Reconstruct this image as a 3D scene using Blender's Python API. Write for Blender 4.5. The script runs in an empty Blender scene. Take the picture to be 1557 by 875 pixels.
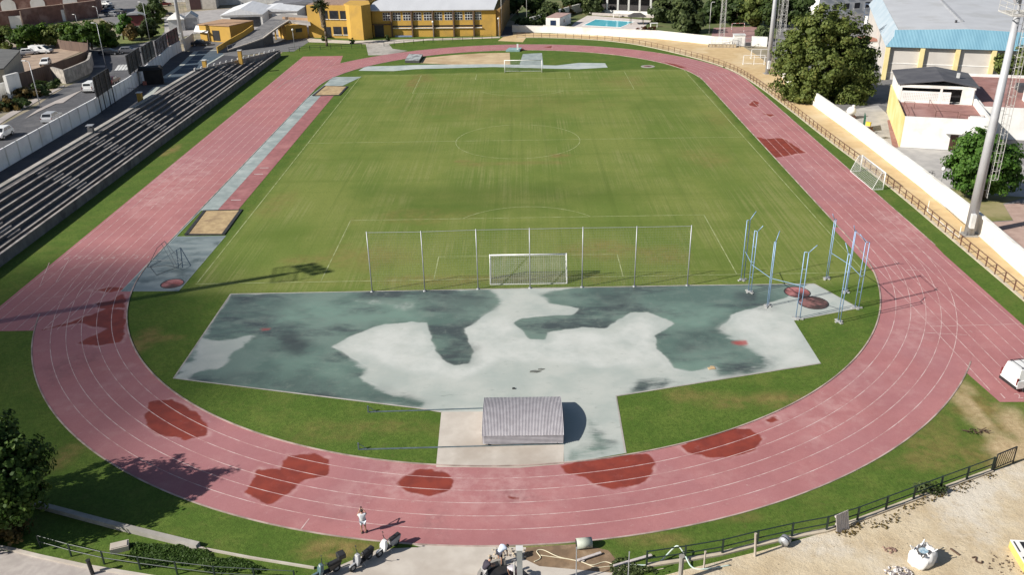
import bpy, math, random
import numpy as np
from mathutils import Vector, Matrix
random.seed(7); RNG = np.random.default_rng(7)
scene = bpy.context.scene
COL = scene.collection
# ------------------------------------------------------------------ camera
CAM_F, CAM_PITCH, CAM_YAW, CAM_ROLL = 1320.73731, 0.44029, -0.01450, 0.02115
CAM_POS = (-0.50162, -76.58909, 35.06576)
PW, PH = 1557.0, 875.0
def cam_axes():
    cp, sp = math.cos(CAM_PITCH), math.sin(CAM_PITCH); cy, sy = math.cos(CAM_YAW), math.sin(CAM_YAW)
    f = np.array([sy*cp, cy*cp, -sp]); r = np.array([cy, -sy, 0.0]); d = np.cross(f, r)
    cr, sr = math.cos(CAM_ROLL), math.sin(CAM_ROLL)
    return cr*r+sr*d, -sr*r+cr*d, f
AX_R, AX_D, AX_F = cam_axes()
cam = bpy.data.cameras.new('camera'); cam_ob = bpy.data.objects.new('camera', cam); COL.objects.link(cam_ob)
cam.sensor_width = 36.0; cam.lens = CAM_F/PW*36.0; cam.clip_start = 0.5; cam.clip_end = 6000
cam_ob.matrix_world = Matrix(((AX_R[0], -AX_D[0], -AX_F[0], CAM_POS[0]), (AX_R[1], -AX_D[1], -AX_F[1], CAM_POS[1]),
                              (AX_R[2], -AX_D[2], -AX_F[2], CAM_POS[2]), (0, 0, 0, 1)))
scene.camera = cam_ob
# ------------------------------------------------------------------ light
SUN_EL, SUN_AZ = math.radians(34.5), math.radians(22.0)     # shadows run towards +x+y at 22 degrees
world = bpy.data.worlds.new('World'); scene.world = world; world.use_nodes = True
wn = world.node_tree; wn.nodes.clear()
sky = wn.nodes.new('ShaderNodeTexSky'); sky.sky_type = 'NISHITA'; sky.sun_disc = False
sky.sun_elevation = SUN_EL
sky.sun_rotation = math.atan2(-math.cos(SUN_AZ), -math.sin(SUN_AZ)) % (2*math.pi)
bg = wn.nodes.new('ShaderNodeBackground'); bg.inputs['Strength'].default_value = 0.055
wo = wn.nodes.new('ShaderNodeOutputWorld')
wn.links.new(sky.outputs[0], bg.inputs[0]); wn.links.new(bg.outputs[0], wo.inputs[0])
sun = bpy.data.lights.new('sun', 'SUN'); sun.energy = 4.8; sun.angle = math.radians(0.53); sun.color = (1.0, 0.95, 0.87)
sun_ob = bpy.data.objects.new('sun', sun); COL.objects.link(sun_ob)
SUN_DIR = Vector((math.cos(SUN_EL)*math.cos(SUN_AZ), math.cos(SUN_EL)*math.sin(SUN_AZ), -math.sin(SUN_EL)))
sun_ob.rotation_euler = SUN_DIR.to_track_quat('-Z', 'Y').to_euler()
sun_ob.location = (-60, -30, 60)
scene.view_settings.view_transform = 'Standard'; scene.view_settings.look = 'None'
scene.view_settings.exposure = 0.55; scene.view_settings.gamma = 1.0
scene.view_settings.use_curve_mapping = False
# ------------------------------------------------------------------ survey of the photograph: a pixel to a point of the ground
PL = 3.3
def sst(a, b, t):
    t = min(1, max(0, (t-a)/(b-a))); return t*t*(3-2*t)
def hz(x, y):
    """height of the promenade and the street behind the stand, running down to the club buildings"""
    return PL*(1-sst(50, 118, y)) if x < -61.3 else 0.0
def G(px, py, z=0.0):
    d = AX_R*((px-PW/2)/CAM_F)+AX_D*((py-PH/2)/CAM_F)+AX_F
    t = (z-CAM_POS[2])/d[2]
    return Vector((CAM_POS[0]+t*d[0], CAM_POS[1]+t*d[1], z))
def GL(px, py):
    z = 1.5
    for i in range(40):
        p = G(px, py, z); z = 0.5*z+0.5*(PL*(1-sst(50, 118, p.y)))
    return G(px, py, z)
def PX(p):
    q = np.array([p[0]-CAM_POS[0], p[1]-CAM_POS[1], p[2]-CAM_POS[2]])
    k = q@AX_F
    return PW/2+CAM_F*(q@AX_R)/k, PH/2+CAM_F*(q@AX_D)/k
def HT(base, py):
    """height over base at which a vertical line reaches image row py"""
    lo, hi = -2.0, 60.0
    for i in range(50):
        m = (lo+hi)/2
        if PX((base[0], base[1], base[2]+m))[1] > py: lo = m
        else: hi = m
    return (lo+hi)/2
# ------------------------------------------------------------------ objects
def tag(o, label=None, cat=None, group=None, kind=None):
    if label: o['label'] = label
    if cat: o['category'] = cat
    if group: o['group'] = group
    if kind: o['kind'] = kind
    return o
def thing(name, label, cat, loc=(0, 0, 0), rz=0.0, group=None):
    o = bpy.data.objects.new(name, None); COL.objects.link(o)
    o.location = loc; o.rotation_euler = (0, 0, rz); o.empty_display_size = 0.3
    return tag(o, label, cat, group)
def inv_of(root):
    m = Matrix.Identity(4)
    while root is not None:
        m = Matrix.Translation(root.location) @ root.rotation_euler.to_matrix().to_4x4() @ m
        root = root.parent
    return m.inverted()
class MB:
    def __init__(s): s.v = []; s.f = []; s.m = []
    def add(s, vs, fs, mi=0):
        n = len(s.v); s.v += [tuple(v) for v in vs]
        for f in fs: s.f.append(tuple(n+i for i in f)); s.m.append(mi)
        return s
    def box(s, x0, y0, z0, x1, y1, z1, mi=0):
        return s.add([(x0,y0,z0),(x1,y0,z0),(x1,y1,z0),(x0,y1,z0),(x0,y0,z1),(x1,y0,z1),(x1,y1,z1),(x0,y1,z1)],
                     [(3,2,1,0),(4,5,6,7),(0,1,5,4),(1,2,6,5),(2,3,7,6),(3,0,4,7)], mi)
    def obox(s, c, size, rz=0.0, mi=0):
        ca, sa = math.cos(rz), math.sin(rz); hx, hy, h = size[0]/2, size[1]/2, size[2]
        P = [(-hx,-hy),(hx,-hy),(hx,hy),(-hx,hy)]
        P = [(c[0]+x*ca-y*sa, c[1]+x*sa+y*ca) for x, y in P]
        return s.prism(P, c[2], c[2]+h, mi)
    def prism(s, poly, z0, z1, mi=0, mtop=None):
        n = len(poly); A = sum(poly[i][0]*poly[(i+1) % n][1]-poly[(i+1) % n][0]*poly[i][1] for i in range(n))
        if A < 0: poly = poly[::-1]
        vs = [(p[0], p[1], z0) for p in poly]+[(p[0], p[1], z1) for p in poly]
        s.add(vs, [tuple(range(n-1, -1, -1))]+[(i, (i+1) % n, n+(i+1) % n, n+i) for i in range(n)], mi)
        s.f.append(tuple(len(s.v)-n+i for i in range(n))); s.m.append(mi if mtop is None else mtop)
        return s
    def hexa(s, b, t, mi=0):
        """box from four bottom and four top points (counter-clockwise seen from above)"""
        return s.add(list(b)+list(t), [(3,2,1,0),(4,5,6,7),(0,1,5,4),(1,2,6,5),(2,3,7,6),(3,0,4,7)], mi)
    def quad(s, a, b, c, d, mi=0): return s.add([a, b, c, d], [(0,1,2,3)], mi)
    def poly(s, pts, mi=0): return s.add(pts, [tuple(range(len(pts)))], mi)
    def sheet(s, poly, z, mi=0):
        n = len(poly); A = sum(poly[i][0]*poly[(i+1) % n][1]-poly[(i+1) % n][0]*poly[i][1] for i in range(n))
        if A < 0: poly = poly[::-1]
        return s.add([(p[0], p[1], z) for p in poly], [tuple(range(n))], mi)
    def tube(s, p, q, r, n=6, r2=None, mi=0, caps=True):
        p, q = Vector(p), Vector(q); d = q-p
        if d.length < 1e-6: return s
        d.normalize(); a = d.orthogonal().normalized(); b = d.cross(a); r2 = r if r2 is None else r2
        vs = [p+(a*math.cos(t)+b*math.sin(t))*r for t in [2*math.pi*i/n for i in range(n)]]
        vs += [q+(a*math.cos(t)+b*math.sin(t))*r2 for t in [2*math.pi*i/n for i in range(n)]]
        fs = [(i, (i+1) % n, n+(i+1) % n, n+i) for i in range(n)]
        if caps: fs += [tuple(range(n-1, -1, -1)), tuple(range(n, 2*n))]
        return s.add(vs, fs, mi)
    def path(s, pts, r, n=6, mi=0):
        for a, b in zip(pts[:-1], pts[1:]): s.tube(a, b, r, n, mi=mi)
        return s
    def curve(s, pts, r, n=7, mi=0):
        P = [Vector(p) for p in pts]; m = len(P); vs = []; prev = None
        for i in range(m):
            d = (P[min(i+1, m-1)]-P[max(i-1, 0)]).normalized()
            a = d.orthogonal().normalized() if prev is None else (prev-d*prev.dot(d)).normalized()
            prev = a; b = d.cross(a); vs += [P[i]+(a*math.cos(t)+b*math.sin(t))*r for t in [2*math.pi*k/n for k in range(n)]]
        fs = [(i*n+k, i*n+(k+1) % n, (i+1)*n+(k+1) % n, (i+1)*n+k) for i in range(m-1) for k in range(n)]
        return s.add(vs, fs+[tuple(range(n-1, -1, -1)), tuple(range((m-1)*n, m*n))], mi)
    def strip(s, pts, w, z, mi=0, closed=False):
        P = [Vector((p[0], p[1])) for p in pts]; n = len(P); L = []; R = []
        for i in range(n):
            if closed: d = P[(i+1) % n]-P[i-1]
            else: d = P[min(i+1, n-1)]-P[max(i-1, 0)]
            d.normalize(); nn = Vector((-d.y, d.x))*w/2
            L.append(P[i]+nn); R.append(P[i]-nn)
        zz = z if callable(z) else (lambda x, y: z)
        vs = [(p.x, p.y, zz(p.x, p.y)) for p in L]+[(p.x, p.y, zz(p.x, p.y)) for p in R]
        m = n if closed else n-1
        return s.add(vs, [(n+i, n+(i+1) % n, (i+1) % n, i) for i in range(m)], mi)
    def wall(s, pts, th, z0, z1, mi=0):
        """upright wall along a polyline; z0 / z1 numbers or functions of (x, y)"""
        P = [Vector((p[0], p[1])) for p in pts]; n = len(P); L = []; R = []
        for i in range(n):
            d = P[min(i+1, n-1)]-P[max(i-1, 0)]; d.normalize(); nn = Vector((-d.y, d.x))*th/2
            L.append(P[i]+nn); R.append(P[i]-nn)
        f0 = z0 if callable(z0) else (lambda x, y: z0); f1 = z1 if callable(z1) else (lambda x, y: z1)
        vs = []
        for i in range(n):
            a, b = f0(P[i].x, P[i].y), f1(P[i].x, P[i].y)
            vs += [(L[i].x, L[i].y, a), (L[i].x, L[i].y, b), (R[i].x, R[i].y, b), (R[i].x, R[i].y, a)]
        fs = [(0,1,2,3), tuple(4*(n-1)+k for k in (3,2,1,0))]
        for i in range(n-1):
            a, b = 4*i, 4*i+4
            fs += [(a, b, b+1, a+1), (a+1, b+1, b+2, a+2), (a+2, b+2, b+3, a+3)]
        return s.add(vs, fs, mi)
    def ell(s, c, r, nu=12, nv=8, mi=0, lump=0.0, rz=0.0):
        vs = []; fs = []
        ca, sa = math.cos(rz), math.sin(rz)
        for j in range(nv+1):
            t = math.pi*j/nv
            for i in range(nu):
                u = 2*math.pi*i/nu; k = 1+lump*(random.random()*2-1)
                x, y, z = r[0]*math.sin(t)*math.cos(u)*k, r[1]*math.sin(t)*math.sin(u)*k, r[2]*math.cos(t)*k
                vs.append((c[0]+x*ca-y*sa, c[1]+x*sa+y*ca, c[2]+z))
        for j in range(nv):
            for i in range(nu): fs.append((j*nu+i, (j+1)*nu+i, (j+1)*nu+(i+1) % nu, j*nu+(i+1) % nu))
        return s.add(vs, fs, mi)
    def build(s, name, mats, parent=None, smooth=False, local=False, bevel=0):
        me = bpy.data.meshes.new(name)
        vs = s.v
        if parent is not None and not local:
            m = inv_of(parent); vs = [m @ Vector(v) for v in vs]
        me.from_pydata([tuple(v) for v in vs], [], s.f); me.update()
        for m in (mats if isinstance(mats, (list, tuple)) else [mats]): me.materials.append(m)
        me.polygons.foreach_set('material_index', s.m)
        if smooth: me.polygons.foreach_set('use_smooth', [True]*len(s.f))
        o = bpy.data.objects.new(name, me); COL.objects.link(o)
        if parent is not None: o.parent = parent
        if bevel:
            b = o.modifiers.new('bevel', 'BEVEL'); b.width = bevel; b.segments = 2; b.limit_method = 'ANGLE'
        return o
def root_mesh(o, loc):
    """move a top-level mesh's origin to loc"""
    o.data.transform(Matrix.Translation(-Vector(loc))); o.location = loc; return o
# ------------------------------------------------------------------ materials
def nodes_of(m):
    m.use_nodes = True; nt = m.node_tree; nt.nodes.clear()
    out = nt.nodes.new('ShaderNodeOutputMaterial'); b = nt.nodes.new('ShaderNodeBsdfPrincipled')
    nt.links.new(b.outputs[0], out.inputs[0]); return nt, b, out
def noise(nt, scale, detail=4, stretch=(1, 1, 1), rough=0.55, seed=0.0):
    tc = nt.nodes.new('ShaderNodeTexCoord'); mp = nt.nodes.new('ShaderNodeMapping')
    mp.inputs['Scale'].default_value = stretch; mp.inputs['Location'].default_value = (seed, seed*1.7, seed*0.3)
    n = nt.nodes.new('ShaderNodeTexNoise'); n.inputs['Scale'].default_value = scale
    n.inputs['Detail'].default_value = detail; n.inputs['Roughness'].default_value = rough
    nt.links.new(tc.outputs['Object'], mp.inputs[0]); nt.links.new(mp.outputs[0], n.inputs['Vector'])
    return n.outputs[0]
def ramp(nt, fac, a, b):
    r = nt.nodes.new('ShaderNodeMapRange'); r.inputs['From Min'].default_value = a; r.inputs['From Max'].default_value = b
    r.interpolation_type = 'SMOOTHSTEP'; nt.links.new(fac, r.inputs['Value']); return r.outputs[0]
def mix(nt, fac, a, b):
    m = nt.nodes.new('ShaderNodeMix'); m.data_type = 'RGBA'
    if isinstance(fac, (int, float)): m.inputs[0].default_value = fac
    else: nt.links.new(fac, m.inputs[0])
    for k, c in ((6, a), (7, b)):
        if isinstance(c, (tuple, list)): m.inputs[k].default_value = (c[0], c[1], c[2], 1)
        else: nt.links.new(c, m.inputs[k])
    return m.outputs[2]
def mul(nt, a, b, op='MULTIPLY'):
    m = nt.nodes.new('ShaderNodeMath'); m.operation = op
    for k, c in ((0, a), (1, b)):
        if isinstance(c, (int, float)): m.inputs[k].default_value = c
        else: nt.links.new(c, m.inputs[k])
    return m.outputs[0]
def attr(nt, name):
    a = nt.nodes.new('ShaderNodeAttribute'); a.attribute_name = name; return a.outputs['Fac']
def bump(nt, b, h, strength=0.3, dist=0.02):
    n = nt.nodes.new('ShaderNodeBump'); n.inputs['Strength'].default_value = strength; n.inputs['Distance'].default_value = dist
    nt.links.new(h, n.inputs['Height']); nt.links.new(n.outputs[0], b.inputs['Normal'])
MATS = {}
def M(name, c1, c2=None, scale=2.0, rough=0.8, metal=0.0, bmp=0.0, c3=None, scale3=0.15, lo=0.35, hi=0.65, stretch=(1, 1, 1)):
    """painted or raw surface: base colour, finer blotches c2, broad wear c3"""
    if name in MATS: return MATS[name]
    m = bpy.data.materials.new(name); nt, b, out = nodes_of(m)
    b.inputs['Roughness'].default_value = rough; b.inputs['Metallic'].default_value = metal
    if c2 is None: c2 = tuple(x*0.82 for x in c1)
    n1 = noise(nt, scale, 5, stretch)
    col = mix(nt, ramp(nt, n1, lo, hi), c1, c2)
    if c3 is not None: col = mix(nt, ramp(nt, noise(nt, scale3, 5, (1, 1, 1), 0.6, 3.0), 0.48, 0.68), col, c3)
    nt.links.new(col, b.inputs['Base Color'])
    if bmp: bump(nt, b, n1, bmp, 0.03)
    MATS[name] = m; return m
# ------------------------------------------------------------------ fields painted on the ground sheets (stains, worn grass, some shade and glare)
def sdf(P, poly):
    """signed distance (inside > 0) of points P (n,2) to a polygon"""
    Q = np.array([(p[0], p[1]) for p in poly]); n = len(Q); d = np.full(len(P), 1e9); ins = np.zeros(len(P), bool)
    for i in range(n):
        a, b = Q[i], Q[(i+1) % n]; e = b-a; w = P-a
        t = np.clip((w@e)/(e@e+1e-12), 0, 1); r = w-np.outer(t, e); d = np.minimum(d, np.hypot(r[:, 0], r[:, 1]))
        c = ((a[1] <= P[:, 1]) != (b[1] <= P[:, 1]))
        with np.errstate(divide='ignore', invalid='ignore'):
            xx = a[0]+(P[:, 1]-a[1])*(b[0]-a[0])/(b[1]-a[1]+1e-12)
        ins ^= c & (P[:, 0] < xx)
    return np.where(ins, d, -d)
def vnoise(P, s, seed=0):
    """cheap value noise 0..1"""
    rs = np.random.default_rng(seed); T = rs.random((256, 256))
    q = P/s; i = np.floor(q).astype(int); f = q-i; f = f*f*(3-2*f)
    a = T[i[:, 0] % 256, i[:, 1] % 256]; b = T[(i[:, 0]+1) % 256, i[:, 1] % 256]
    c = T[i[:, 0] % 256, (i[:, 1]+1) % 256]; d = T[(i[:, 0]+1) % 256, (i[:, 1]+1) % 256]
    return (a*(1-f[:, 0])+b*f[:, 0])*(1-f[:, 1])+(c*(1-f[:, 0])+d*f[:, 0])*f[:, 1]
def fbm(P, s, seed=0):
    return (vnoise(P, s, seed)+0.5*vnoise(P, s/2.1, seed+1)+0.25*vnoise(P, s/4.3, seed+2)+0.12*vnoise(P, s/9, seed+3))/1.87
def stain(P, polys, soft=0.3, jit=0.5, seed=0):
    v = np.zeros(len(P)); nz = (fbm(P, 1.6, seed)-0.5)*2*jit
    for pl in polys:
        k = 1.0
        if len(pl) == 2 and isinstance(pl[1], float): pl, k = pl
        w = [G(*p) for p in pl]
        v = np.maximum(v, k*np.clip(((sdf(P, w)+nz)/soft)+0.5, 0, 1))
    return v
def set_attr(o, name, vals):
    a = o.data.attributes.new(name, 'FLOAT', 'POINT'); a.data.foreach_set('value', np.asarray(vals, dtype=np.float32))
def grid_mesh(name, X, Y, zf, mat_, keep=None):
    """sheet over a rectangular net of points; keep(cx, cy) selects the cells"""
    nx, ny = len(X), len(Y); XX, YY = np.meshgrid(X, Y); P = np.stack([XX.ravel(), YY.ravel()], 1)
    Z = zf(P)
    idx = np.arange(nx*ny).reshape(ny, nx)
    F = np.stack([idx[:-1, :-1].ravel(), idx[:-1, 1:].ravel(), idx[1:, 1:].ravel(), idx[1:, :-1].ravel()], 1)
    if keep is not None:
        C = P[F].mean(1); F = F[keep(C)]
        used = np.unique(F); mp = -np.ones(nx*ny, int); mp[used] = np.arange(len(used)); F = mp[F]; P = P[used]; Z = Z[used]
    me = bpy.data.meshes.new(name)
    me.from_pydata([tuple(r) for r in np.column_stack([P, Z]).tolist()], [], F.tolist()); me.update()
    me.materials.append(mat_); o = bpy.data.objects.new(name, me); COL.objects.link(o)
    return o, P
def inside_keep(poly):
    return lambda C: sdf(C, poly) > 0
def fill(name, poly, step, z, mat_):
    """finely meshed sheet that fills a polygon exactly (grid inside, clipped at the border by bisecting)"""
    import bmesh
    xs = [p[0] for p in poly]; ys = [p[1] for p in poly]
    bm = bmesh.new(); vs = [bm.verts.new((p[0], p[1], z)) for p in poly]; f = bm.faces.new(vs)
    f.normal_update()
    if f.normal.z < 0: f.normal_flip()
    bmesh.ops.triangulate(bm, faces=bm.faces[:])
    x = min(xs)+step
    while x < max(xs):
        bmesh.ops.bisect_plane(bm, geom=bm.verts[:]+bm.edges[:]+bm.faces[:], plane_co=(x, 0, 0), plane_no=(1, 0, 0)); x += step
    y = min(ys)+step
    while y < max(ys):
        bmesh.ops.bisect_plane(bm, geom=bm.verts[:]+bm.edges[:]+bm.faces[:], plane_co=(0, y, 0), plane_no=(0, 1, 0)); y += step
    me = bpy.data.meshes.new(name); bm.to_mesh(me); bm.free(); me.materials.append(mat_)
    o = bpy.data.objects.new(name, me); COL.objects.link(o)
    P = np.zeros(len(me.vertices)*3); me.vertices.foreach_get('co', P); P = P.reshape(-1, 3)[:, :2]
    return o, P
# ------------------------------------------------------------------ ground materials
def mat_grass():
    m = bpy.data.materials.new('turf'); nt, b, out = nodes_of(m); b.inputs['Roughness'].default_value = 0.9
    b.inputs['Specular IOR Level'].default_value = 0.15
    lush_shade = mix(nt, ramp(nt, noise(nt, 0.35, 6, (1, 1, 1), 0.65), 0.35, 0.65), (0.070, 0.126, 0.019), (0.106, 0.158, 0.028))  # verge turf in its own full green
    lush_shade = mix(nt, ramp(nt, noise(nt, 5, 3, (1, 1, 1), 0.7, 9.0), 0.3, 0.75), lush_shade, (0.052, 0.090, 0.014))
    lush_shade = mix(nt, mul(nt, ramp(nt, noise(nt, 0.28, 6, (1, 1, 1), 0.7, 19.0), 0.48, 0.72), 0.38), lush_shade, (0.150, 0.155, 0.040))
    lush_shade = mix(nt, mul(nt, ramp(nt, noise(nt, 1.4, 5, (1, 1, 1), 0.7, 29.0), 0.55, 0.72), 0.22), lush_shade, (0.175, 0.145, 0.055))
    pit = mix(nt, ramp(nt, noise(nt, 0.10, 5, (1, 0.6, 1), 0.6, 2.0), 0.35, 0.65), (0.118, 0.164, 0.033), (0.170, 0.200, 0.050))
    streak = ramp(nt, noise(nt, 4.2, 3, (1, 0.012, 1), 0.55, 5.0), 0.42, 0.66)
    pit = mix(nt, mul(nt, streak, mul(nt, ramp(nt, noise(nt, 0.12, 4, (1, 1, 1), 0.6, 41.0), 0.38, 0.72), 0.55)), pit, (0.250, 0.250, 0.100))
    pit = mix(nt, mul(nt, ramp(nt, noise(nt, 1.1, 3, (1, 0.010, 1), 0.6, 15.0), 0.52, 0.72), 0.35), pit, (0.082, 0.120, 0.021))
    pit = mix(nt, mul(nt, ramp(nt, noise(nt, 0.35, 4, (0.03, 1, 1), 0.6, 52.0), 0.46, 0.66), 0.2), pit, (0.070, 0.110, 0.016))
    pit = mix(nt, mul(nt, ramp(nt, noise(nt, 4.5, 4, (1, 1, 1), 0.75, 25.0), 0.42, 0.8), 0.5), pit, (0.066, 0.098, 0.017))
    col = mix(nt, attr(nt, 'pitch'), lush_shade, pit)
    col = mix(nt, attr(nt, 'lush_shade'), col, (0.060, 0.108, 0.016))  # darker green for rich spots and for painted cloud shade
    dryc = mix(nt, ramp(nt, noise(nt, 1.5, 5), 0.3, 0.7), (0.225, 0.175, 0.062), (0.150, 0.115, 0.040))
    col = mix(nt, mul(nt, attr(nt, 'dry'), ramp(nt, noise(nt, 0.9, 6, (1, 1, 1), 0.7, 4.0), 0.25, 0.62)), col, dryc)
    bare = mix(nt, ramp(nt, noise(nt, 2.5, 5), 0.3, 0.7), (0.48, 0.37, 0.22), (0.34, 0.25, 0.14))
    col = mix(nt, attr(nt, 'bare'), col, bare)
    nt.links.new(col, b.inputs['Base Color']); bump(nt, b, noise(nt, 9, 4, (1, 1, 1), 0.7), 0.7, 0.06); return m
def mat_track():
    m = bpy.data.materials.new('tartan'); nt, b, out = nodes_of(m); b.inputs['Specular IOR Level'].default_value = 0.25
    c = mix(nt, ramp(nt, noise(nt, 0.22, 6, (1, 1, 1), 0.65), 0.35, 0.65), (0.385, 0.168, 0.168), (0.325, 0.136, 0.138))
    c = mix(nt, mul(nt, ramp(nt, noise(nt, 0.07, 4, (1, 1, 1), 0.6, 27.0), 0.42, 0.62), 0.6), c, (0.315, 0.145, 0.158))
    c = mix(nt, mul(nt, ramp(nt, noise(nt, 0.5, 7, (1, 1, 1), 0.7, 7.0), 0.50, 0.72), 0.35), c, (0.43, 0.25, 0.24))
    c = mix(nt, mul(nt, ramp(nt, noise(nt, 1.3, 6, (1, 1, 1), 0.7, 12.0), 0.52, 0.75), 0.35), c, (0.27, 0.105, 0.110))
    c = mix(nt, mul(nt, ramp(nt, noise(nt, 14, 3, (1, 1, 1), 0.6, 2.0), 0.4, 0.7), 0.22), c, (0.24, 0.085, 0.085))
    c = mix(nt, mul(nt, attr(nt, 'pale'), mul(nt, ramp(nt, noise(nt, 0.9, 6, (1, 1, 1), 0.7, 31.0), 0.38, 0.68), 0.6)), c, (0.47, 0.29, 0.28))
    c = mix(nt, mul(nt, ramp(nt, noise(nt, 2.2, 6, (1, 1, 1), 0.8, 61.0), 0.61, 0.70), 0.5), c, (0.46, 0.32, 0.30))
    c = mix(nt, mul(nt, attr(nt, 'scuff'), ramp(nt, noise(nt, 1.2, 6, (1, 1, 1), 0.75, 35.0), 0.35, 0.65)), c, (0.16, 0.075, 0.08))
    wn_ = noise(nt, 0.9, 4, (1, 1, 1), 0.5, 71.0)
    wet = ramp(nt, mul(nt, attr(nt, 'wet'), mul(nt, mul(nt, wn_, 0.5, 'SUBTRACT'), 0.75), 'ADD'), 0.41, 0.60)
    tide = ramp(nt, mul(nt, attr(nt, 'wet'), mul(nt, mul(nt, wn_, 0.5, 'SUBTRACT'), 0.75), 'ADD'), 0.08, 0.42)
    c = mix(nt, mul(nt, mul(nt, tide, ramp(nt, noise(nt, 0.6, 5, (1, 1, 1), 0.65, 73.0), 0.42, 0.62)), 0.55), c, (0.47, 0.30, 0.29))
    wc = mix(nt, ramp(nt, noise(nt, 0.8, 5), 0.35, 0.65), (0.235, 0.046, 0.030), (0.175, 0.036, 0.026))
    c = mix(nt, mul(nt, wet, ramp(nt, noise(nt, 1.1, 6, (1, 1, 1), 0.7, 75.0), 0.0, 0.42)), c, wc)
    nt.links.new(c, b.inputs['Base Color'])
    r = nt.nodes.new('ShaderNodeMapRange'); r.inputs['To Min'].default_value = 0.85; r.inputs['To Max'].default_value = 0.55
    nt.links.new(wet, r.inputs['Value']); nt.links.new(r.outputs[0], b.inputs['Roughness'])
    bump(nt, b, noise(nt, 30, 3), 0.25, 0.01); return m
def mat_court():
    m = bpy.data.materials.new('worn_court'); nt, b, out = nodes_of(m); b.inputs['Specular IOR Level'].default_value = 0.35
    pale = mix(nt, ramp(nt, noise(nt, 0.3, 6), 0.35, 0.65), (0.405, 0.425, 0.395), (0.330, 0.365, 0.340))
    pale = mix(nt, mul(nt, ramp(nt, noise(nt, 1.1, 6, (0.35, 1, 1), 0.7, 8.0), 0.54, 0.72), 0.35), pale, (0.27, 0.32, 0.30))
    pale = mix(nt, mul(nt, ramp(nt, noise(nt, 2.6, 6, (0.3, 1, 1), 0.8, 3.0), 0.585, 0.70), 0.75), pale, (0.20, 0.225, 0.205))
    gr = mix(nt, ramp(nt, noise(nt, 0.22, 5, (1, 1, 1), 0.5, 6.0), 0.40, 0.62), (0.092, 0.140, 0.118), (0.140, 0.195, 0.165))
    gr = mix(nt, ramp(nt, noise(nt, 0.24, 6, (0.5, 1.3, 1), 0.6, 17.0), 0.47, 0.63), gr, (0.056, 0.070, 0.069))
    gr = mix(nt, mul(nt, ramp(nt, noise(nt, 0.6, 7, (0.5, 1, 1), 0.7, 117.0), 0.5, 0.68), 0.5), gr, (0.17, 0.21, 0.18))
    gr = mix(nt, mul(nt, attr(nt, 'teal'), ramp(nt, noise(nt, 0.5, 5, (0.6, 1, 1), 0.65, 57.0), 0.2, 0.6)), gr, (0.150, 0.225, 0.185))
    cn = noise(nt, 0.9, 6, (1, 1, 1), 0.62, 81.0)
    wetf = ramp(nt, mul(nt, attr(nt, 'wet'), mul(nt, mul(nt, cn, 0.5, 'SUBTRACT'), 0.42), 'ADD'), 0.36, 0.62)
    rim = ramp(nt, mul(nt, attr(nt, 'wet'), mul(nt, mul(nt, cn, 0.5, 'SUBTRACT'), 0.42), 'ADD'), 0.20, 0.46)
    pale = mix(nt, mul(nt, mul(nt, rim, ramp(nt, noise(nt, 0.25, 4, (1, 1, 1), 0.6, 88.0), 0.45, 0.65)), 0.35), pale, (0.50, 0.515, 0.485))
    pale = mix(nt, mul(nt, ramp(nt, noise(nt, 0.45, 7, (1, 1, 1), 0.75, 91.0), 0.52, 0.60), 0.35), pale, (0.36, 0.385, 0.355))
    gr = mix(nt, mul(nt, ramp(nt, noise(nt, 1.7, 6, (1, 1, 1), 0.75, 95.0), 0.5, 0.7), 0.35), gr, (0.20, 0.235, 0.20))
    softf = ramp(nt, mul(nt, attr(nt, 'wetsoft'), mul(nt, mul(nt, noise(nt, 0.8, 7, (0.4, 1.3, 1), 0.7, 121.0), 0.5, 'SUBTRACT'), 0.9), 'ADD'), 0.25, 0.8)
    sm_ = nt.nodes.new('ShaderNodeMix'); nt.links.new(attr(nt, 'softedge'), sm_.inputs[0]); nt.links.new(wetf, sm_.inputs[2]); nt.links.new(softf, sm_.inputs[3]); wetf = sm_.outputs[0]
    wetf = mul(nt, wetf, mul(nt, attr(nt, 'wet'), 0.25, 'ADD')); wetf = ramp(nt, wetf, 0.0, 1.0)
    c = mix(nt, mul(nt, attr(nt, 'white'), ramp(nt, noise(nt, 0.35, 6, (1, 1, 1), 0.65, 77.0), 0.2, 0.75)), pale, (0.53, 0.54, 0.515))
    c = mix(nt, wetf, c, gr)
    c = mix(nt, mul(nt, attr(nt, 'dark'), ramp(nt, noise(nt, 0.5, 5, (1, 1, 1), 0.65, 99.0), 0.25, 0.6)), c, (0.040, 0.044, 0.046))
    c = mix(nt, attr(nt, 'red'), c, (0.33, 0.055, 0.05))
    nt.links.new(c, b.inputs['Base Color'])
    r = nt.nodes.new('ShaderNodeMapRange'); r.inputs['To Min'].default_value = 0.75; r.inputs['To Max'].default_value = 0.34
    nt.links.new(attr(nt, 'wet'), r.inputs['Value']); nt.links.new(r.outputs[0], b.inputs['Roughness'])
    bump(nt, b, noise(nt, 6, 4), 0.12, 0.01); return m
def mat_line(name, c, under, keep=0.5):
    """worn paint: the colour breaks up and the surface below shows"""
    m = bpy.data.materials.new(name); nt, b, out = nodes_of(m); b.inputs['Roughness'].default_value = 0.8
    f = ramp(nt, noise(nt, 0.8, 6, (1, 1, 1), 0.75), keep-0.16, keep+0.16)
    nt.links.new(mix(nt, f, c, under), b.inputs['Base Color']); return m
TURF, TARTAN, COURT = mat_grass(), mat_track(), mat_court()
ASPH = M('asphalt', (0.085, 0.085, 0.092), (0.060, 0.060, 0.066), 1.5, 0.85, c3=(0.125, 0.122, 0.125), bmp=0.1)
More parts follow.
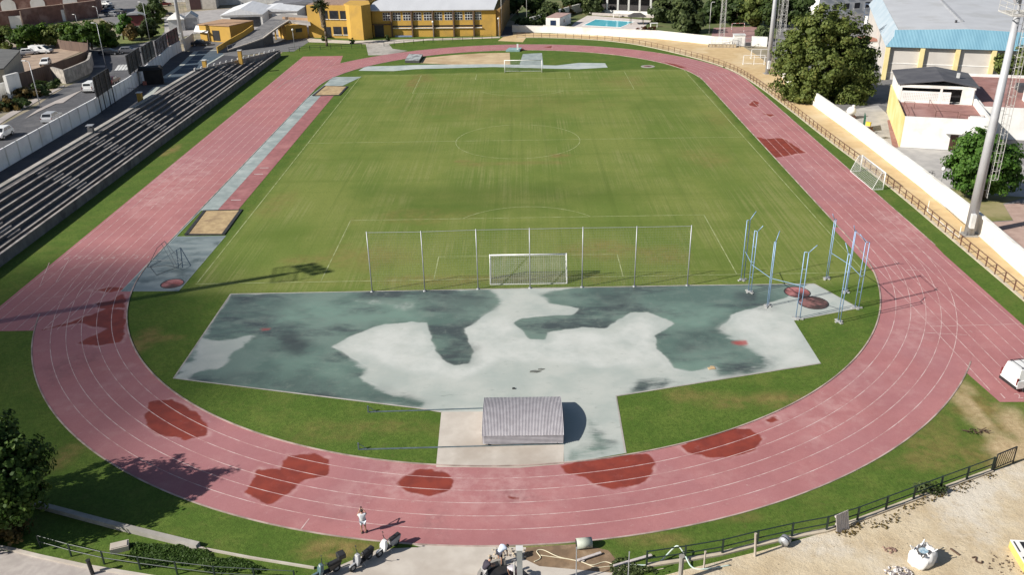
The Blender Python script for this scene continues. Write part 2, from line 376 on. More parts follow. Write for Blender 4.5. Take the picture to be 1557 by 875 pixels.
ASPHL = M('pale_asphalt', (0.17, 0.165, 0.165), (0.13, 0.127, 0.13), 0.8, 0.85, c3=(0.22, 0.21, 0.205))
PROM = M('promenade_asphalt', (0.052, 0.053, 0.062), (0.038, 0.038, 0.045), 0.9, 0.85, c3=(0.075, 0.072, 0.072))
CONC = M('concrete', (0.40, 0.375, 0.34), (0.31, 0.29, 0.26), 1.2, 0.85, c3=(0.24, 0.225, 0.20), bmp=0.15)
CONCP = M('pale_concrete', (0.50, 0.455, 0.40), (0.43, 0.385, 0.335), 0.7, 0.85, c3=(0.37, 0.32, 0.27), bmp=0.1)
PAVE = M('paving', (0.42, 0.38, 0.35), (0.35, 0.31, 0.29), 2.0, 0.8, c3=(0.3, 0.27, 0.25))
REDPAVE = M('red_paving', (0.30, 0.150, 0.130), (0.235, 0.115, 0.10), 0.8, 0.85, c3=(0.36, 0.21, 0.19))
DIRT = bpy.data.materials.new('pale_earth'); nt, b, out = nodes_of(DIRT); b.inputs['Roughness'].default_value = 0.95
c = mix(nt, ramp(nt, noise(nt, 0.3, 7, (1, 1, 1), 0.65), 0.35, 0.65), (0.56, 0.47, 0.33), (0.46, 0.365, 0.235))
c = mix(nt, mul(nt, ramp(nt, noise(nt, 0.13, 6, (1, 1, 1), 0.65, 3.0), 0.45, 0.62), 0.9), c, (0.58, 0.53, 0.45))
c = mix(nt, mul(nt, ramp(nt, noise(nt, 1.1, 7, (1, 1, 1), 0.75, 13.0), 0.54, 0.70), 0.6), c, (0.36, 0.275, 0.17))
c = mix(nt, mul(nt, ramp(nt, noise(nt, 7.0, 5, (1, 1, 1), 0.8, 23.0), 0.55, 0.75), 0.45), c, (0.30, 0.23, 0.15))
nt.links.new(c, b.inputs['Base Color']); bump(nt, b, noise(nt, 2.0, 8, (1, 1, 1), 0.75, 33.0), 0.8, 0.12)
SANDY = M('ochre_earth', (0.52, 0.38, 0.20), (0.46, 0.325, 0.165), 0.6, 0.95, c3=(0.55, 0.43, 0.26), bmp=0.2)
SAND = M('pit_sand', (0.43, 0.315, 0.17), (0.33, 0.235, 0.125), 1.6, 0.95, c3=(0.26, 0.18, 0.10), scale3=0.5, bmp=0.5)
EARTH = M('dry_ground', (0.30, 0.25, 0.18), (0.22, 0.19, 0.13), 0.3, 0.95, c3=(0.16, 0.15, 0.08))
WHITE = M('white_paint', (0.80, 0.79, 0.76), (0.74, 0.73, 0.70), 0.8, 0.6, c3=(0.66, 0.64, 0.60), scale3=0.4)
WHITE2 = M('grey_white_paint', (0.62, 0.62, 0.61), (0.54, 0.54, 0.53), 1.0, 0.6, c3=(0.46, 0.45, 0.43), scale3=0.5)
YEL = M('ochre_plaster', (0.50, 0.300, 0.055), (0.46, 0.275, 0.050), 0.5, 0.8, c3=(0.40, 0.245, 0.055), scale3=0.3)
DKGLASS = M('dark_glass', (0.018, 0.020, 0.024), (0.03, 0.033, 0.04), 1.0, 0.15)
STEEL = M('galvanised_steel', (0.42, 0.43, 0.45), (0.34, 0.35, 0.37), 1.5, 0.45, metal=0.35)
STEELB = M('blue_grey_steel', (0.27, 0.40, 0.58), (0.22, 0.34, 0.52), 2.0, 0.45, metal=0.2)
BLACK = M('black_paint', (0.018, 0.018, 0.020), (0.028, 0.027, 0.028), 3.0, 0.5)
RUBBER = M('rubber', (0.020, 0.020, 0.021), (0.03, 0.03, 0.03), 6.0, 0.8)
WALLW = M('boundary_whitewash', (0.80, 0.785, 0.74), (0.70, 0.685, 0.64), 0.5, 0.75, c3=(0.60, 0.575, 0.53), scale3=0.25)
TRUNK = M('bark', (0.13, 0.095, 0.065), (0.085, 0.06, 0.04), 4.0, 0.9, bmp=0.5)
# ------------------------------------------------------------------ ground sheets
RX, RY0, RY1, RI, RO = -2.5, 6.6, 87.0, 36.5, 43.95
tag(MB().sheet([(-3000, -3000), (3000, -3000), (3000, 3000), (-3000, 3000)], -0.06).build('ground', EARTH), kind='structure')
def arange(a, b, s): return np.arange(a, b+s*0.5, s)
gx, gy = arange(-55.0, 46.0, 0.45), arange(-52.0, 150.0, 0.45)
go, gp = grid_mesh('grass_field', gx, gy, lambda P: np.zeros(len(P)), TURF)
tag(go, kind='structure')
pitch_poly = [G(300, 440), G(1309, 420), G(1047, 106), G(553, 111)]
pv = np.clip(sdf(gp, [(-32.6, -2.6), (33.2, -2.4), (32.6, 99), (-31.6, 99)])/1.4+0.5+(fbm(gp, 3, 5)-0.5), 0, 1)
set_attr(go, 'pitch', pv)
def blobs(lst, seed, jit=0.5):
    v = np.zeros(len(gp)); nz = (fbm(gp, 2.2, seed)-0.5)*2*jit
    for px, py, rx, ry, k in lst:
        c = G(px, py); d = np.hypot((gp[:, 0]-c.x)/rx, (gp[:, 1]-c.y)/ry)
        v = np.maximum(v, k*np.clip((1-d+nz)*1.6, 0, 1))
    return v
set_attr(go, 'lush_shade', blobs([(590, 290, 7, 3.5, 0.3), (760, 285, 12, 4, 0.25), (900, 270, 6, 3, 0.3), (620, 225, 6, 4, 0.3), (1010, 160, 9, 6, 0.35), (700, 320, 12, 3, 0.4)], 11))  # blobs along the cloud band put its shade into the grass colour too
set_attr(go, 'dry', blobs([(215, 520, 1.6, 3.2, 0.9), (245, 515, 2.6, 0.8, 0.7), (260, 228, 1.2, 3.4, 0.9), (560, 650, 7, 1.2, 0.5), (500, 665, 4, 1.2, 0.5), (520, 838, 3.2, 0.9, 1.0), (500, 835, 1.8, 1.0, 1.0),
    (1110, 612, 3.0, 1.6, 0.7), (1170, 608, 4, 1.2, 0.8), (1060, 600, 3, 1.2, 0.6), (1000, 822, 2.6, 0.8, 0.8), (1130, 787, 1.8, 0.7, 0.6), (1420, 680, 3.2, 2.4, 0.7), (1400, 700, 3.5, 1.6, 0.7), (1500, 700, 4, 2.6, 0.8), (1480, 610, 2.2, 3.2, 1.0),
    (1530, 650, 2.5, 3.5, 1.0), (1430, 655, 2.0, 3.0, 0.5), (95, 700, 1.2, 2, 0.9), (105, 690, 1, 1.6, 0.8), (720, 250, 2.5, 1.5, 0.6), (700, 245, 2, 1, 0.8), (850, 237, 2, 1.2, 0.95), (800, 248, 7, 1.2, 0.5), (550, 390, 7, 4.5, 0.5), (900, 380, 5, 3, 0.6), (1000, 390, 4, 3, 0.55),
    (630, 125, 1.5, 9, 0.8), (645, 120, 3, 5, 0.6), (950, 125, 5, 7, 0.45), (720, 425, 18, 1.6, 0.55), (480, 395, 4, 2, 0.6), (1080, 240, 4, 6, 0.4), (420, 310, 2.5, 6, 0.4), (760, 160, 22, 12, 0.25), (640, 330, 8, 3, 0.4), (1090, 180, 3, 9, 0.3), (500, 560, 3, 1, 0.3)], 21))
set_attr(go, 'bare', np.maximum(blobs([(1470, 590, 0.7, 1.6, 0.8), (1500, 640, 0.5, 3.0, 0.8), (1535, 680, 0.8, 3.5, 0.9), (1548, 650, 1.3, 3.5, 0.9), (1557, 690, 2.5, 2.0, 1.0), (860, 850, 3.6, 1.6, 0.4), (1480, 615, .35, 2.4, .9)], 31, 0.6),
    stain(gp, [([(1440, 585), (1452, 585), (1557, 712), (1520, 706)], 0.7)], 0.8, 0.9, 33)))
# the athletics track: one closed strip, with the straights' extra lanes under it
def loop_pts(n_s, n_c):
    s = []
    for i in range(n_s): s.append((RX, RY0+(RY1-RY0)*i/n_s, 0.0, 'r'))
    for i in range(n_c): s.append((RX, RY1, math.pi*i/n_c, 'f'))
    for i in range(n_s): s.append((RX, RY1-(RY1-RY0)*i/n_s, math.pi, 'l'))
    for i in range(n_c): s.append((RX, RY0, math.pi+math.pi*i/n_c, 'n'))
    return s
LOOP = loop_pts(280, 420)
def loop_at(r, rr=None):
    return [(cx+(r if rr is None else rr(k, a))*math.cos(a), cy+(r if rr is None else rr(k, a))*math.sin(a)) for cx, cy, a, k in LOOP]
vs = []; nl = 44
for cx, cy, a, k in LOOP:
    w = RO-RI
    if k == 'r': w += 0.55
    elif k == 'f': w += 0.55*max(0, 1-a/0.7)
    elif k == 'n': w += 0.55*max(0, 1-(2*math.pi-a)/0.35)
    for j in range(nl+1):
        r = RI+w*j/nl; vs.append((cx+r*math.cos(a), cy+r*math.sin(a), 0.014))
fs = []; N = len(LOOP)
for i in range(N):
    for j in range(nl):
        a, b = i*(nl+1)+j, ((i+1) % N)*(nl+1)+j; fs.append((a, a+1, b+1, b))
me = bpy.data.meshes.new('running_track'); me.from_pydata(vs, [], fs); me.update(); me.materials.append(TARTAN)
track = bpy.data.objects.new('running_track', me); COL.objects.link(track); tag(track, kind='structure')
tp = np.array(vs)[:, :2]
ext_n = G(1467, 563); ext_e = G(1520, 612)
s1, p1 = fill('sprint_straight', [(-49.15, -9.6), (-39.0, -9.6), (-39.0, 112), (-40.0, 120.6), (-48.9, 120.6)], 0.5, 0.009, TARTAN)
s2, p2 = fill('sprint_straight', [(33.2, 12), (33.4, ext_n.y), (ext_e.x, ext_e.y), (41.7, ext_e.y-0.1), (41.9, 12)], 0.4, 0.009, TARTAN)
for o in (s1, s2): tag(o, kind='structure')
wet_polys = [[(218, 632), (228, 612), (262, 608), (300, 628), (318, 648), (312, 662), (285, 670), (240, 662), (225, 648)],
    [(374, 750), (392, 716), (425, 714), (438, 694), (478, 690), (502, 700), (497, 722), (455, 735), (440, 752), (408, 768)],
    [(603, 737), (616, 721), (645, 714), (678, 719), (693, 733), (685, 747), (655, 755), (622, 751)],
    [(852, 709), (880, 703), (950, 693), (985, 690), (998, 704), (992, 722), (970, 738), (932, 746), (905, 738), (893, 726), (858, 722)],
    [(1030, 679), (1060, 668), (1105, 653), (1140, 652), (1157, 668), (1150, 686), (1120, 693), (1085, 697), (1050, 691)],
    [(1160, 638), (1178, 634), (1184, 640), (1170, 645)],
    [(66, 502), (100, 492), (165, 470), (188, 472), (190, 500), (185, 520), (150, 527), (120, 522), (165, 500), (120, 492)],
    [(145, 462), (165, 458), (186, 447), (192, 458), (188, 468), (150, 470)], [(135, 442), (170, 437), (190, 440), (170, 445)],
    [(1150, 212), (1190, 210), (1225, 232), (1178, 240)], [(1138, 160), (1146, 153), (1155, 156), (1152, 163)], [(1156, 172), (1178, 175), (1172, 178)], [(1140, 205), (1165, 212), (1190, 216), (1160, 222)],
    [(1010, 94), (1030, 98), (1048, 104), (1032, 103)], [(825, 72), (840, 69), (838, 73)], [(775, 757), (790, 757), (788, 764)], [(840, 692), (858, 690), (856, 696)]]
pale_polys = [[(520, 770), (600, 700), (760, 700), (860, 740), (820, 770), (650, 765)], [(300, 560), (340, 540), (420, 600)], [(1330, 320), (1400, 330), (1420, 380), (1350, 370)], [(1380, 470), (1430, 480), (1400, 540), (1360, 520)],
    [(120, 600), (200, 560), (200, 575), (110, 625)], [(230, 250), (330, 230), (300, 290), (200, 330)], [(1200, 640), (1320, 560), (1340, 590), (1250, 670)], [(1120, 130), (1230, 260), (1290, 290), (1150, 190)]]
for o, P in ((track, tp), (s1, p1), (s2, p2)):
    w = stain(P, wet_polys, 1.1, 0.12, 3)
    w = np.maximum(w, 0.9*stain(P, [[(380, 245), (420, 225), (418, 232), (398, 252)]], .3, .3, 6))
    set_attr(o, 'wet', w); set_attr(o, 'pale', stain(P, pale_polys, 3.0, 2.0, 9))
    set_attr(o, 'scuff', stain(P, [([(644, 833), (652, 833), (655, 775), (650, 775)], .6), ([(668, 833), (677, 833), (672, 785), (667, 785)], .6), ([(500, 790), (560, 755), (566, 758), (510, 795)], .5), ([(1380, 425), (1400, 430), (1300, 480), (1290, 472)], .3), ([(60, 560), (150, 530), (160, 545), (70, 590)], .4), ([(160, 690), (230, 720), (225, 735), (150, 705)], .4), ([(760, 745), (800, 742), (830, 760), (780, 772)], .5)], .9, .5, 13))
LINE = mat_line('worn_white_line', (0.58, 0.45, 0.43), (0.37, 0.18, 0.175), 0.50)
LINEG = mat_line('pitch_chalk', (0.36, 0.39, 0.20), (0.15, 0.18, 0.045), 0.50)
KERB = M('track_kerb', (0.44, 0.34, 0.30), (0.24, 0.18, 0.155), 0.7, 0.8)
ml = MB()
for k in range(1, 6): ml.strip(loop_at(RI+1.22*k), 0.058, 0.019, closed=True)
for k in range(1, 9):
    x = -39.0-1.22*k; ml.strip([(x, -9.5), (x, 118)], 0.06, 0.020)
for k in range(0, 7):
    x = 34.0+1.22*k; ml.strip([(x, ext_e.y+1.6), (x, 95)], 0.06, 0.0205)
ml.strip([(34.0, -11.2), (41.7, -11.0)], 0.06, 0.022); ml.strip([G(1380, 505), G(1470, 510)], 0.06, 0.022); ml.strip([(36.5, -21.3), (41.6, -21.4)], 0.06, 0.022)
for i in range(7): ml.strip([(-49.0+1.22*i+.2, 7.2), (-48.2+1.22*i+.2, 7.2)], 0.05, 0.023)
for (a, b) in (((1378, 411), (1405, 411)), ((1372, 383), (1400, 383)), ((60, 437), (75, 400)), ((85, 430), (105, 395)), ((65, 455), (100, 450)), ((457, 807), (470, 790)), ((100, 412), (190, 385))):
    ml.strip([G(*a), G(*b)], 0.07, 0.023)
tag(ml.build('track_lanes', LINE), kind='structure')
mk = MB(); c1 = loop_at(RI-0.06); c2 = loop_at(RO+0.05, lambda k, a: RO+0.05+(0.55 if k == 'r' else 0.55*max(0, 1-a/0.7) if k == 'f' else 0.55*max(0, 1-(2*math.pi-a)/0.35) if k == 'n' else 0))
n = len(c1)
mk.wall(c1+[c1[0]], 0.11, 0.0, 0.06)
mk.wall([p for p, l in zip(c2, LOOP) if l[3] in 'rf'], 0.09, 0.0, 0.03); mk.wall([p for p, l in zip(c2, LOOP) if l[3] == 'n' and 3.44 < l[2] < 5.72], 0.10, 0.0, 0.035)
tag(mk.build('track_kerb', KERB), kind='structure')
# lane numbers in worn white paint
def text_mesh(name, body, size, loc, rz, m, ext=0.0, parent=None, rx=0.0):
    cu = bpy.data.curves.new(name, 'FONT'); cu.body = body; cu.size = size; cu.align_x = 'CENTER'; cu.align_y = 'CENTER'; cu.extrude = ext
    t = bpy.data.objects.new('tmp', cu); COL.objects.link(t)
    me = bpy.data.meshes.new_from_object(t.evaluated_get(bpy.context.evaluated_depsgraph_get()))
    bpy.data.objects.remove(t); me.name = name
    me.transform(Matrix.Translation(loc) @ Matrix.Rotation(rz, 4, 'Z') @ Matrix.Rotation(rx, 4, 'X'))
    me.materials.clear(); me.materials.append(m)
    o = bpy.data.objects.new(name, me); COL.objects.link(o); return o
for i in range(8):
    tag(text_mesh('lane_number', str(i+1), 0.9, (-39.0-1.22*(i+.5), 6.5, 0.026), 0, LINE), kind='structure')
for px, t in ((1525, '1'), (1549, '2')):
    q = G(px, 603.5); tag(text_mesh('lane_number', t, 0.95, (q.x, q.y, 0.026), 0, LINE), kind='structure')
# pitch markings
L_, W_ = 98.0, 64.5; hw = W_/2
mp = MB(); lw = 0.10; zl = 0.006
def seg(*pts): mp.strip(pts, lw, zl)
seg((-hw-.1, -.3), (hw+.2, 0.1)); seg((-hw, L_), (hw, L_)); seg((-hw, 0), (-hw, L_)); seg((hw+.2, 0), (hw-.2, L_)); seg((-hw, L_/2+.3), (hw, L_/2-.3))
for y0, sg in ((0, 1), (L_, -1)):
    seg((-20.16, y0), (-20.16, y0+sg*16.5)); seg((20.16, y0), (20.16, y0+sg*16.5)); seg((-20.16, y0+sg*16.5), (20.16, y0+sg*16.5))
    seg((-9.16, y0), (-9.16, y0+sg*5.5)); seg((9.16, y0), (9.16, y0+sg*5.5)); seg((-9.16, y0+sg*5.5), (9.16, y0+sg*5.5))
    a0 = math.acos(5.5/9.15)
    seg(*[(9.15*math.sin(t), y0+sg*(11+9.15*math.cos(t))) for t in np.linspace(-a0, a0, 24)])
mp.strip([(-1.0+9.15*math.cos(t), L_/2-.2+9.15*math.sin(t)) for t in np.linspace(0, 2*math.pi, 72)[:-1]], lw, zl, closed=True)
tag(mp.build('pitch_markings', LINEG), kind='structure')
# ------------------------------------------------------------------ hard court of the near D, with its damp stains and painted sky glare
hc = [G(*p) for p in [(351, 447.5), (264, 576), (460, 600), (640, 622), (672, 627.5), (855, 627), (858, 706), (951, 690), (937, 603), (1248, 553), (1207, 488), (1306, 469), (1238, 432), (1050, 434.5), (700, 441)]]
cto, cp_ = fill('hard_court', [(p.x, p.y) for p in hc], 0.22, 0.012, COURT); tag(cto, kind='structure')
wetp = [[(352, 448), (640, 441), (755, 439), (762, 462), (745, 476), (690, 485), (648, 492), (625, 490), (585, 494), (545, 506), (503, 528), (520, 537), (560, 560), (553, 578), (600, 598), (648, 612), (640, 622), (264, 577)],
    [(640, 470), (756, 470), (730, 485), (705, 500), (722, 535), (712, 553), (690, 556), (672, 545), (656, 520), (650, 495)],
    [(818, 447), (880, 437), (1230, 432), (1190, 455), (1150, 468), (1112, 480), (1095, 500), (1140, 530), (1180, 552), (1160, 566), (1092, 574), (1085, 560), (1050, 565), (1025, 560), (1000, 530), (995, 510), (1025, 492), (985, 475), (960, 476), (920, 500), (885, 498), (832, 505), (830, 518), (805, 517), (798, 505), (780, 492), (790, 485), (870, 478), (878, 470), (835, 462)],
    ([(955, 592), (968, 578), (1015, 574), (1028, 582), (1010, 592), (960, 600)], 0.9),
    ([(888, 636), (905, 636), (918, 655), (940, 668), (948, 690), (858, 706), (862, 685), (890, 672)], 0.75), ([(1170, 470), (1215, 478), (1240, 545), (1215, 530)], 0.35)]
sharp = stain(cp_, wetp, 1.1, 0.25, 41)
soft = stain(cp_, [([(270, 575), (380, 512), (368, 520), (330, 552)], 1.0), ([(300, 548), (310, 518), (380, 513), (360, 530), (330, 560), (280, 562)], 1.0), ([(470, 452), (640, 455), (640, 470), (590, 470)], 0.5), ([(560, 455), (640, 452), (636, 472), (600, 474)], 0.5), ([(550, 575), (600, 570), (650, 590), (600, 600)], 0.6)], 1.2, 0.8, 43)  # paler gaps in the damp; those on the left paint sky glare
set_attr(cto, 'wet', np.clip(sharp-0.85*soft, 0, 1))
set_attr(cto, 'wetsoft', np.clip(stain(cp_, wetp, 4.0, 1.0, 42)-0.85*soft, 0, 1))
set_attr(cto, 'softedge', stain(cp_, [[(520, 545), (560, 550), (660, 590), (660, 625), (560, 605), (500, 570)], [(265, 576), (300, 500), (400, 505), (380, 560), (300, 580)], [(1080, 500), (1250, 470), (1250, 560), (1080, 580)], [(880, 620), (960, 620), (955, 700), (850, 706)], [(690, 436), (830, 436), (830, 465), (700, 480)], [(940, 570), (1040, 565), (1040, 600), (940, 605)]], 3.0, 1.0, 55))
set_attr(cto, 'white', np.clip(stain(cp_, [[(512, 530), (545, 508), (590, 497), (640, 493), (655, 515), (680, 555), (712, 560), (725, 530), (705, 500), (735, 485), (770, 482), (800, 515), (835, 520), (845, 508), (930, 505), (970, 482), (1015, 490), (995, 505), (990, 525), (1020, 562), (900, 560), (760, 545), (700, 580), (640, 570), (560, 545)], [(1112, 485), (1150, 473), (1190, 478), (1240, 550), (1190, 556), (1120, 520)]], 1.0, 0.8, 45)*0.75*(1-sharp), 0, 1))
dk = stain(cp_, [([(480, 535), (445, 505), (400, 505), (380, 540), (410, 565), (470, 570)], 0.0), ([(418, 512), (445, 505), (470, 525), (460, 538), (420, 533)], 0.75), ([(355, 452), (470, 452), (460, 470), (330, 490)], 0.3), ([(640, 446), (750, 444), (745, 468), (690, 478)], 0.45), ([(900, 445), (980, 440), (960, 470), (930, 480)], 0.55), ([(1118, 442), (1162, 441), (1165, 466), (1130, 466)], 0.75), ([(1030, 505), (1090, 500), (1095, 530), (1040, 535)], 0.5), ([(1090, 570), (1175, 548), (1180, 560), (1110, 573)], 0.55), ([(690, 520), (720, 530), (712, 552), (680, 545)], 0.5), ([(600, 600), (650, 612), (640, 622), (350, 590), (280, 575), (420, 560)], 0.35)], 1.8, 1.0, 47)
edge = stain(cp_, [([(500, 528), (512, 522), (545, 505), (590, 495), (640, 492), (652, 500), (640, 496), (590, 499), (548, 509)], 0.0)], .3, .2, 2)
set_attr(cto, 'dark', np.clip(dk, 0, 1))
set_attr(cto, 'teal', stain(cp_, [[(440, 458), (640, 460), (630, 488), (560, 492), (420, 492)], ([(425, 540), (520, 545), (530, 575), (430, 570)], 0.7), [(985, 465), (1100, 470), (1085, 500), (1010, 495)], ([(1005, 545), (1085, 538), (1080, 562), (1020, 566)], 0.8), ([(690, 448), (730, 450), (735, 470), (690, 475)], 0.5), ([(300, 560), (400, 560), (560, 590), (520, 598)], 0.35), ([(862, 690), (900, 640), (945, 690)], 0.5)], 2.0, 1.2, 51))
set_attr(cto, 'red', stain(cp_, [[(397, 500), (413, 499), (412, 503), (398, 504)], ([(1113, 520.5), (1133, 519.5), (1135, 524.5), (1115, 525.5)], 0.8)], 0.25, 0.3, 49))
mh = MB(); P = [(p.x, p.y) for p in hc]
mh.strip(P[0:5], 0.14, 0.020); mh.strip([P[0], P[14], P[13], P[12]], 0.14, 0.020); mh.strip(P[7:10], 0.14, 0.020); mh.strip(P[10:13], 0.10, 0.020)
tag(mh.build('court_edging', CONC), kind='structure')
pad = [G(*p) for p in [(671, 627), (663, 711), (790, 712.5), (857, 706.5), (858, 626)]]
tag(MB().sheet([(p.x, p.y) for p in pad], 0.0165).build('shelter_apron', CONCP), kind='structure')
# runways, decks and sand pits of the far and left areas
DECK = M('grey_runway', (0.30, 0.345, 0.335), (0.22, 0.26, 0.255), 0.6, 0.7, c3=(0.36, 0.40, 0.385), scale3=0.35)
ms = MB()
ms.sheet([(-39.05, -1.8), (-33.4, -1.9), (-33.2, 12.3), (-38.7, 12.3), (-38.7, 20.6), (-36.75, 20.6), (-36.75, 89), (-34.3, 89.2), (-32.0, 97.2), (-37.8, 97.5), (-38.0, 90), (-38.95, 78)], 0.020)
tag(ms.build('jump_runway', DECK), kind='structure')
tag(MB().sheet([(-39.0, -1.75), (-33.45, -1.85), (-33.25, 12.25), (-38.72, 12.25)], 0.0235).build('damp_shaded_deck', M('damp_shaded_deck', (0.145, 0.18, 0.185), (0.24, 0.275, 0.27), 0.5, 0.4, c3=(0.09, 0.115, 0.115), scale3=0.4, stretch=(.4, 1.6, 1))), kind='structure')  # darker deck colour: damp streaks plus some cloud shade painted in
tag(MB().sheet([(-36.74, 20.8), (-34.3, 20.6), (-34.4, 86.5), (-36.74, 86.5)], 0.0185).build('long_jump_runway', M('old_tartan', (0.30, 0.115, 0.118), (0.235, 0.09, 0.09), 1.2, 0.85, c3=(0.38, 0.17, 0.165))), kind='structure')
mw = MB()
for y in (24.2, 34.5, 37.3): mw.strip([(-36.2, y), (-35.0, y)], 0.14, 0.026)
tag(mw.build('takeoff_boards', WHITE2), kind='structure')
PITW = M('pit_edge', (0.020, 0.020, 0.022), (0.04, 0.038, 0.036), 1.5, 0.6)
def sand_pit(label, poly, group):
    r = thing('sand_pit', label, 'sand pit', (poly[0][0], poly[0][1], 0), group=group)
    MB().wall(list(poly)+[poly[0]], 0.42, 0.0, 0.11).build('rim', PITW, r)
    c = (sum(p[0] for p in poly)/4, sum(p[1] for p in poly)/4)
    MB().sheet([(c[0]+(p[0]-c[0])*0.95, c[1]+(p[1]-c[1])*0.97) for p in poly], 0.07).build('sand', SAND, r)
sand_pit('black-rimmed sand pit next to the grey deck, near end of the left straight', [(-37.75, 12.7), (-33.6, 12.6), (-33.9, 20.5), (-38.2, 20.4)], 'long jump pits')
a = [G(*p) for p in [(476, 146), (516, 145), (528, 132), (494, 131)]]
sand_pit('black-rimmed sand pit at the far end of the left straight', [(p.x, p.y) for p in a], 'long jump pits')
fr = [G(*p) for p in [(545, 107.5), (598, 108), (632, 105), (750, 101.8), (845, 104.5), (880, 105), (924, 102.5), (920, 96), (880, 95.5), (846, 99.5), (750, 97.5), (640, 98.5), (600, 100), (556, 101)]]
tag(MB().sheet([(p.x, p.y) for p in fr], 0.021).build('javelin_runway', M('far_runway', (0.40, 0.44, 0.42), (0.32, 0.365, 0.36), 0.5, 0.75, c3=(0.46, 0.49, 0.47))), kind='structure')
sd = [G(*p) for p in [(638, 96), (690, 98.2), (776, 98), (775, 80), (730, 81), (690, 83.5), (645, 88)]]
tag(MB().sheet([(p.x, p.y) for p in sd], 0.017).build('sand_area', M('sand_area', (0.50, 0.385, 0.235), (0.42, 0.31, 0.185), 0.5, 0.95, c3=(0.36, 0.25, 0.14))), kind='structure')
gc = [G(*p) for p in [(795, 82), (824, 80.5), (826, 99.4), (800, 100.2), (790, 98)]]
tag(MB().sheet([(p.x, p.y) for p in gc], 0.0172).build('grey_pad', DECK), kind='structure')
# earth, paths and the car side
fpx = [(1800, 672), (1620, 512), (1557, 457), (1450, 366.5), (1350, 281), (1260, 214), (1200, 166), (1150, 128), (1110, 104), (1050, 86), (980, 69.5), (930, 62.5), (880, 59), (820, 57), (780, 57.5)]
wpx = [(780, 49), (835, 51), (905, 54), (1000, 58.5), (1081, 67.5), (1130, 71), (1155, 86), (1190, 118), (1210, 140), (1300, 206), (1400, 284), (1480, 350), (1557, 420), (1620, 478), (1800, 640)]
FEN = [G(*p) for p in fpx]; WAL = [G(*p) for p in wpx]
st = [(p.x, p.y) for p in FEN]+[(p.x, p.y) for p in WAL]
def tri_sheet(name, poly, z, m, kind='structure'):
    import bmesh
    bm = bmesh.new(); f = bm.faces.new([bm.verts.new((p[0], p[1], z)) for p in poly]); f.normal_update()
    if f.normal.z < 0: f.normal_flip()
    bmesh.ops.triangulate(bm, faces=bm.faces[:]); me = bpy.data.meshes.new(name); bm.to_mesh(me); bm.free(); me.materials.append(m)
    o = bpy.data.objects.new(name, me); COL.objects.link(o); return tag(o, kind=kind)
def px_sheet(name, pts, z, m): return tri_sheet(name, [(q.x, q.y) for q in (G(*p) for p in pts)], z, m)
tri_sheet('dirt_walkway', st, 0.008, SANDY)
px_sheet('dirt_lot', [(1700, 640), (1557, 701), (1512, 716), (1400, 757), (1270, 806), (1160, 838), (1040, 868), (950, 892), (930, 960), (1900, 960)], 0.010, DIRT)
px_sheet('service_apron', [(640, 833), (628, 829.5), (800, 833), (800, 840), (905, 838), (930, 850), (960, 876), (950, 960), (300, 960), (440, 905), (500, 868), (575, 836)], 0.006, CONCP)
px_sheet('access_road', [(-250, 780), (-60, 826), (0, 838), (50, 845), (130, 860), (240, 880), (420, 910), (380, 960), (-300, 960)], 0.007, PAVE)
px_sheet('footpath', [(556, 66.5), (591, 66.5), (597, 74), (620, 77), (590, 83.5), (560, 84)], 0.008, CONC)
px_sheet('footpath', [(465, 58), (535, 62), (760, 55.5), (760, 57.5), (640, 62), (591, 67), (556, 67), (470, 64)], 0.011, CONCP)
px_sheet('dirt_walkway', [(765, 56), (790, 52), (800, 57), (795, 64), (757, 62)], 0.013, SANDY)
px_sheet('yard_asphalt', [(758, 54), (757, 40), (792, 40), (790, 52), (766, 57)], 0.004, PROM)
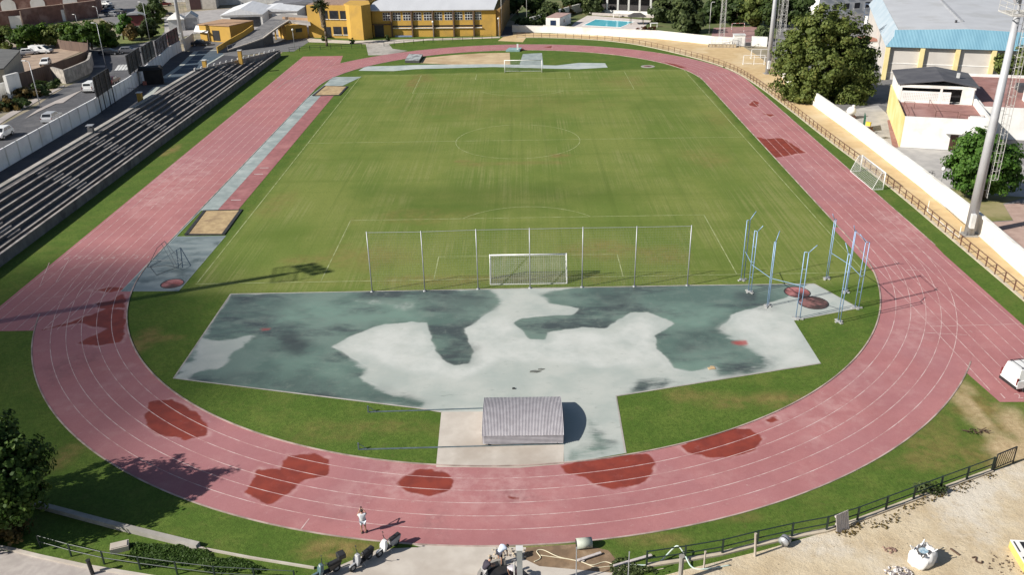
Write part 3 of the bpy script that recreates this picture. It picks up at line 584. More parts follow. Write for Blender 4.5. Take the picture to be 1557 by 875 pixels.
# ------------------------------------------------------------------ football goals, ball-stop net, throwing cage
GOALW = M('goal_white', (0.80, 0.80, 0.79), (0.70, 0.70, 0.69), 2.0, 0.4)
NETM = M('net_cord', (0.55, 0.56, 0.55), (0.45, 0.46, 0.45), 3.0, 0.8)
NETG = M('grey_net_cord', (0.33, 0.35, 0.33), (0.26, 0.28, 0.27), 3.0, 0.8)
def net_patch(mb, a, b, c, d, nu, nv, r):
    """cords between four corners a-b (one side) and d-c (the other)"""
    a, b, c, d = map(Vector, (a, b, c, d))
    for i in range(nu+1):
        t = i/nu; p0, p1 = a.lerp(b, t), d.lerp(c, t)
        for k in range(3): mb.tube(p0.lerp(p1, k/3), p0.lerp(p1, (k+1)/3), r, 3, caps=False)
    for j in range(nv+1):
        t = j/nv; mb.tube(a.lerp(d, t), b.lerp(c, t), r, 3, caps=False)
def football_goal(label, p0, p1, h, depth_top, depth_bot, cords, r=0.07, slack=0.0):
    """p0, p1: post feet; the net goes to the left of p0->p1 turned back"""
    p0, p1 = Vector((p0[0], p0[1], 0)), Vector((p1[0], p1[1], 0)); u = (p1-p0).normalized(); n = Vector((u.y, -u.x, 0))
    t = thing('football_goal', label, 'goal', (p0+p1)/2)
    Z = Vector((0, 0, 1))
    for p in (p0, p1): MB().tube(p, p+Z*(h+r), r, 8).build('post', GOALW, t, True)
    MB().tube(p0+Z*h, p1+Z*h, r, 8).build('crossbar', GOALW, t, True)
    b0, b1 = p0+n*depth_bot, p1+n*depth_bot; t0, t1 = p0+Z*(h-.03)+n*depth_top, p1+Z*(h-.03)+n*depth_top
    fr = MB()
    fr.path([p0+Z*.03, b0+Z*.03, b1+Z*.03, p1+Z*.03], 0.035, 6)
    fr.path([p0+Z*h, t0, b0+Z*.03], 0.03, 6); fr.path([p1+Z*h, t1, b1+Z*.03], 0.03, 6)
    fr.build('back_frame', GOALW, t)
    if cords:
        nm = MB(); q = 0.012; m = max(8, int((p1-p0).length/cords)); v = max(4, int(h/cords))
        if depth_top > .2: net_patch(nm, p0+Z*h, p1+Z*h, t1, t0, m, max(2, int(depth_top/cords)), q)
        net_patch(nm, t0, t1, b1, b0, m, v, q)
        for a, tt, bb in ((p0, t0, b0), (p1, t1, b1)): net_patch(nm, a+Z*h, tt, bb, a, max(3, int(depth_bot/cords)), v, q)
        nm.build('net', NETM, t)
    return t
football_goal('white full-size goal with a sagging net on the goal line before the tall net fence', (-3.66, 0), (3.66, 0), 2.44, 0.5, 1.5, 0.17)
a, b = G(824, 110.2), G(767.5, 110.6)
football_goal('white full-size goal at the far end of the pitch, seen against the grey runway', (a.x, a.y), (b.x, b.y), 2.44, 0.4, 1.4, 0.24)
a, b = G(1342.5, 288.5), G(1308, 260.5)
football_goal('small white goal with net standing on the grass verge between track and brown rail', (b.x, b.y), (a.x, a.y), 2.1, 0.5, 1.3, 0.19)
# ball-stop net
nb = [(566, 444), (646, 443), (727, 440), (806, 438.5), (885, 437), (964.5, 436), (1045, 434.5)]
nt_ = thing('net_fence', 'tall ball-stop fence of seven grey posts and thin netting behind the near goal', 'net fence', G(806, 438.5))
pb = [G(*p) for p in nb]
for p in pb:
    MB().tube(p, p+Vector((0, 0, 6.1)), 0.055, 8, 0.045).obox((p.x, p.y, 0), (.3, .3, .05)).build('post', STEEL, nt_, True)
mb = MB()
for p, q in zip(pb[:-1], pb[1:]): mb.tube(p+Vector((0, 0, 6.0)), q+Vector((0, 0, 6.0)), 0.022, 6)
mb.build('top_rail', STEEL, nt_)
nm = MB()
for p, q in zip(pb[:-1], pb[1:]): net_patch(nm, p+Vector((0, 0, 5.98)), q+Vector((0, 0, 5.98)), q+Vector((0, 0, .1)), p+Vector((0, 0, .1)), 20, 24, 0.0035)
nm.build('netting', NETG, nt_)
# throwing cage: free-standing masts with bent arms, joined by bars
masts = [((1128.9, 426.5), (1139, 335), (1150, 320.4), 'leftmost pale cage mast on the turf behind the grey court, arm bent right'),
 ((1139.7, 444.7), (1150, 351.7), (1160.8, 343.7), 'pale cage mast standing on a dark damp spot of the court, second from left'),
 ((1167.3, 466), (1180, 367.6), (1186, 353.4), 'pale cage mast on grey court just left of the two red circles'),
 ((1213, 485), (1231.4, 383.9), (1244.6, 373.4), 'pale cage mast at the court edge just below the two red circles'),
 ((1257, 424), (1272.2, 334), (1266.4, 323.5), 'farthest pale cage mast on turf beside the track, arm bent left'),
 ((1275.5, 490), (1290.3, 387), (1286, 372), 'nearest pale cage mast, standing on the grass corner beyond the court edge'),
 ((1286, 444.7), (1301.5, 351.3), (1298.3, 343.7), 'pale cage mast on turf behind the tightest cluster beside the track'),
 ((1302.6, 469), (1313.5, 368.6), (1306, 359), 'rightmost pale cage mast standing at the court tip close to the track')]
MTOP = []
for bpx, kpx, tpx, lab in masts:
    b0 = G(*bpx); h = HT(b0, kpx[1])
    # the arm leans outwards in the plane across the picture: solve its run from the tip
    tip = None; best = 1e9
    for ang in np.linspace(0, 2*math.pi, 49)[:-1]:
        c = b0+Vector((0.75*math.cos(ang), 0.75*math.sin(ang), h+0.75)); q = PX(c); e = (q[0]-tpx[0])**2+(q[1]-tpx[1])**2
        if e < best: best, tip = e, c
    t = thing('cage_mast', lab, 'mast', b0, group='masts of the throwing cage')
    d = Vector((tip.x-b0.x, tip.y-b0.y, 0)).normalized(); s = Vector((-d.y, d.x, 0))
    for sg in (-1, 1):
        MB().path([b0+d*0.17*sg, b0+d*0.17*sg+Vector((0, 0, h))], 0.038, 6).build('tube', STEELB, t, True)
    for k in (1, 2, 3): MB().tube(b0-d*.17+Vector((0, 0, h*k/4)), b0+d*.17+Vector((0, 0, h*k/4)), 0.016, 5).build('rung', STEELB, t)
    MB().path([b0+d*0.17+Vector((0, 0, h)), tip], 0.035, 6).path([b0-d*.17+Vector((0, 0, h)), b0+d*.17+Vector((0, 0, h))], .032, 6).build('arm', STEELB, t, True)
    MB().obox((b0.x, b0.y, 0), (0.95, .22, .10), math.atan2(d.y, d.x)).obox((b0.x, b0.y, 0), (0.22, .7, .075), math.atan2(d.y, d.x)).build('foot', M('mast_foot', (0.36, 0.36, 0.35), None, 2.0, 0.8), t)
    MTOP.append((b0, h))
def bar(name, lab, pts, r=0.028):
    o = MB().path(pts, r, 6).build(name, STEELB); root_mesh(o, pts[0]); tag(o, lab, 'tie bar', 'tie bars of the throwing cage')
def at(i, k): return MTOP[i][0]+Vector((0, 0, MTOP[i][1]*k))
bar('tie_bar', 'thin grey bar linking the four left masts of the cage at mid height', [at(0, .48), at(1, .45), at(2, .44), at(3, .50)])
bar('tie_bar', 'thin grey bar linking the far right masts of the cage at mid height', [at(4, .45), at(6, .45), at(7, .48)])
bar('tie_bar', 'thin bar between the tops of the two rightmost cage masts', [at(6, 1.0), at(7, 1.0)], 0.02)
# throwing circles
CIRD = M('circle_red', (0.27, 0.075, 0.072), (0.06, 0.03, 0.028), 0.55, 0.8, c3=(0.38, 0.16, 0.155), scale3=0.5)
CIRK = M('circle_dark', (0.075, 0.042, 0.036), (0.04, 0.028, 0.025), 0.9, 0.7, c3=(0.24, 0.11, 0.10), scale3=0.6)
def disc(c, r, z, n=28): return [(c.x+r*math.cos(2*math.pi*i/n), c.y+r*math.sin(2*math.pi*i/n)) for i in range(n)]
for px, r, lab, m in (((1212, 445), 1.15, 'red throwing circle in the grey court, the upper of the two', CIRD), ((1236.5, 461), 1.3, 'dark stained throwing circle in the grey court, the lower of the two', CIRK),
                   ((262, 432), 1.07, 'red and black throwing circle on the grey deck by the left bend', CIRD), ((985, 101), 1.1, 'grey throwing circle with a dark middle in the far turf', CIRK)):
    c = G(*px); c.z = 0
    t = thing('throwing_circle', lab, 'throwing circle', c, group='throwing circles')
    P = disc(c, r, 0); MB().wall(P+[P[0]], 0.09 if px[0] != 985 else 0.6, 0.0, 0.036).build('rim', PITW if px[0] != 985 else CONC, t)
    MB().sheet(disc(c, r-.02, 0), 0.026).build('floor', m, t)
# sliding vaulted shelter on two rails
SHX0, SHX1, SHY0, SHY1 = -3.42, 2.05, -27.45, -22.7
TIN = M('corrugated_sheet', (0.47, 0.45, 0.47), (0.40, 0.38, 0.40), 2.0, 0.5, metal=0.25)
sh = thing('sliding_shelter', 'corrugated grey vaulted sliding shelter on rails at the edge of the stained court', 'shelter', ((SHX0+SHX1)/2, SHY0, 0))
eave, rise = 0.78, 0.52
rb = MB(); n = 220; ns = 14; vs = []; fs = []
for i in range(n+1):
    x = SHX0-.04+(SHX1-SHX0+.08)*i/n; c = 0.028*math.cos(2*math.pi*i/4)
    for j in range(ns+1):
        t = j/ns; y = SHY0-0.06+(SHY1-SHY0+.12)*t; vs.append((x, y, eave+rise*math.sin(math.pi*t)**0.85+c))
for i in range(n):
    for j in range(ns): a = i*(ns+1)+j; fs.append((a, a+ns+1, a+ns+2, a+1))
rb.add(vs, fs); o = rb.build('roof', TIN, sh); sm = o.modifiers.new('thick', 'SOLIDIFY'); sm.thickness = 0.02
for y, sg in ((SHY0, -1), (SHY1, 1)):
    w = MB(); m = 24; vs = []; fs = []
    for i in range(m+1):
        z = 0.14+(eave-.14)*i/m; c = sg*0.05*math.cos(2*math.pi*i/4); vs += [(SHX0, y+c, z), (SHX1, y+c, z)]
    for i in range(m): fs.append((2*i, 2*i+1, 2*i+3, 2*i+2))
    w.add(vs, fs); o = w.build('side_wall', TIN, sh); sm = o.modifiers.new('thick', 'SOLIDIFY'); sm.thickness = 0.02
for x in (SHX0, SHX1):
    w = MB(); pts = [(x, SHY0+.05, .14)]+[(x, SHY0+(SHY1-SHY0)*j/ns, eave-.04+rise*math.sin(math.pi*j/ns)**.85) for j in range(ns+1)]+[(x, SHY1-.05, .14)]
    w.poly(pts if x > 0 else pts[::-1]); o = w.build('end_wall', TIN, sh); sm = o.modifiers.new('thick', 'SOLIDIFY'); sm.thickness = 0.03
for x in (SHX0+.4, SHX1-.4):
    for y in (SHY0, SHY1): MB().tube((x, y-.04, .085), (x, y+.04, .085), .075, 12).build('wheel', BLACK, sh)
RAILM = M('rail_steel', (0.17, 0.22, 0.24), (0.12, 0.15, 0.16), 2.0, 0.5, metal=0.4)
for (px0, y, lab) in (((560, 627.5), SHY1, 'rear guide rail with an upright end stop, along the top of the shelter apron'), ((545.5, 684.5), SHY0, 'front guide rail with an upright end stop, under the shelter front')):
    p = G(*px0); t = thing('guide_rail', lab, 'rail', (p.x, p.y, 0), group='guide rails of the shelter')
    e = Vector((SHX1+.1, y, 0))
    MB().hexa([(p.x, p.y-.06, 0), (e.x, e.y-.06, 0), (e.x, e.y+.06, 0), (p.x, p.y+.06, 0)], [(p.x, p.y-.06, .045), (e.x, e.y-.06, .045), (e.x, e.y+.06, .045), (p.x, p.y+.06, .045)]).build('rail', RAILM, t)
    MB().box(p.x-.04, p.y-.05, 0.0, p.x+.05, p.y+.05, .55).tube((p.x, p.y, .5), (p.x+.6, p.y+.02, .05), .025, 5).build('end_stop', RAILM, t)
# landing mat, water-jump barrier, bent frame and small bits on the courts
a = [G(*p) for p in [(616, 95.5), (637.5, 96), (643, 86.5), (622, 86)]]
t = thing('landing_mat', 'grey landing mat with a dark side lying at the end of the far sand', 'landing mat', a[0])
MB().prism([(p.x, p.y) for p in a], 0.03, 0.55, 0).build('cushion', M('mat_dark', (0.06, 0.06, 0.065), None, 2, .6), t)
MB().prism([(p.x, p.y) for p in a], 0.55, 0.60, 0).build('cover', M('mat_grey', (0.36, 0.385, 0.385), (0.16, 0.17, 0.17), 0.8, 0.6, lo=.5, hi=.6), t)
a = [G(*p) for p in [(769, 78.5), (790, 78.5), (794, 74.5), (774, 74.5)]]
t = thing('water_jump', 'blue-green water jump cover with white upright post at the far bend', 'water jump', a[0])
MB().prism([(p.x, p.y) for p in a], 0.0, 0.35).build('cover', M('jump_cover', (0.24, 0.37, 0.36), (0.19, 0.30, 0.30), 1, .6), t)
c = G(787, 77.5); MB().obox((c.x, c.y, .35), (.38, .38, 1.2)).build('post', GOALW, t)
c = G(792.5, 76); MB().obox((c.x, c.y, 0), (.9, .9, .3)).build('footing', M('dark_red', (0.16, 0.03, 0.025), None, 1, .7), t)
FRM = M('dark_rod', (0.06, 0.075, 0.085), (0.1, 0.11, 0.12), 4, .5, metal=.5)
def cr2(x, y, z=0.0): return G(170+x/3.976, 240+y/3.976, z)
t = thing('bent_frame', 'wire frame of thin dark rods lying on the grey deck beside the sand pit', 'metal frame', cr2(330, 650))
fm = MB(); r = 0.028
fm.path([cr2(275, 545, .9), cr2(320, 505, 1.0), cr2(425, 632, .55), cr2(395, 662, .4), cr2(270, 710, .03), cr2(230, 660, .05), cr2(300, 625, .3), cr2(425, 632, .55)], r)
fm.path([cr2(320, 505, 1.0), cr2(390, 650, .4)], r); fm.path([cr2(300, 520, .95), cr2(375, 655, .3)], r); fm.path([cr2(275, 545, .9), cr2(215, 665, .04), cr2(330, 650, .03), cr2(395, 662, .4)], r); fm.path([cr2(240, 620, .04), cr2(420, 615, .5)], r)
fm.build('rods', FRM, t)
c = G(1082, 561); o = MB().obox((0, 0, 0), (.55, .32, .05), .2).obox((.1, .28, 0), (.3, .12, .03), -.2).build('board', M('raw_board', (0.50, 0.36, 0.20), None, 4, .8)); o.location = (c.x, c.y, .012); tag(o, 'pale wooden board lying on the stained court near its right edge', 'board')
for px, sc, lab in (((814, 566), 1, 'grey flat scrap of sheet lying on the pale middle of the court'), ((823, 562.5), .6, 'smaller light strip beside the grey scrap on the court')):
    c = G(*px); o = MB().prism([(-.45*sc, -.1*sc), (.1*sc, -.16*sc), (.5*sc, .05*sc), (.0, .2*sc), (-.4*sc, .1*sc)], 0, .04).build('metal_scrap', M('scrap', (.16, .17, .15), (.09, .09, .08), 4, .6)); o.location = (c.x, c.y, .012); tag(o, lab, 'scrap')
c = G(781, 592); o = MB().prism([(-.11, -.06), (.1, -.08), (.12, .05), (-.08, .07)], 0, .09).build('stone', BLACK); o.location = (c.x, c.y, .012); tag(o, 'small black stone on the pale court just behind the shelter', 'stone')
# ------------------------------------------------------------------ foliage
def mat_leaf(name, dark, mid, light, hue2=None):
    m = bpy.data.materials.new(name); nt, b, out = nodes_of(m); b.inputs['Roughness'].default_value = 0.6
    b.inputs['Specular IOR Level'].default_value = 0.25
    t = attr(nt, 'tone')
    c = mix(nt, ramp(nt, t, 0.0, 0.6), dark, mid); c = mix(nt, ramp(nt, t, 0.6, 1.0), c, light)
    nt.links.new(c, b.inputs['Base Color'])
    tr = nt.nodes.new('ShaderNodeBsdfTranslucent'); nt.links.new(c, tr.inputs[0])
    ms = nt.nodes.new('ShaderNodeMixShader'); ms.inputs[0].default_value = 0.40
    nt.links.new(b.outputs[0], ms.inputs[1]); nt.links.new(tr.outputs[0], ms.inputs[2]); nt.links.new(ms.outputs[0], out.inputs[0])
    MATS[name] = m; return m
LF_FICUS = mat_leaf('ficus_leaf', (0.078, 0.108, 0.024), (0.140, 0.180, 0.044), (0.225, 0.240, 0.065))
LF_BRIGHT = mat_leaf('bright_leaf', (0.045, 0.105, 0.016), (0.080, 0.175, 0.026), (0.14, 0.25, 0.05))
LF_DARK = mat_leaf('dark_leaf', (0.026, 0.048, 0.013), (0.052, 0.084, 0.022), (0.10, 0.14, 0.035))
LF_OLIVE = mat_leaf('olive_leaf', (0.040, 0.062, 0.022), (0.085, 0.115, 0.040), (0.15, 0.18, 0.065))
LF_POPLAR = mat_leaf('poplar_leaf', (0.032, 0.065, 0.014), (0.058, 0.110, 0.020), (0.14, 0.20, 0.045))
LF_DRY = mat_leaf('dry_leaf', (0.07, 0.055, 0.02), (0.13, 0.095, 0.03), (0.23, 0.15, 0.05))
LF_PALM = mat_leaf('palm_leaf', (0.020, 0.035, 0.010), (0.040, 0.060, 0.018), (0.085, 0.105, 0.035))
LF_HEDGE = mat_leaf('hedge_leaf', (0.030, 0.060, 0.010), (0.060, 0.120, 0.014), (0.12, 0.20, 0.02))
def leaf_mesh(name, C, Nn, size, mat_, parent, tone, asp=1.0, rng=RNG):
    """many small leaf clumps: one bent quad pair per point"""
    n = len(C); Nn = Nn/np.linalg.norm(Nn, axis=1, keepdims=True)
    a = np.cross(Nn, rng.normal(size=(n, 3))); a /= np.linalg.norm(a, axis=1, keepdims=True)+1e-9; b = np.cross(Nn, a)
    s = (size*(0.6+0.8*rng.random(n)))[:, None]*0.5
    v = np.stack([C-a*s*asp-b*s*.35, C-b*s+Nn*s*.25, C+a*s*asp-b*s*.2, C+a*s*.5*asp+b*s*.75, C+b*s*.95-Nn*s*.2, C-a*s*.7*asp+b*s*.5], 1).reshape(-1, 3)
    m = inv_of(parent); off = np.array(m.translation); R3 = np.array(m.to_3x3()); v = v@R3.T+off
    me = bpy.data.meshes.new(name); me.vertices.add(6*n); me.vertices.foreach_set('co', v.ravel())
    me.loops.add(6*n); me.loops.foreach_set('vertex_index', np.arange(6*n, dtype=np.int32))
    me.polygons.add(n); me.polygons.foreach_set('loop_start', np.arange(0, 6*n, 6, dtype=np.int32)); me.polygons.foreach_set('loop_total', np.full(n, 6, dtype=np.int32))
    me.update(calc_edges=True); me.materials.append(mat_)
    at_ = me.attributes.new('tone', 'FLOAT', 'FACE'); at_.data.foreach_set('value', np.clip(tone, 0, 1).astype(np.float32))
    o = bpy.data.objects.new(name, me); COL.objects.link(o); o.parent = parent; return o
def crown_points(blobs, n, clumps, csize, rng=RNG, shell=0.55):
    vol = np.array([b[3]*b[4]*b[5] for b in blobs])**0.67; pk = vol/vol.sum()
    ib = rng.choice(len(blobs), clumps, p=pk); B = np.array(blobs)[ib]
    d = rng.normal(size=(clumps, 3)); d /= np.linalg.norm(d, axis=1, keepdims=True)
    rr = (shell+(1-shell)*rng.random(clumps))[:, None]*(0.92+0.2*rng.random(clumps))[:, None]
    cc = B[:, :3]+d*B[:, 3:6]*rr; ct = rng.random(clumps); cs = csize*(0.6+0.8*rng.random(clumps))
    ic = rng.integers(0, clumps, n)
    off = rng.normal(size=(n, 3)); off /= np.linalg.norm(off, axis=1, keepdims=True); off *= (rng.random(n)**0.4)[:, None]*cs[ic][:, None]
    off[:, 2] *= 0.75
    C = cc[ic]+off; Nn = d[ic]*0.8+off/ (cs[ic][:, None])*0.7+rng.normal(size=(n, 3))*0.40+np.array([0, 0, .30])
    return C, Nn, np.clip(0.45*ct[ic]+0.55*rng.random(n), 0, 1)
def tree(name, label, base, blobs, n, leaf, mat_, clumps=None, csize=0.9, trunk_h=None, trunk_r=0.25, group=None, cat='tree', limbs=4, asp=1.0, shell=0.5):
    """blobs: (dx, dy, z, rx, ry, rz) relative to the base"""
    base = Vector(base); t = thing(name, label, cat, base, group=group)
    Bw = [(base.x+b[0], base.y+b[1], base.z+b[2], b[3], b[4], b[5]) for b in blobs]
    clumps = clumps or max(12, n//45)
    C, Nn, tone = crown_points(Bw, n, clumps, csize, shell=shell)
    C[:, 2] = np.maximum(C[:, 2], base.z+0.05)
    top = Vector(np.average([[b[0], b[1], b[2]] for b in Bw], axis=0, weights=[b[3]*b[4]*b[5] for b in Bw]))
    th = trunk_h if trunk_h is not None else max(0.5, (top.z-base.z)*0.6)
    tk = MB(); fork = base+Vector(((top.x-base.x)*.25, (top.y-base.y)*.25, th))
    tk.tube(base-Vector((0, 0, .1)), fork, trunk_r, 8, trunk_r*0.72)
    for b in sorted(Bw, key=lambda b: -b[3]*b[4]*b[5])[:limbs]:
        e = Vector((b[0], b[1], b[2]+b[5]*.3)); mid = fork.lerp(e, .5)+Vector((random.uniform(-.3, .3), random.uniform(-.3, .3), .2))
        tk.tube(fork, mid, trunk_r*.6, 6, trunk_r*.4); tk.tube(mid, e, trunk_r*.4, 6, trunk_r*.12)
    tk.build('trunk', TRUNK, t, True)
    leaf_mesh('crown', C, Nn, leaf, mat_, t, tone, asp); return t
def ring_blobs(r, z, h, k=6, cr=0.55, flat=1.0, seed=1):
    rs = random.Random(seed); L = [(0, 0, z, r*.75, r*.75, h*.5)]
    for i in range(k):
        a = 2*math.pi*(i+rs.random()*.6)/k; d = r*(.50+.15*rs.random()); q = cr*r*(.8+.4*rs.random())
        L.append((d*math.cos(a), d*math.sin(a), z+h*(rs.random()-.5)*.5, q, q, q*flat*(.8+.4*rs.random())))
    return L
# ------------------------------------------------------------------ rails, boundary walls and light towers
BROWN = M('brown_rail_paint', (0.155, 0.070, 0.045), (0.11, 0.055, 0.04), 2.0, 0.6)
GREENR = M('dark_green_rail_paint', (0.012, 0.026, 0.020), (0.02, 0.035, 0.028), 2.0, 0.5)
def resample(pts, d):
    P = [Vector((p[0], p[1], 0)) for p in pts]; out = [P[0]]; carry = 0.0
    for a, b in zip(P[:-1], P[1:]):
        L = (b-a).length; t = d-carry
        while t <= L: out.append(a.lerp(b, t/L)); t += d
        carry = L-(t-d)
    return out
def rail_fence(name, label, pts, m, h=1.1, step=2.0, rails=(1.0, .55), r=0.035, kerb=None, group=None, zf=None, pr=0.045):
    P = resample(pts, step); zf = zf or (lambda x, y: 0.0)
    P = [Vector((p.x, p.y, zf(p.x, p.y))) for p in P]
    t = thing(name, label, 'fence', P[0], group=group)
    for p in P[:100]: MB().box(p.x-pr, p.y-pr, p.z, p.x+pr, p.y+pr, p.z+h).build('post', m, t)
    for k in rails: MB().path([p+Vector((0, 0, h*k)) for p in P], r, 6).build('rail', m, t)
    if kerb is not None: MB().wall([(p.x, p.y) for p in P], 0.28, lambda x, y: zf(x, y)-.02, lambda x, y: zf(x, y)+.12).build('kerb', kerb, t)
    return t
KERBC = M('fence_kerb', (0.50, 0.43, 0.33), (0.40, 0.34, 0.26), 1.0, 0.85)
def smooth_line(P, n=3):
    P = [Vector((p[0], p[1], 0)) for p in P]
    for _ in range(n):
        Q = [P[0]]
        for a, b in zip(P[:-1], P[1:]): Q += [a.lerp(b, .25), a.lerp(b, .75)]
        Q.append(P[-1]); P = Q
    return P
FS = smooth_line(FEN, 2); k = min(range(len(FS)), key=lambda i: (FS[i]-G(1100, 101)).length)
rail_fence('rail_fence', 'brown two-rail fence on a pale kerb along the right straight, before the white wall', FS[:k+1], BROWN, 1.15, 1.8, kerb=KERBC, group='brown rails round the track')
rail_fence('rail_fence', 'brown two-rail fence curving round the far bend before the pool wall', FS[k:], BROWN, 1.15, 2.0, kerb=KERBC, group='brown rails round the track')
def wall_thing(label, pts, h, th=0.26, m=None, pil=None, cap=True):
    P = [G(*p) for p in pts]; t = thing('boundary_wall', label, 'wall', P[0], group='white boundary walls')
    MB().wall(P, th, -.05, h).build('wall', m or WALLW, t)
    if cap: MB().wall(P, th+.10, h+.001, h+.07).build('coping', m or WALLW, t)
    if pil:
        for p in resample(P, pil): MB().obox((p.x, p.y, 0), (.45, .45, h+.02), .0).build('pillar', m or WALLW, t)
wall_thing('long white boundary wall along the right straight, between walkway and club yard', wpx[7:15], 2.1)
wall_thing('white boundary wall behind the far bend, in front of the pool', [(826, 49.8), (905, 54), (1000, 58.5), (1081, 67.5), (1113, 69.5)], 1.8)
wall_thing('short shaded white wall beside the yellow hall, left end of the pool wall', [(779, 48.5), (826.5, 49.6)], 1.6)
wall_thing('white side wall running back from the shrubs behind the pool house', [(806, 40), (868, 21.7), (895, 14)], 2.2)
c = G(1135, 69)
wall_thing('short piece of white wall right of the metal cage, ending at the far tower', [(1142, 69), (1166, 70.5)], 2.0)
# light towers
POLE = M('tower_grey', (0.46, 0.47, 0.49), (0.40, 0.41, 0.43), 0.6, 0.5, metal=0.15, c3=(0.36, 0.36, 0.38))
LADM = M('ladder_steel', (0.62, 0.61, 0.58), (0.5, 0.49, 0.47), 2.0, 0.5, metal=0.2)
def light_tower(label, b, h, side, full=True, r0=0.52, r1=0.30):
    """tapered pole with a caged ladder, head platform and lamps; side: direction of the ladder"""
    t = thing('light_tower', label, 'light tower', b, group='floodlight towers round the ground')
    Z = Vector((0, 0, 1)); s = Vector((math.cos(side), math.sin(side), 0)); w = Vector((-s.y, s.x, 0))
    MB().tube(b, b+Z*h, r0, 20, r1).build('pole', POLE, t, True)
    MB().obox((b.x, b.y, -.02), (1.5, 1.5, .12), side).build('plinth', CONC, t)
    cb = b-w*.75-s*.2; MB().obox((cb.x, cb.y, 1.1), (.42, .55, 1.5), side).build('switch_box', WHITE2, t)
    def at_(z, o=0.0): return b+s*((r0+(r1-r0)*z/h)+.42+o)+Z*z
    for q in (-.22, .22): MB().path([at_(4.2)+w*q, at_(h-.3)+w*q], 0.028, 5).build('ladder_rail', LADM, t)
    lad = MB(); z = 4.3
    while z < h-.3: lad.tube(at_(z)-w*.22, at_(z)+w*.22, 0.016, 4); z += 0.33
    tag(lad.build('rungs', LADM, t), kind='stuff')
    cg = MB(); z = 6.2
    hoop = lambda z: [at_(z)-w*.22, at_(z, .25)-w*.38, at_(z, .6)-w*.30, at_(z, .75), at_(z, .6)+w*.30, at_(z, .25)+w*.38, at_(z)+w*.22]
    while z < h-.5: cg.path(hoop(z), 0.02, 4); z += 0.95
    H0, H1 = hoop(6.2), hoop(h-.5)
    for a, e in list(zip(H0, H1))[1:-1]: cg.tube(a, e, 0.016, 4)
    for k in range(5):
        zz = 5+(h-6)*k/4; cg.tube(at_(zz), b+s*(r0+(r1-r0)*zz/h)+Z*zz, .02, 4)
    cg.build('ladder_cage', LADM, t)
    pf = MB()
    for k in range(13): q = -1.8+3.6*k/12; pf.tube(b-s*1.1+w*q+Z*h, b+s*1.1+w*q+Z*h, .03, 4)
    pf.path([b+s*i*1.1+w*j*1.8+Z*h for i, j in ((1, 1), (-1, 1), (-1, -1), (1, -1), (1, 1))], .06, 5); pf.build('platform', LADM, t)
    rl = MB()
    for zz in (.55, 1.05):
        c = [b+s*i*1.1+w*j*1.8+Z*(h+zz) for i, j in ((1, 1), (-1, 1), (-1, -1), (1, -1), (1, 1))]; rl.path(c, .025, 5)
    for i, j in ((1, 1), (-1, 1), (-1, -1), (1, -1), (1, 0), (-1, 0)): rl.tube(b+s*i*1.1+w*j*1.8+Z*h, b+s*i*1.1+w*j*1.8+Z*(h+1.05), .025, 5)
    rl.build('guard_rail', LADM, t)
    d = Vector((RX-b.x, 46-b.y, 0)).normalized(); e = Vector((-d.y, d.x, 0))
    MB().tube(b+Z*h, b+Z*(h+2.2), .14, 8).build('mast_head', POLE, t)
    for row in range(2):
        zz = h+1.3+row*.85; MB().tube(b+e*-1.7+Z*zz, b+e*1.7+Z*zz, .05, 6).build('lamp_bar', POLE, t)
        for k in range(4):
            c = b+e*(-1.35+.9*k)+d*.3+Z*zz; nn = (d-Z*.55).normalized(); up = e.cross(nn)
            q = [c+e*a*.34+up*bb*.3 for a, bb in ((-1, -1), (1, -1), (1, 1), (-1, 1))]
            MB().hexa([p-nn*.18 for p in q], [p+nn*.06 for p in q]).build('floodlight', M('floodlight_grey', (.28, .28, .29), None, 2, .4), t)
    return t
TW = G(1473, 357.5); light_tower('tall grey light tower with a caged ladder by the small round tree at right', TW, 22.6, math.radians(-8))
TF = G(1167, 112); light_tower('tall grey light tower left of the big dark tree at the far right corner', TF, 23, math.radians(5), r0=.48)
TLs = GL(278, 66); light_tower('tall grey light tower at the far left, rising beside the row of billboards', TLs, 23, math.radians(20), r0=.48)
light_tower('tall grey light tower just left of the frame whose shadow crosses the left bend', Vector((-54.6, -10.6, 0)), 22.6, math.radians(190))
def lattice_mast(label, b, h, w0, w1):
    t = thing('lattice_mast', label, 'lattice mast', b, group='lattice masts by the ball court'); Z = Vector((0, 0, 1))
    L = MB(); n = int(h/1.1); D = MB()
    C = lambda k, i: b+Vector((((-1, 1, 1, -1)[i])*(w0+(w1-w0)*k/n)/2, ((-1, -1, 1, 1)[i])*(w0+(w1-w0)*k/n)/2, h*k/n))
    for i in range(4): MB().path([C(0, i), C(n, i)], .045, 5).build('leg', LADM, t)
    for k in range(n):
        for i in range(4):
            j = (i+1) % 4; D.tube(C(k, i), C(k, j), .022, 4); D.tube(C(k, i) if k % 2 else C(k, j), C(k+1, j) if k % 2 else C(k+1, i), .022, 4)
    D.build('lattice', LADM, t)
lattice_mast('pale lattice mast by the red ball court behind the white wall', G(1097, 58), 20, 1.1, .6)
lattice_mast('pale lattice mast close behind the far right light tower', G(1189, 52), 20, 1.3, .7)
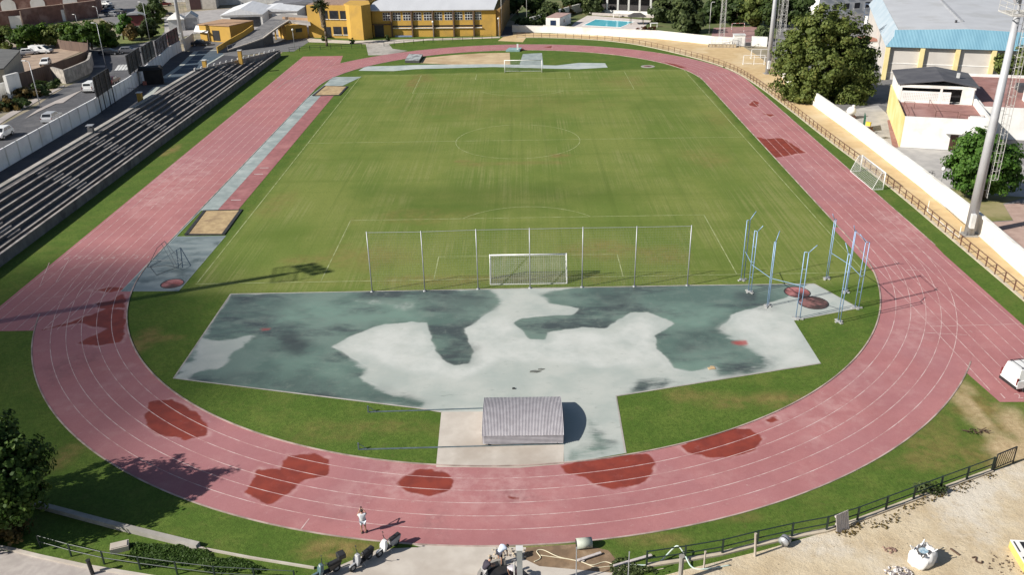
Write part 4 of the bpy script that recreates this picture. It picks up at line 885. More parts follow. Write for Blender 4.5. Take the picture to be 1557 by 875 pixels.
def lamp_post(label, b, h, kind='globe', arm=None, r=.05, m=None, group='lamp posts'):
    t = thing('lamp_post', label, 'lamp post', b, group=group); Z = Vector((0, 0, 1))
    MB().tube(b, b+Z*h, r, 8, r*.7).build('pole', m or STEEL, t, True)
    if kind == 'globe': MB().ell(b+Z*(h+.2), (.24, .24, .26), 12, 8).build('globe', WHITE, t, True)
    else:
        a = Vector(arm); e = b+Z*(h+.15)+a; MB().path([b+Z*h, e], r*.6, 6).build('arm', m or STEEL, t)
        rz = math.atan2(a.y, a.x); MB().obox((e.x, e.y, e.z-.06), (.75, .28, .13), rz).build('lamp_head', WHITE2, t, bevel=.03)
    return t
for b, top, lab in (((448.5, 76), 45, 'white globe lamp post at the near end of the covered ramp'), ((659.5, 62), 33, 'white globe lamp post before the middle of the yellow hall'), ((758.5, 57), 28, 'white globe lamp post at the right corner of the yellow hall')):
    p = G(*b); lamp_post(lab, p, HT(p, top)-.2, group='globe lamp posts by the yellow building')
p = G(1078, 52); lamp_post('pale street lamp with single head behind the white wall, left of a lattice mast', p, HT(p, 4), 'head', (.5, 0, 0), .07, LADM)
p = G(1058, 21); lamp_post('distant pale post between the far trees above the small lawn', p, 9, 'head', (.5, 0, 0), .09, LADM)
p = G(763, 52); lamp_post('tall thin pole right of the yellow hall gable', p, 12, 'head', (.4, 0, 0), .07, LADM)
p = G(801, 40); lamp_post('tall thin pole standing in the dark shrubs behind the short wall', p, 14, 'head', (.4, 0, 0), .07, LADM)
# small goals, cage, box at the far right corner
def frame_goal(label, c, w, h, d, rz):
    t = thing('training_goal', label, 'goal', c, rz, group='folded training goals'); r = .05; Z = Vector((0, 0, 1))
    f = MB(); X = w/2
    f.path([(-X, 0, 0), (-X, 0, h), (X, 0, h), (X, 0, 0)], r, 6); f.path([(0, 0, 0), (0, 0, h)], r, 6); f.build('front_frame', GOALW, t, local=True)
    g = MB(); g.path([(-X, 0, .03), (-X, d, .03), (X, d, .03), (X, 0, .03)], r, 6); g.path([(-X, 0, h), (-X, d, .03)], r*.8, 6); g.path([(X, 0, h), (X, d, .03)], r*.8, 6); g.build('back_frame', GOALW, t, local=True)
frame_goal('white tubular training goal on the dirt walkway, front one of two by the far tower', G(1146, 98.5), 4.2, 1.9, 1.1, -.1)
frame_goal('white tubular training goal standing behind another by the far tower', G(1156, 89), 3.8, 1.9, 1.0, -.05)
cg = G(1098, 71); t = thing('metal_cage', 'low grey wire cage at the foot of the far white wall', 'cage', cg, -.22)
X, Y, h = 3.1, .9, 1.6; f = MB()
for i in range(9):
    for y in (-Y, Y): f.tube((-X+2*X*i/8, y, 0), (-X+2*X*i/8, y, h), .03, 4)
for z in (.05, .8, h): f.path([(-X, -Y, z), (X, -Y, z), (X, Y, z), (-X, Y, z), (-X, -Y, z)], .03, 4)
f.build('bars', STEEL, t, local=True); MB().box(-X+.1, -Y+.1, .0, X-.1, Y-.1, .55).build('contents', M('cage_contents', (.33, .25, .15), (.5, .42, .3), 2, .9), t, local=True)
bx = G(1123.5, 70); t = thing('utility_kiosk', 'plain white cube kiosk at the wall between wire cage and far tower', 'kiosk', bx, -.12)
MB().box(-1.25, 0, 0, 1.25, 2.2, 2.3).build('body', WHITE, t, local=True, bevel=.03); MB().box(-1.35, -.1, 2.305, 1.35, 2.3, 2.42).build('roof', WHITE2, t, local=True); MB().box(-.5, -.04, 0.02, .4, -.002, 1.9).build('door', WHITE2, t, local=True)
b = G(1137, 71.5); t = thing('frame_rack', 'small dark metal rack beside the white kiosk', 'rack', b, -.1); f = MB()
for x in (-.7, .7):
    for y in (-.4, .4): f.tube((x, y, 0), (x, y, 1.9), .035, 5)
for z in (.3, 1.1, 1.9): f.path([(-.7, -.4, z), (.7, -.4, z), (.7, .4, z), (-.7, .4, z), (-.7, -.4, z)], .03, 5)
f.build('frame', STEEL, t, local=True); MB().box(-.5, -.3, .32, .5, .3, .9).build('load', PROM, t, local=True)
# posts with a low bar on the walkway before the near tower
q0, q1 = G(1410, 322), G(1458, 362)
t = thing('low_bar_rail', 'thin white posts with a bar on the dirt walkway left of the near tower', 'rail', q0)
for a in (q0, q1): MB().tube(a, a+Vector((0, 0, 1.3)), .045, 6).build('post', WHITE, t)
MB().tube(q0+Vector((0, 0, .05)), q1+Vector((0, 0, .05)), .03, 5).build('ground_bar', WHITE, t); MB().tube(q0+Vector((.9, .5, 1.35)), q1+Vector((.5, .4, 1.35)), .025, 5).build('hand_bar', BLACK, t)
# ------------------------------------------------------------------ club yard on the right
px_sheet('club_yard', [(1215, 140), (1170, 80), (1160, 52), (1000, 45), (990, -40), (1750, -60), (1900, 300), (1900, 600), (1620, 476), (1480, 348), (1300, 204)], 0.003, ASPHL)
px_sheet('yard_paving', [(1300, 204), (1262, 172), (1335, 160), (1356, 180), (1367, 224), (1440, 229), (1557, 252), (1620, 300), (1500, 300), (1428, 283), (1414, 290)], 0.007, M('yard_slabs', (0.42, 0.40, 0.375), (0.34, 0.325, 0.31), .7, .85, c3=(0.25, 0.24, 0.23)))
LAWN = M('dull_lawn', (0.20, 0.19, 0.065), (0.13, 0.14, 0.04), .8, .95, c3=(.28, .24, .12), bmp=.4)
px_sheet('lawn_patch', [(1414, 290), (1428, 283), (1500, 296), (1560, 300), (1525, 310), (1540, 335), (1492, 338), (1480, 344)], 0.011, LAWN)
px_sheet('red_paving', [(1481, 345), (1493, 339), (1541, 336), (1526, 311), (1620, 305), (1900, 430), (1900, 700), (1620, 474)], 0.010, M('terracotta_paving', (0.42, 0.30, 0.25), (0.34, 0.235, 0.195), .8, .85))
px_sheet('red_paving', [(1356, 181), (1366, 224.5), (1357, 224), (1349, 183)], 0.012, REDPAVE)
CA = G(1367, 223.7); CRZ = math.radians(-16.5)
club = thing('club_house', 'white club house with dark pitched roof, red roof terrace and yellow side wall', 'building', CA, CRZ)
def cb(mb, name, m, **k): return mb.build(name, m, club, local=True, **k)
H1 = 3.85
w = MB(); w.box(0.12, 0, 0, 10.6, .25, 4.35); w.box(.12, .25, 0, 10.6, 21, H1-.12)
o = cb(w, 'wall', WHITE)
cb(MB().hexa([(0, .0, 0), (.12, .0, 0), (.12, 21.2, 0), (0, 21.2, 0)], [(0, .0, 4.3), (.12, .0, 4.3), (.12, 21.2, 4.3), (0, 21.2, 4.3)]), 'side_wall', M('yellow_render', (.66, .52, .20), (.72, .60, .30), .4, .8))
cb(MB().box(.13, .26, H1-.1, 10.4, 11.0, H1), 'terrace_floor', REDPAVE)
cb(MB().box(10.4, .1, H1-.1, 10.75, 21, 4.75), 'terrace_parapet', WHITE)
dr = MB().box(6.25, -.045, .05, 7.25, -.004, 2.15); d_ = cb(dr, 'door', M('brown_door', (.07, .03, .022), None, 3, .5))
cb(MB().box(5.3, -1.0, 2.5, 8.9, -.01, 2.62), 'canopy', WHITE); cb(MB().box(8.6, -.04, 1.0, 9.7, -.004, 2.1), 'window', DKGLASS)
# terrace room
w = MB(); w.box(.2, 11.0, H1, 7.2, 11.15, 5.55); w.box(.14, 11.2, H1, .3, 21, 6.35); w.box(10.2, 11.2, H1, 10.38, 21, 6.1)
w.box(.2, 20.8, H1, 10.2, 21, 6.3)
for x0, x1 in ((.2, .5), (5.7, 6.0), (8.6, 10.2)): w.box(x0, 10.98, H1, x1, 11.18, 6.35)
w.box(.2, 10.97, 6.05, 10.38, 11.2, 6.45); cb(w, 'terrace_room', WHITE)
lat = MB()
for i in range(20):
    for j in range(5): lat.box(.8+i*.24, 10.985, 4.3+j*.22, .9+i*.24, 10.996, 4.4+j*.22)
for i in range(5):
    for j in range(5): lat.box(6.2+i*.2, 10.985, 4.3+j*.22, 6.29+i*.2, 10.996, 4.4+j*.22)
tag(cb(lat, 'pierced_bricks', M('brick_holes', (.45, .45, .44), None, 4, .8)), kind='stuff')
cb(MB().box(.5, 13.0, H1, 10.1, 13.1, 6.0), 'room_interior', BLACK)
def roof_z(x): return 6.46+(0.75*x/5.9 if x < 5.9 else 0.75-(x-5.9)*.85/4.9)
vs = []; fs = []
for x in (-.15, 5.9, 10.8): vs += [(x, 10.8, roof_z(x)), (x, 21.4, roof_z(x)), (x, 10.8, roof_z(x)+.12), (x, 21.4, roof_z(x)+.12)]
fs = [(2, 6, 7, 3), (6, 10, 11, 7), (0, 1, 5, 4), (4, 5, 9, 8), (0, 4, 6, 2), (4, 8, 10, 6), (1, 3, 7, 5), (5, 7, 11, 9), (0, 2, 3, 1), (8, 9, 11, 10)]
cb(MB().add(vs, fs), 'roof', M('dark_roofing', (.085, .085, .095), (.06, .06, .07), .5, .8, c3=(.12, .12, .125)))
cb(MB().box(8.2, 15, 6.9, 8.6, 15.4, 7.6), 'chimney', WHITE2)
fm = MB()
for x0, y0, x1, y1 in ((.6, .6, .6, 7), (.6, 7, 2.0, 7), (4.2, 2.0, 4.2, 9), (7, .5, 10, .5), (4.2, 2, 7, 2)): fm.path([(x0, y0, H1), (x0, y0, H1+1), (x1, y1, H1+1), (x1, y1, H1)], .035, 5)
cb(fm, 'railing', BROWN)
cb(MB().box(8.4, .3, H1, 10.4, 1.2, H1+.75).box(8.4, 1.2, H1, 10.4, 2.2, H1+.4), 'terrace_steps', WHITE)
# the wing to the right
wing = thing('club_wing', 'low white club wing with a red flat roof behind the near light tower', 'building', CA+Matrix.Rotation(CRZ, 3, 'Z')@Vector((11, 6, 0)), CRZ)
MB().box(.05, 1.5, 0, 24, 25.5, 4.0).build('wall', WHITE, wing, local=True)
MB().box(.3, 1.8, 4.001, 23.8, 25.2, 4.08).build('roof', REDPAVE, wing, local=True)
pp = MB(); pp.box(0, 25.2, 4.0, 24, 25.5, 4.5); pp.box(-.0, 1.5, 4.0, .3, 25.2, 4.45); pp.box(.3, 1.5, 4.0, 24, 1.78, 4.5); pp.build('parapet', WHITE, wing, local=True)
rz_ = MB(); rz_.box(6.5, 2.2, 4.09, 14, 9, 5.6); rz_.build('roof_room', WHITE, wing, local=True)
for x0 in (6.4, 9.2): MB().box(x0, 1.44, 2.4, x0+2.3, 1.496, 3.1).build('window', DKGLASS, wing, local=True)
MB().box(6.3, 1.2, .9, 12, 1.49, 2.2).build('lower_panel', M('brick_red_panel', (.30, .15, .12), None, 2, .8), wing, local=True)
MB().box(7.0, 14, 4.09, 9.6, 16.5, 5.1).build('roof_plant', PROM, wing, local=True)
# sports hall
HB0, HB1 = G(1346.6, 70.4, 6.0), G(1492.6, 75.0, 6.0)
hd = (HB1-HB0).normalized(); hrz = math.atan2(hd.y, hd.x)
hall = thing('sports_hall', 'large sports hall with pale grey roof, blue sheet fascia and cream piers', 'building', (HB0.x, HB0.y, 0), hrz)
HL, HD = 36.0, 58.0
def hb(mb, name, m, **k): return mb.build(name, m, hall, local=True, **k)
PANEL = M('cream_panel', (.55, .515, .475), (.50, .465, .43), .4, .8)
w = MB(); w.box(.4, .4, 0, HL-.4, HD-1, 6.0); hb(w, 'wall', PANEL)
for i in range(7):
    x = .1+5.85*i; o = hb(MB().box(x, -.25, 0, x+.75, .395, 5.95), 'pier', M('yellow_pier', (.68, .56, .25), (.74, .63, .33), .6, .8))
hb(MB().box(.86, .34, 2.9, HL-.5, .396, 3.05).box(.86, .34, 1.2, HL-.5, .396, 1.3), 'string_course', WHITE)
BLUE = bpy.data.materials.new('blue_sheet'); nt, b, out = nodes_of(BLUE); b.inputs['Roughness'].default_value = .5
wv = nt.nodes.new('ShaderNodeTexWave'); wv.inputs['Scale'].default_value = 1.3; tc = nt.nodes.new('ShaderNodeTexCoord'); nt.links.new(tc.outputs['Object'], wv.inputs['Vector'])
n1 = noise(nt, .5, 5, (1, 1, .3)); c = mix(nt, ramp(nt, n1, .35, .65), (.135, .30, .40), (.17, .35, .45)); nt.links.new(mix(nt, mul(nt, wv.outputs['Fac'], .3), c, (.09, .22, .32)), b.inputs['Base Color']); bump(nt, b, wv.outputs['Fac'], .5, .05)
def gz(x): return 8.75+0.55*(1-abs(x-13.5)/14.5) if x < 28 else 8.75
vs = []; xs = [0, 1.2]+[1.2+k*1.5 for k in range(1, 23)]+[HL]
for x in xs: vs += [(x, -.35, 6.0), (max(x, 1.0)+ (0.9 if x < 1 else 0), .9, gz(x))]
fs = [(2*i, 2*i+2, 2*i+3, 2*i+1) for i in range(len(xs)-1)]
o = hb(MB().add(vs, fs), 'fascia', BLUE); sm = o.modifiers.new('t', 'SOLIDIFY'); sm.thickness = .06
vs = []; fs = []
for x in xs:
    vs += [(max(x, 1.9), .92, gz(x)+.03), (max(x, 1.9), HD, gz(x)+.03)]
fs = [(2*i, 2*i+2, 2*i+3, 2*i+1) for i in range(1, len(xs)-1)]
o = hb(MB().add(vs, fs), 'roof', M('hall_roof', (.50, .51, .53), (.46, .47, .49), .25, .6, metal=.1, c3=(.42, .425, .43))); sm = o.modifiers.new('t', 'SOLIDIFY'); sm.thickness = .08
hb(MB().hexa([(0, -.3, 6.0), (1.9, .93, 8.7), (1.9, HD, 8.7), (0, HD, 6.0)], [(0, -.3, 6.06), (1.88, .93, 8.77), (1.88, HD, 8.77), (0, HD, 6.06)]), 'side_roof', M('pale_blue_sheet', (.34, .42, .48), (.42, .48, .53), .4, .5))
hb(MB().obox((13.4, 25, gz(13.4)+.03), (.5, 30, .22), 0.0), 'ridge_vent', M('ridge_grey', (.33, .34, .36), None, 1, .6))
hb(MB().tube((12.2, 8.5, gz(12)), (12.2, 8.5, gz(12)+.5), .2, 8), 'roof_vent', PROM)
# white building behind with square windows
wb0 = G(1243, 25); wbt = thing('white_building', 'white rendered building with small square dark windows behind the big dark tree', 'building', wb0, .32)
MB().box(0, 0, 0, 26, 10, 11).build('wall', WHITE, wbt, local=True)
for i in range(7):
    for z in (1.4, 4.6, 7.8):
        f = MB().box(1.2+3.4*i, -.06, z, 2.9+3.4*i, -.004, z+1.5).build('window', DKGLASS, wbt, local=True)
        MB().box(1.05+3.4*i, -.12, z-.14, 3.05+3.4*i, -.003, z-.02).build('sill', WHITE, wbt, local=True)
p = G(1318, 40); t = thing('roof_gantry', 'dark metal frame with a white box beside the sports hall roof', 'gantry', p, .2)
f = MB()
for x in (0, 2.4, 4.8):
    for y in (0, 2): f.tube((x, y, 0), (x, y, 5.2), .07, 5)
for z in (2.6, 5.2): f.path([(0, 0, z), (4.8, 0, z), (4.8, 2, z), (0, 2, z), (0, 0, z)], .07, 5)
f.build('frame', M('blue_steel', (.13, .17, .25), None, 2, .5), t, local=True); MB().box(.3, .3, 0, 3.4, 1.8, 2.3).build('box', WHITE, t, local=True)
p = G(1327, 86); t = thing('store_shed', 'small white store beside the left corner of the sports hall', 'shed', p, .1)
MB().box(-1.4, 0, 0, 1.4, 5.5, 3.1).build('wall', WHITE, t, local=True); MB().box(-1.5, -.1, 3.101, 1.5, 5.6, 3.25).build('roof', M('tile_red', (.35, .16, .11), None, 2, .8), t, local=True); MB().box(-.5, -.04, 0, .5, -.003, 2.1).build('door', WHITE2, t, local=True)
# cistern, green gate and yard bits under the big tree
p = G(1293, 180); t = thing('water_tank', 'round white water tank on a dark stand beside the big dark tree', 'tank', p)
MB().box(p.x-.6, p.y-.6, 0, p.x+.6, p.y+.6, .5).build('stand', BROWN, t); MB().ell(p+Vector((0, 0, 1.15)), (.72, .72, .72), 18, 12).build('tank', WHITE, t, True); MB().tube(p+Vector((.25, 0, 1.8)), p+Vector((.25, 0, 2.1)), .2, 10).build('lid', WHITE, t)
a, b_ = G(1313, 202), G(1311, 190); t = thing('green_gate', 'tall green mesh gate leaf standing by the white wall under the big tree', 'gate', a)
d = (b_-a).normalized(); f = MB()
for k in (0, 1.5, 3.0): f.tube(a+d*k, a+d*k+Vector((0, 0, 2.3)), .04, 5)
for z in (.1, 1.2, 2.3): f.tube(a+Vector((0, 0, z)), a+d*3+Vector((0, 0, z)), .04, 5)
GRN = M('gate_green', (.01, .10, .06), None, 3, .5); f.build('frame', GRN, t); MB().wall([(a.x, a.y), (a.x+d.x*3, a.y+d.y*3)], .03, .12, 2.28).build('mesh_panel', GRN, t)
p = G(1322, 204); t = thing('garden_bench', 'small dark wooden bench by the green gate', 'bench', p, .5)
MB().box(-.8, -.2, .40, .8, .22, .46).build('seat', BROWN, t, local=True); MB().box(-.8, .22, .46, .8, .27, .95).build('backrest', BROWN, t, local=True)
for x in (-.7, .7): MB().box(x-.04, -.18, 0, x+.04, .2, .398).build('leg', BROWN, t, local=True)
p = G(1316.5, 214); o = MB().box(-.35, -.12, 0, .35, .12, .5).box(-.38, -.15, .505, .38, .15, .55).build('letter_box', M('yellow_paint', (.75, .55, .06), None, 2, .5)); o.location = (p.x, p.y, 2.18); o.rotation_euler = (0, 0, -.9); tag(o, 'small yellow box on top of the long white wall', 'box')
p = G(1428.5, 290); lamp_post('thin white-headed lamp post in the yard left of the small round tree', p, HT(p, 257)-.2, 'globe', r=.05)
def bicycle(label, p, rz, m):
    t = thing('bicycle', label, 'bicycle', p, rz)
    for x in (-.52, .52):
        ty = MB(); P = [(x+.33*math.cos(a), 0, .34+.33*math.sin(a)) for a in np.linspace(0, 2*math.pi, 15)]; ty.path(P, .025, 5); w_ = ty.build('wheel', RUBBER, t, local=True)
    MB().path([(-.52, 0, .34), (-.05, 0, .34), (.38, 0, .78), (-.15, 0, .78), (-.52, 0, .34)], .022, 5).path([(-.05, 0, .34), (-.2, 0, .88)], .022, 5).path([(.52, 0, .34), (.36, 0, .95)], .022, 5).build('frame', m, t, local=True)
    MB().path([(.36, -.28, .98), (.36, .28, .98)], .018, 5).build('handlebar', BLACK, t, local=True); MB().box(-.32, -.07, .88, -.08, .07, .93).build('saddle', BLACK, t, local=True)
bicycle('dark bicycle parked in the club yard behind the white wall', G(1413, 272), .4, BLACK)
# ------------------------------------------------------------------ yellow club building at the far end
YELT = M('roof_tiles', (0.33, 0.22, 0.16), (0.22, 0.15, 0.12), 2.0, .9)
SILL = M('sill_white', (.74, .72, .68), None, 2, .7)
WFR = M('window_white', (.78, .78, .77), None, 2, .5)
def face_frame(a, b):
    u = Vector((b[0]-a[0], b[1]-a[1], 0)); L = u.length; u.normalize(); return Vector((a[0], a[1], 0)), u, Vector((u.y, -u.x, 0)), L
yb = thing('yellow_building', 'ochre two-storey club building with square windows, stair tower and long white-roofed hall', 'building', G(520, 58))
A0, A1 = G(471, 57), G(532, 58.2); B0, B1 = G(568, 56.2), G(754.5, 54.8)
u1 = (B1-B0).normalized(); nb1 = Vector((-u1.y, u1.x, 0)); HH = 6.3
def P2(o, u, n, a, d): q = o+u*a+n*d; return (q.x, q.y)
LB = (B1-B0).length
MB().prism([P2(B0, u1, nb1, 0, 0), P2(B0, u1, nb1, LB, 0), P2(B0, u1, nb1, LB, 32), P2(B0, u1, nb1, 0, 32)], 0, HH).build('hall_wall', YEL, yb)
MB().prism([P2(B0, u1, nb1, LB+.01, .3), P2(B0, u1, nb1, LB+1.0, .3), P2(B0, u1, nb1, LB+1.0, 31), P2(B0, u1, nb1, LB+.01, 31)], 0, 6.2).build('end_pier', M('brown_end', (.30, .17, .05), None, 1, .8), yb)
q = [P2(B0, u1, nb1, a, d) for a, d in ((-1.2, -.7), (LB-.3, -.7), (LB-.3, 33), (-1.2, 33))]
MB().hexa([(q[0][0], q[0][1], 6.31), (q[1][0], q[1][1], 6.31), (q[2][0], q[2][1], 9.3), (q[3][0], q[3][1], 9.3)], [(q[0][0], q[0][1], 6.5), (q[1][0], q[1][1], 6.5), (q[2][0], q[2][1], 9.5), (q[3][0], q[3][1], 9.5)]).build('hall_roof', M('white_sheet_roof', (.54, .55, .57), (.50, .51, .53), .3, .6, stretch=(1, .2, 1)), yb)
def on_face(o, u, n, x0, x1, z0, z1, d0, d1):
    """block on a facade: along x0..x1, out from d0 to d1 (outwards positive)"""
    m = MB(); P = [P2(o, u, -n, x0, d0), P2(o, u, -n, x1, d0), P2(o, u, -n, x1, d1), P2(o, u, -n, x0, d1)]; return m.prism(P, z0, z1)
def xat(px, py=30): # position along the hall front of an image column
    lo, hi = -5, LB+5
    for i in range(40):
        m = (lo+hi)/2
        if PX(B0+u1*m+Vector((0, 0, 3)))[0] < px: lo = m
        else: hi = m
    return lo
def window(o, u, n, x0, x1, z0, z1, nx, nz, root, frame=None, sill=True, proud=0.0):
    f = on_face(o, u, n, x0, x1, z0, z1, .003+proud, .05+proud); w = f.build('window', frame or WFR, root)
    g = MB(); gw = (x1-x0)/nx; gh = (z1-z0)/nz
    for i in range(nx):
        for j in range(nz):
            P = [P2(o, u, -n, x0+gw*i+.06, .052+proud), P2(o, u, -n, x0+gw*(i+1)-.06, .052+proud), P2(o, u, -n, x0+gw*(i+1)-.06, .065+proud), P2(o, u, -n, x0+gw*i+.06, .065+proud)]
            g.prism(P, z0+gh*j+.06, z0+gh*(j+1)-.06)
    gl = g.build('panes', DKGLASS, yb if root is yb else root)
    if root is yb: gl.parent = w; gl.data.transform(Matrix.Identity(4))
    if sill: on_face(o, u, n, x0-.1, x1+.1, z0-.14, z0-.02, .004, .22).build('sill', SILL, w)
cols = [xat(px) for px in (596, 627, 659, 690, 720.5)]
edges = [xat(581)]+cols+[xat(734)]
for i, (x0, x1) in enumerate(zip(edges[:-1], edges[1:])):
    a, b = x0+.35, x1-.3
    if i in (0, 5): window(B0, u1, nb1, a, b, 3.95, 5.85, 3, 3, yb, sill=False)
    else:
        m = (a+b)/2; window(B0, u1, nb1, a, m-.3, 3.95, 5.85, 3, 3, yb, sill=False); window(B0, u1, nb1, m+.3, b, 3.95, 5.85, 3, 3, yb, sill=False)
    if i: on_face(B0, u1, nb1, x0+.2, x1-.15, 2.35, 2.75, .003, .03).build('slit_window', DKGLASS, yb)
    if i: on_face(B0, u1, nb1, x0+.2, x1-.15, 2.05, 2.2, .004, .35).build('ledge', SILL, yb)
for x in cols: on_face(B0, u1, nb1, x-.16, x+.16, 0, 6.25, .004, .62).build('pillar', M('brown_pillar', (.14, .085, .05), (.10, .06, .04), 1, .8), yb)
on_face(B0, u1, nb1, xat(569), xat(583), .05, 2.9, .003, .06).build('entrance', BLACK, yb); on_face(B0, u1, nb1, xat(567), xat(597), 3.0, 3.15, .004, .9).build('entrance_canopy', M('brown_pillar', (.14, .085, .05)), yb)
on_face(B0, u1, nb1, xat(600), xat(627), .05, .4, .3, .6).build('planter', M('planter_blue', (.2, .25, .4), None, 2, .7), yb)
# left block
ul = (A1-A0).normalized(); nl_ = Vector((-ul.y, ul.x, 0)); LA = (A1-A0).length; HLB = 7.8
MB().prism([P2(A0, ul, nl_, 0, 0), P2(A0, ul, nl_, LA, 0), P2(A0, ul, nl_, LA+3, 14), P2(A0, ul, nl_, 0, 14)], 0, HLB).build('block_wall', YEL, yb)
def xl(px):
    lo, hi = -5, 30
    for i in range(40):
        m = (lo+hi)/2
        if PX(A0+ul*m+Vector((0, 0, 4)))[0] < px: lo = m
        else: hi = m
    return lo
for (p0, p1) in ((491, 499.5), (502, 515.5), (518, 527.5)): window(A0, ul, nl_, xl(p0), xl(p1), 4.6, 6.6, 1, 1, yb, M('frame_brown', (.18, .10, .04), None, 2, .7))
for (p0, p1) in ((505.5, 518), (520.5, 529.5)): window(A0, ul, nl_, xl(p0), xl(p1), 0.9, 2.8, 1, 1, yb, M('frame_brown', (.18, .10, .04)))
on_face(A0, ul, nl_, xl(493), xl(502), .02, 2.7, .003, .05).build('door', DKGLASS, yb)
# stair tower
T = [G(527, 57.5), G(535, 59.8), G(553.5, 60.8), G(567, 57.8)]; TP = [(p.x, p.y) for p in T]+[(T[3].x-1.5, T[3].y+7), (T[0].x+.5, T[0].y+7)]
MB().prism(TP, 0, 8.1).build('stair_tower', YEL, yb)
rt = MB(); rt.prism([P2(A0, ul, nl_, .3, .4), P2(A0, ul, nl_, LA, .4), P2(A0, ul, nl_, LA+2.6, 13.6), P2(A0, ul, nl_, .3, 13.6)], HLB+.002, HLB+.25); rt.build('block_roof', YELT, yb)
# low ochre building with the ramp to its terrace
lb = thing('ramp_building', 'low ochre building whose walled ramp climbs to its roof terrace', 'building', G(330, 72))
YD = YEL
R0, R1 = G(331, 81), G(385, 62)
def zpt(px, py, z): p = G(px, py, z); return (p.x, p.y)
bw = [zpt(306, 58, .8), zpt(336, 62.5, .4), zpt(372, 58, 0), zpt(384, 50, 0), zpt(330, 45, 0)]
a0, a1 = GL(306, 62), GL(338, 64); ux = (a1-a0).normalized(); nx_ = Vector((-ux.y, ux.x, 0)); a0.z = 0
MB().prism([P2(a0, ux, nx_, 0, 0), P2(a0, ux, nx_, 9.5, 0), P2(a0, ux, nx_, 9.5, 9), P2(a0, ux, nx_, 0, 9)], 0, 3.9).build('wall', YD, lb)
on_face(a0, ux, nx_, (GL(326, 63)-a0).length, (GL(339, 63)-a0).length, .3, 2.75, .003, .06).build('door', BLACK, lb)
MB().prism([P2(a0, ux, nx_, -.2, -.2), P2(a0, ux, nx_, 9.6, -.2), P2(a0, ux, nx_, 9.6, 9.1), P2(a0, ux, nx_, -.2, 9.1)], 3.901, 4.05).build('roof', M('terracotta_roof', (.40, .25, .15), None, 1, .8), lb)
# ramp: left parapet, right edge
Lr = [(332, 79, .3), (352, 66.5, 1.0), (372, 55.5, 2.2), (386, 45.5, 3.4), (400, 36, 3.9), (412, 27, 3.9)]
Rr = [(345, 77.5, .2), (375, 68, 1.0), (398, 59.5, 1.8), (412, 49, 2.8), (424, 40.5, 3.6), (438, 32, 3.9)]
Lw = [G(x, y, z) for x, y, z in Lr]; Rw = [G(x, y, z) for x, y, z in Rr]
rm = MB(); vs = []
for a, b in zip(Lw, Rw): vs += [a, b]
rm.add(vs, [(2*i, 2*i+1, 2*i+3, 2*i+2) for i in range(len(Lw)-1)]); o = rm.build('ramp', ASPHL, lb); sm = o.modifiers.new('t', 'SOLIDIFY'); sm.thickness = .3; sm.offset = -1
def zwall(pts, th, lo, up):
    m = MB(); n = len(pts)
    for a, b in zip(pts[:-1], pts[1:]):
        d = Vector((b.x-a.x, b.y-a.y, 0)).normalized(); nn = Vector((-d.y, d.x, 0))*th/2
        m.hexa([(a.x-nn.x, a.y-nn.y, lo(a)), (b.x-nn.x, b.y-nn.y, lo(b)), (b.x+nn.x, b.y+nn.y, lo(b)), (a.x+nn.x, a.y+nn.y, lo(a))], [(a.x-nn.x, a.y-nn.y, up(a)), (b.x-nn.x, b.y-nn.y, up(b)), (b.x+nn.x, b.y+nn.y, up(b)), (a.x+nn.x, a.y+nn.y, up(a))])
    return m
zwall([p-Vector((.2, 0, 0)) for p in Lw[:4]], .25, lambda p: 0, lambda p: p.z+1.15).build('ramp_parapet', YD, lb)
zwall([p+Vector((.25, 0, 0)) for p in Rw[:4]], .3, lambda p: 0, lambda p: p.z+.05).build('ramp_side_wall', M('grey_render', (.13, .125, .125), (.10, .098, .10), 1, .85), lb)
zwall([p+Vector((.25, 0, 0)) for p in Rw], .36, lambda p: p.z+.06, lambda p: p.z+.3).build('ramp_kerb', CONCP, lb)
rl = MB(); rr = resample([(p.x, p.y) for p in Rw], 1.6)
def rz_at(q):
    i = min(range(len(Rw)), key=lambda k: (Vector((Rw[k].x, Rw[k].y, 0))-q).length); return Rw[i].z
tops = [p+Vector((.25, 0, 1.2)) for p in Rw]
rl.path(tops, .04, 5); 
for p in Rw: rl.tube(p+Vector((.25, 0, .3)), p+Vector((.25, 0, 1.2)), .04, 5)
for a, b in zip(Rw[:-1], Rw[1:]):
    for k in (1, 2, 3): m = a.lerp(b, k/4); rl.tube(m+Vector((.25, 0, .3)), m+Vector((.25, 0, 1.2)), .03, 5)
rl.build('ramp_railing', STEEL, lb)
for px in ((413, 62), (420, 60), (428, 59), (436, 58), (446, 57)):
    p = G(*px); MB().box(p.x-.15, p.y-.15, 0, p.x+.15, p.y+.15, 3.5).build('pillar', YD, lb)
tr = [G(412, 27, 3.9), G(438, 32, 3.9), G(472, 36, 3.9), G(468, 24, 3.9), G(430, 20, 3.9)]
MB().prism([(p.x, p.y) for p in tr], 3.45, 3.9).build('terrace_slab', M('terrace_grey', (.30, .28, .26), None, 1, .8), lb)
wq = [G(440, 62), G(472, 58.5)]; uw = (wq[1]-wq[0]).normalized(); nw = Vector((-uw.y, uw.x, 0)); lw_ = (wq[1]-wq[0]).length
MB().prism([P2(wq[0], uw, nw, 0, 1.6), P2(wq[0], uw, nw, lw_, 1.6), P2(wq[0], uw, nw, lw_, 8), P2(wq[0], uw, nw, 0, 8)], 0, 3.44).build('link_wall', YD, lb)
on_face(wq[0]+nw*1.6, uw, nw, lw_*.45, lw_*.75, 1.6, 2.5, .003, .05).build('link_window', DKGLASS, lb)
zwall([G(430, 29, 3.9), G(470, 31, 3.9)], .2, lambda p: 3.9, lambda p: 4.5).build('terrace_parapet', M('terracotta_roof', (.40, .25, .15)), lb)
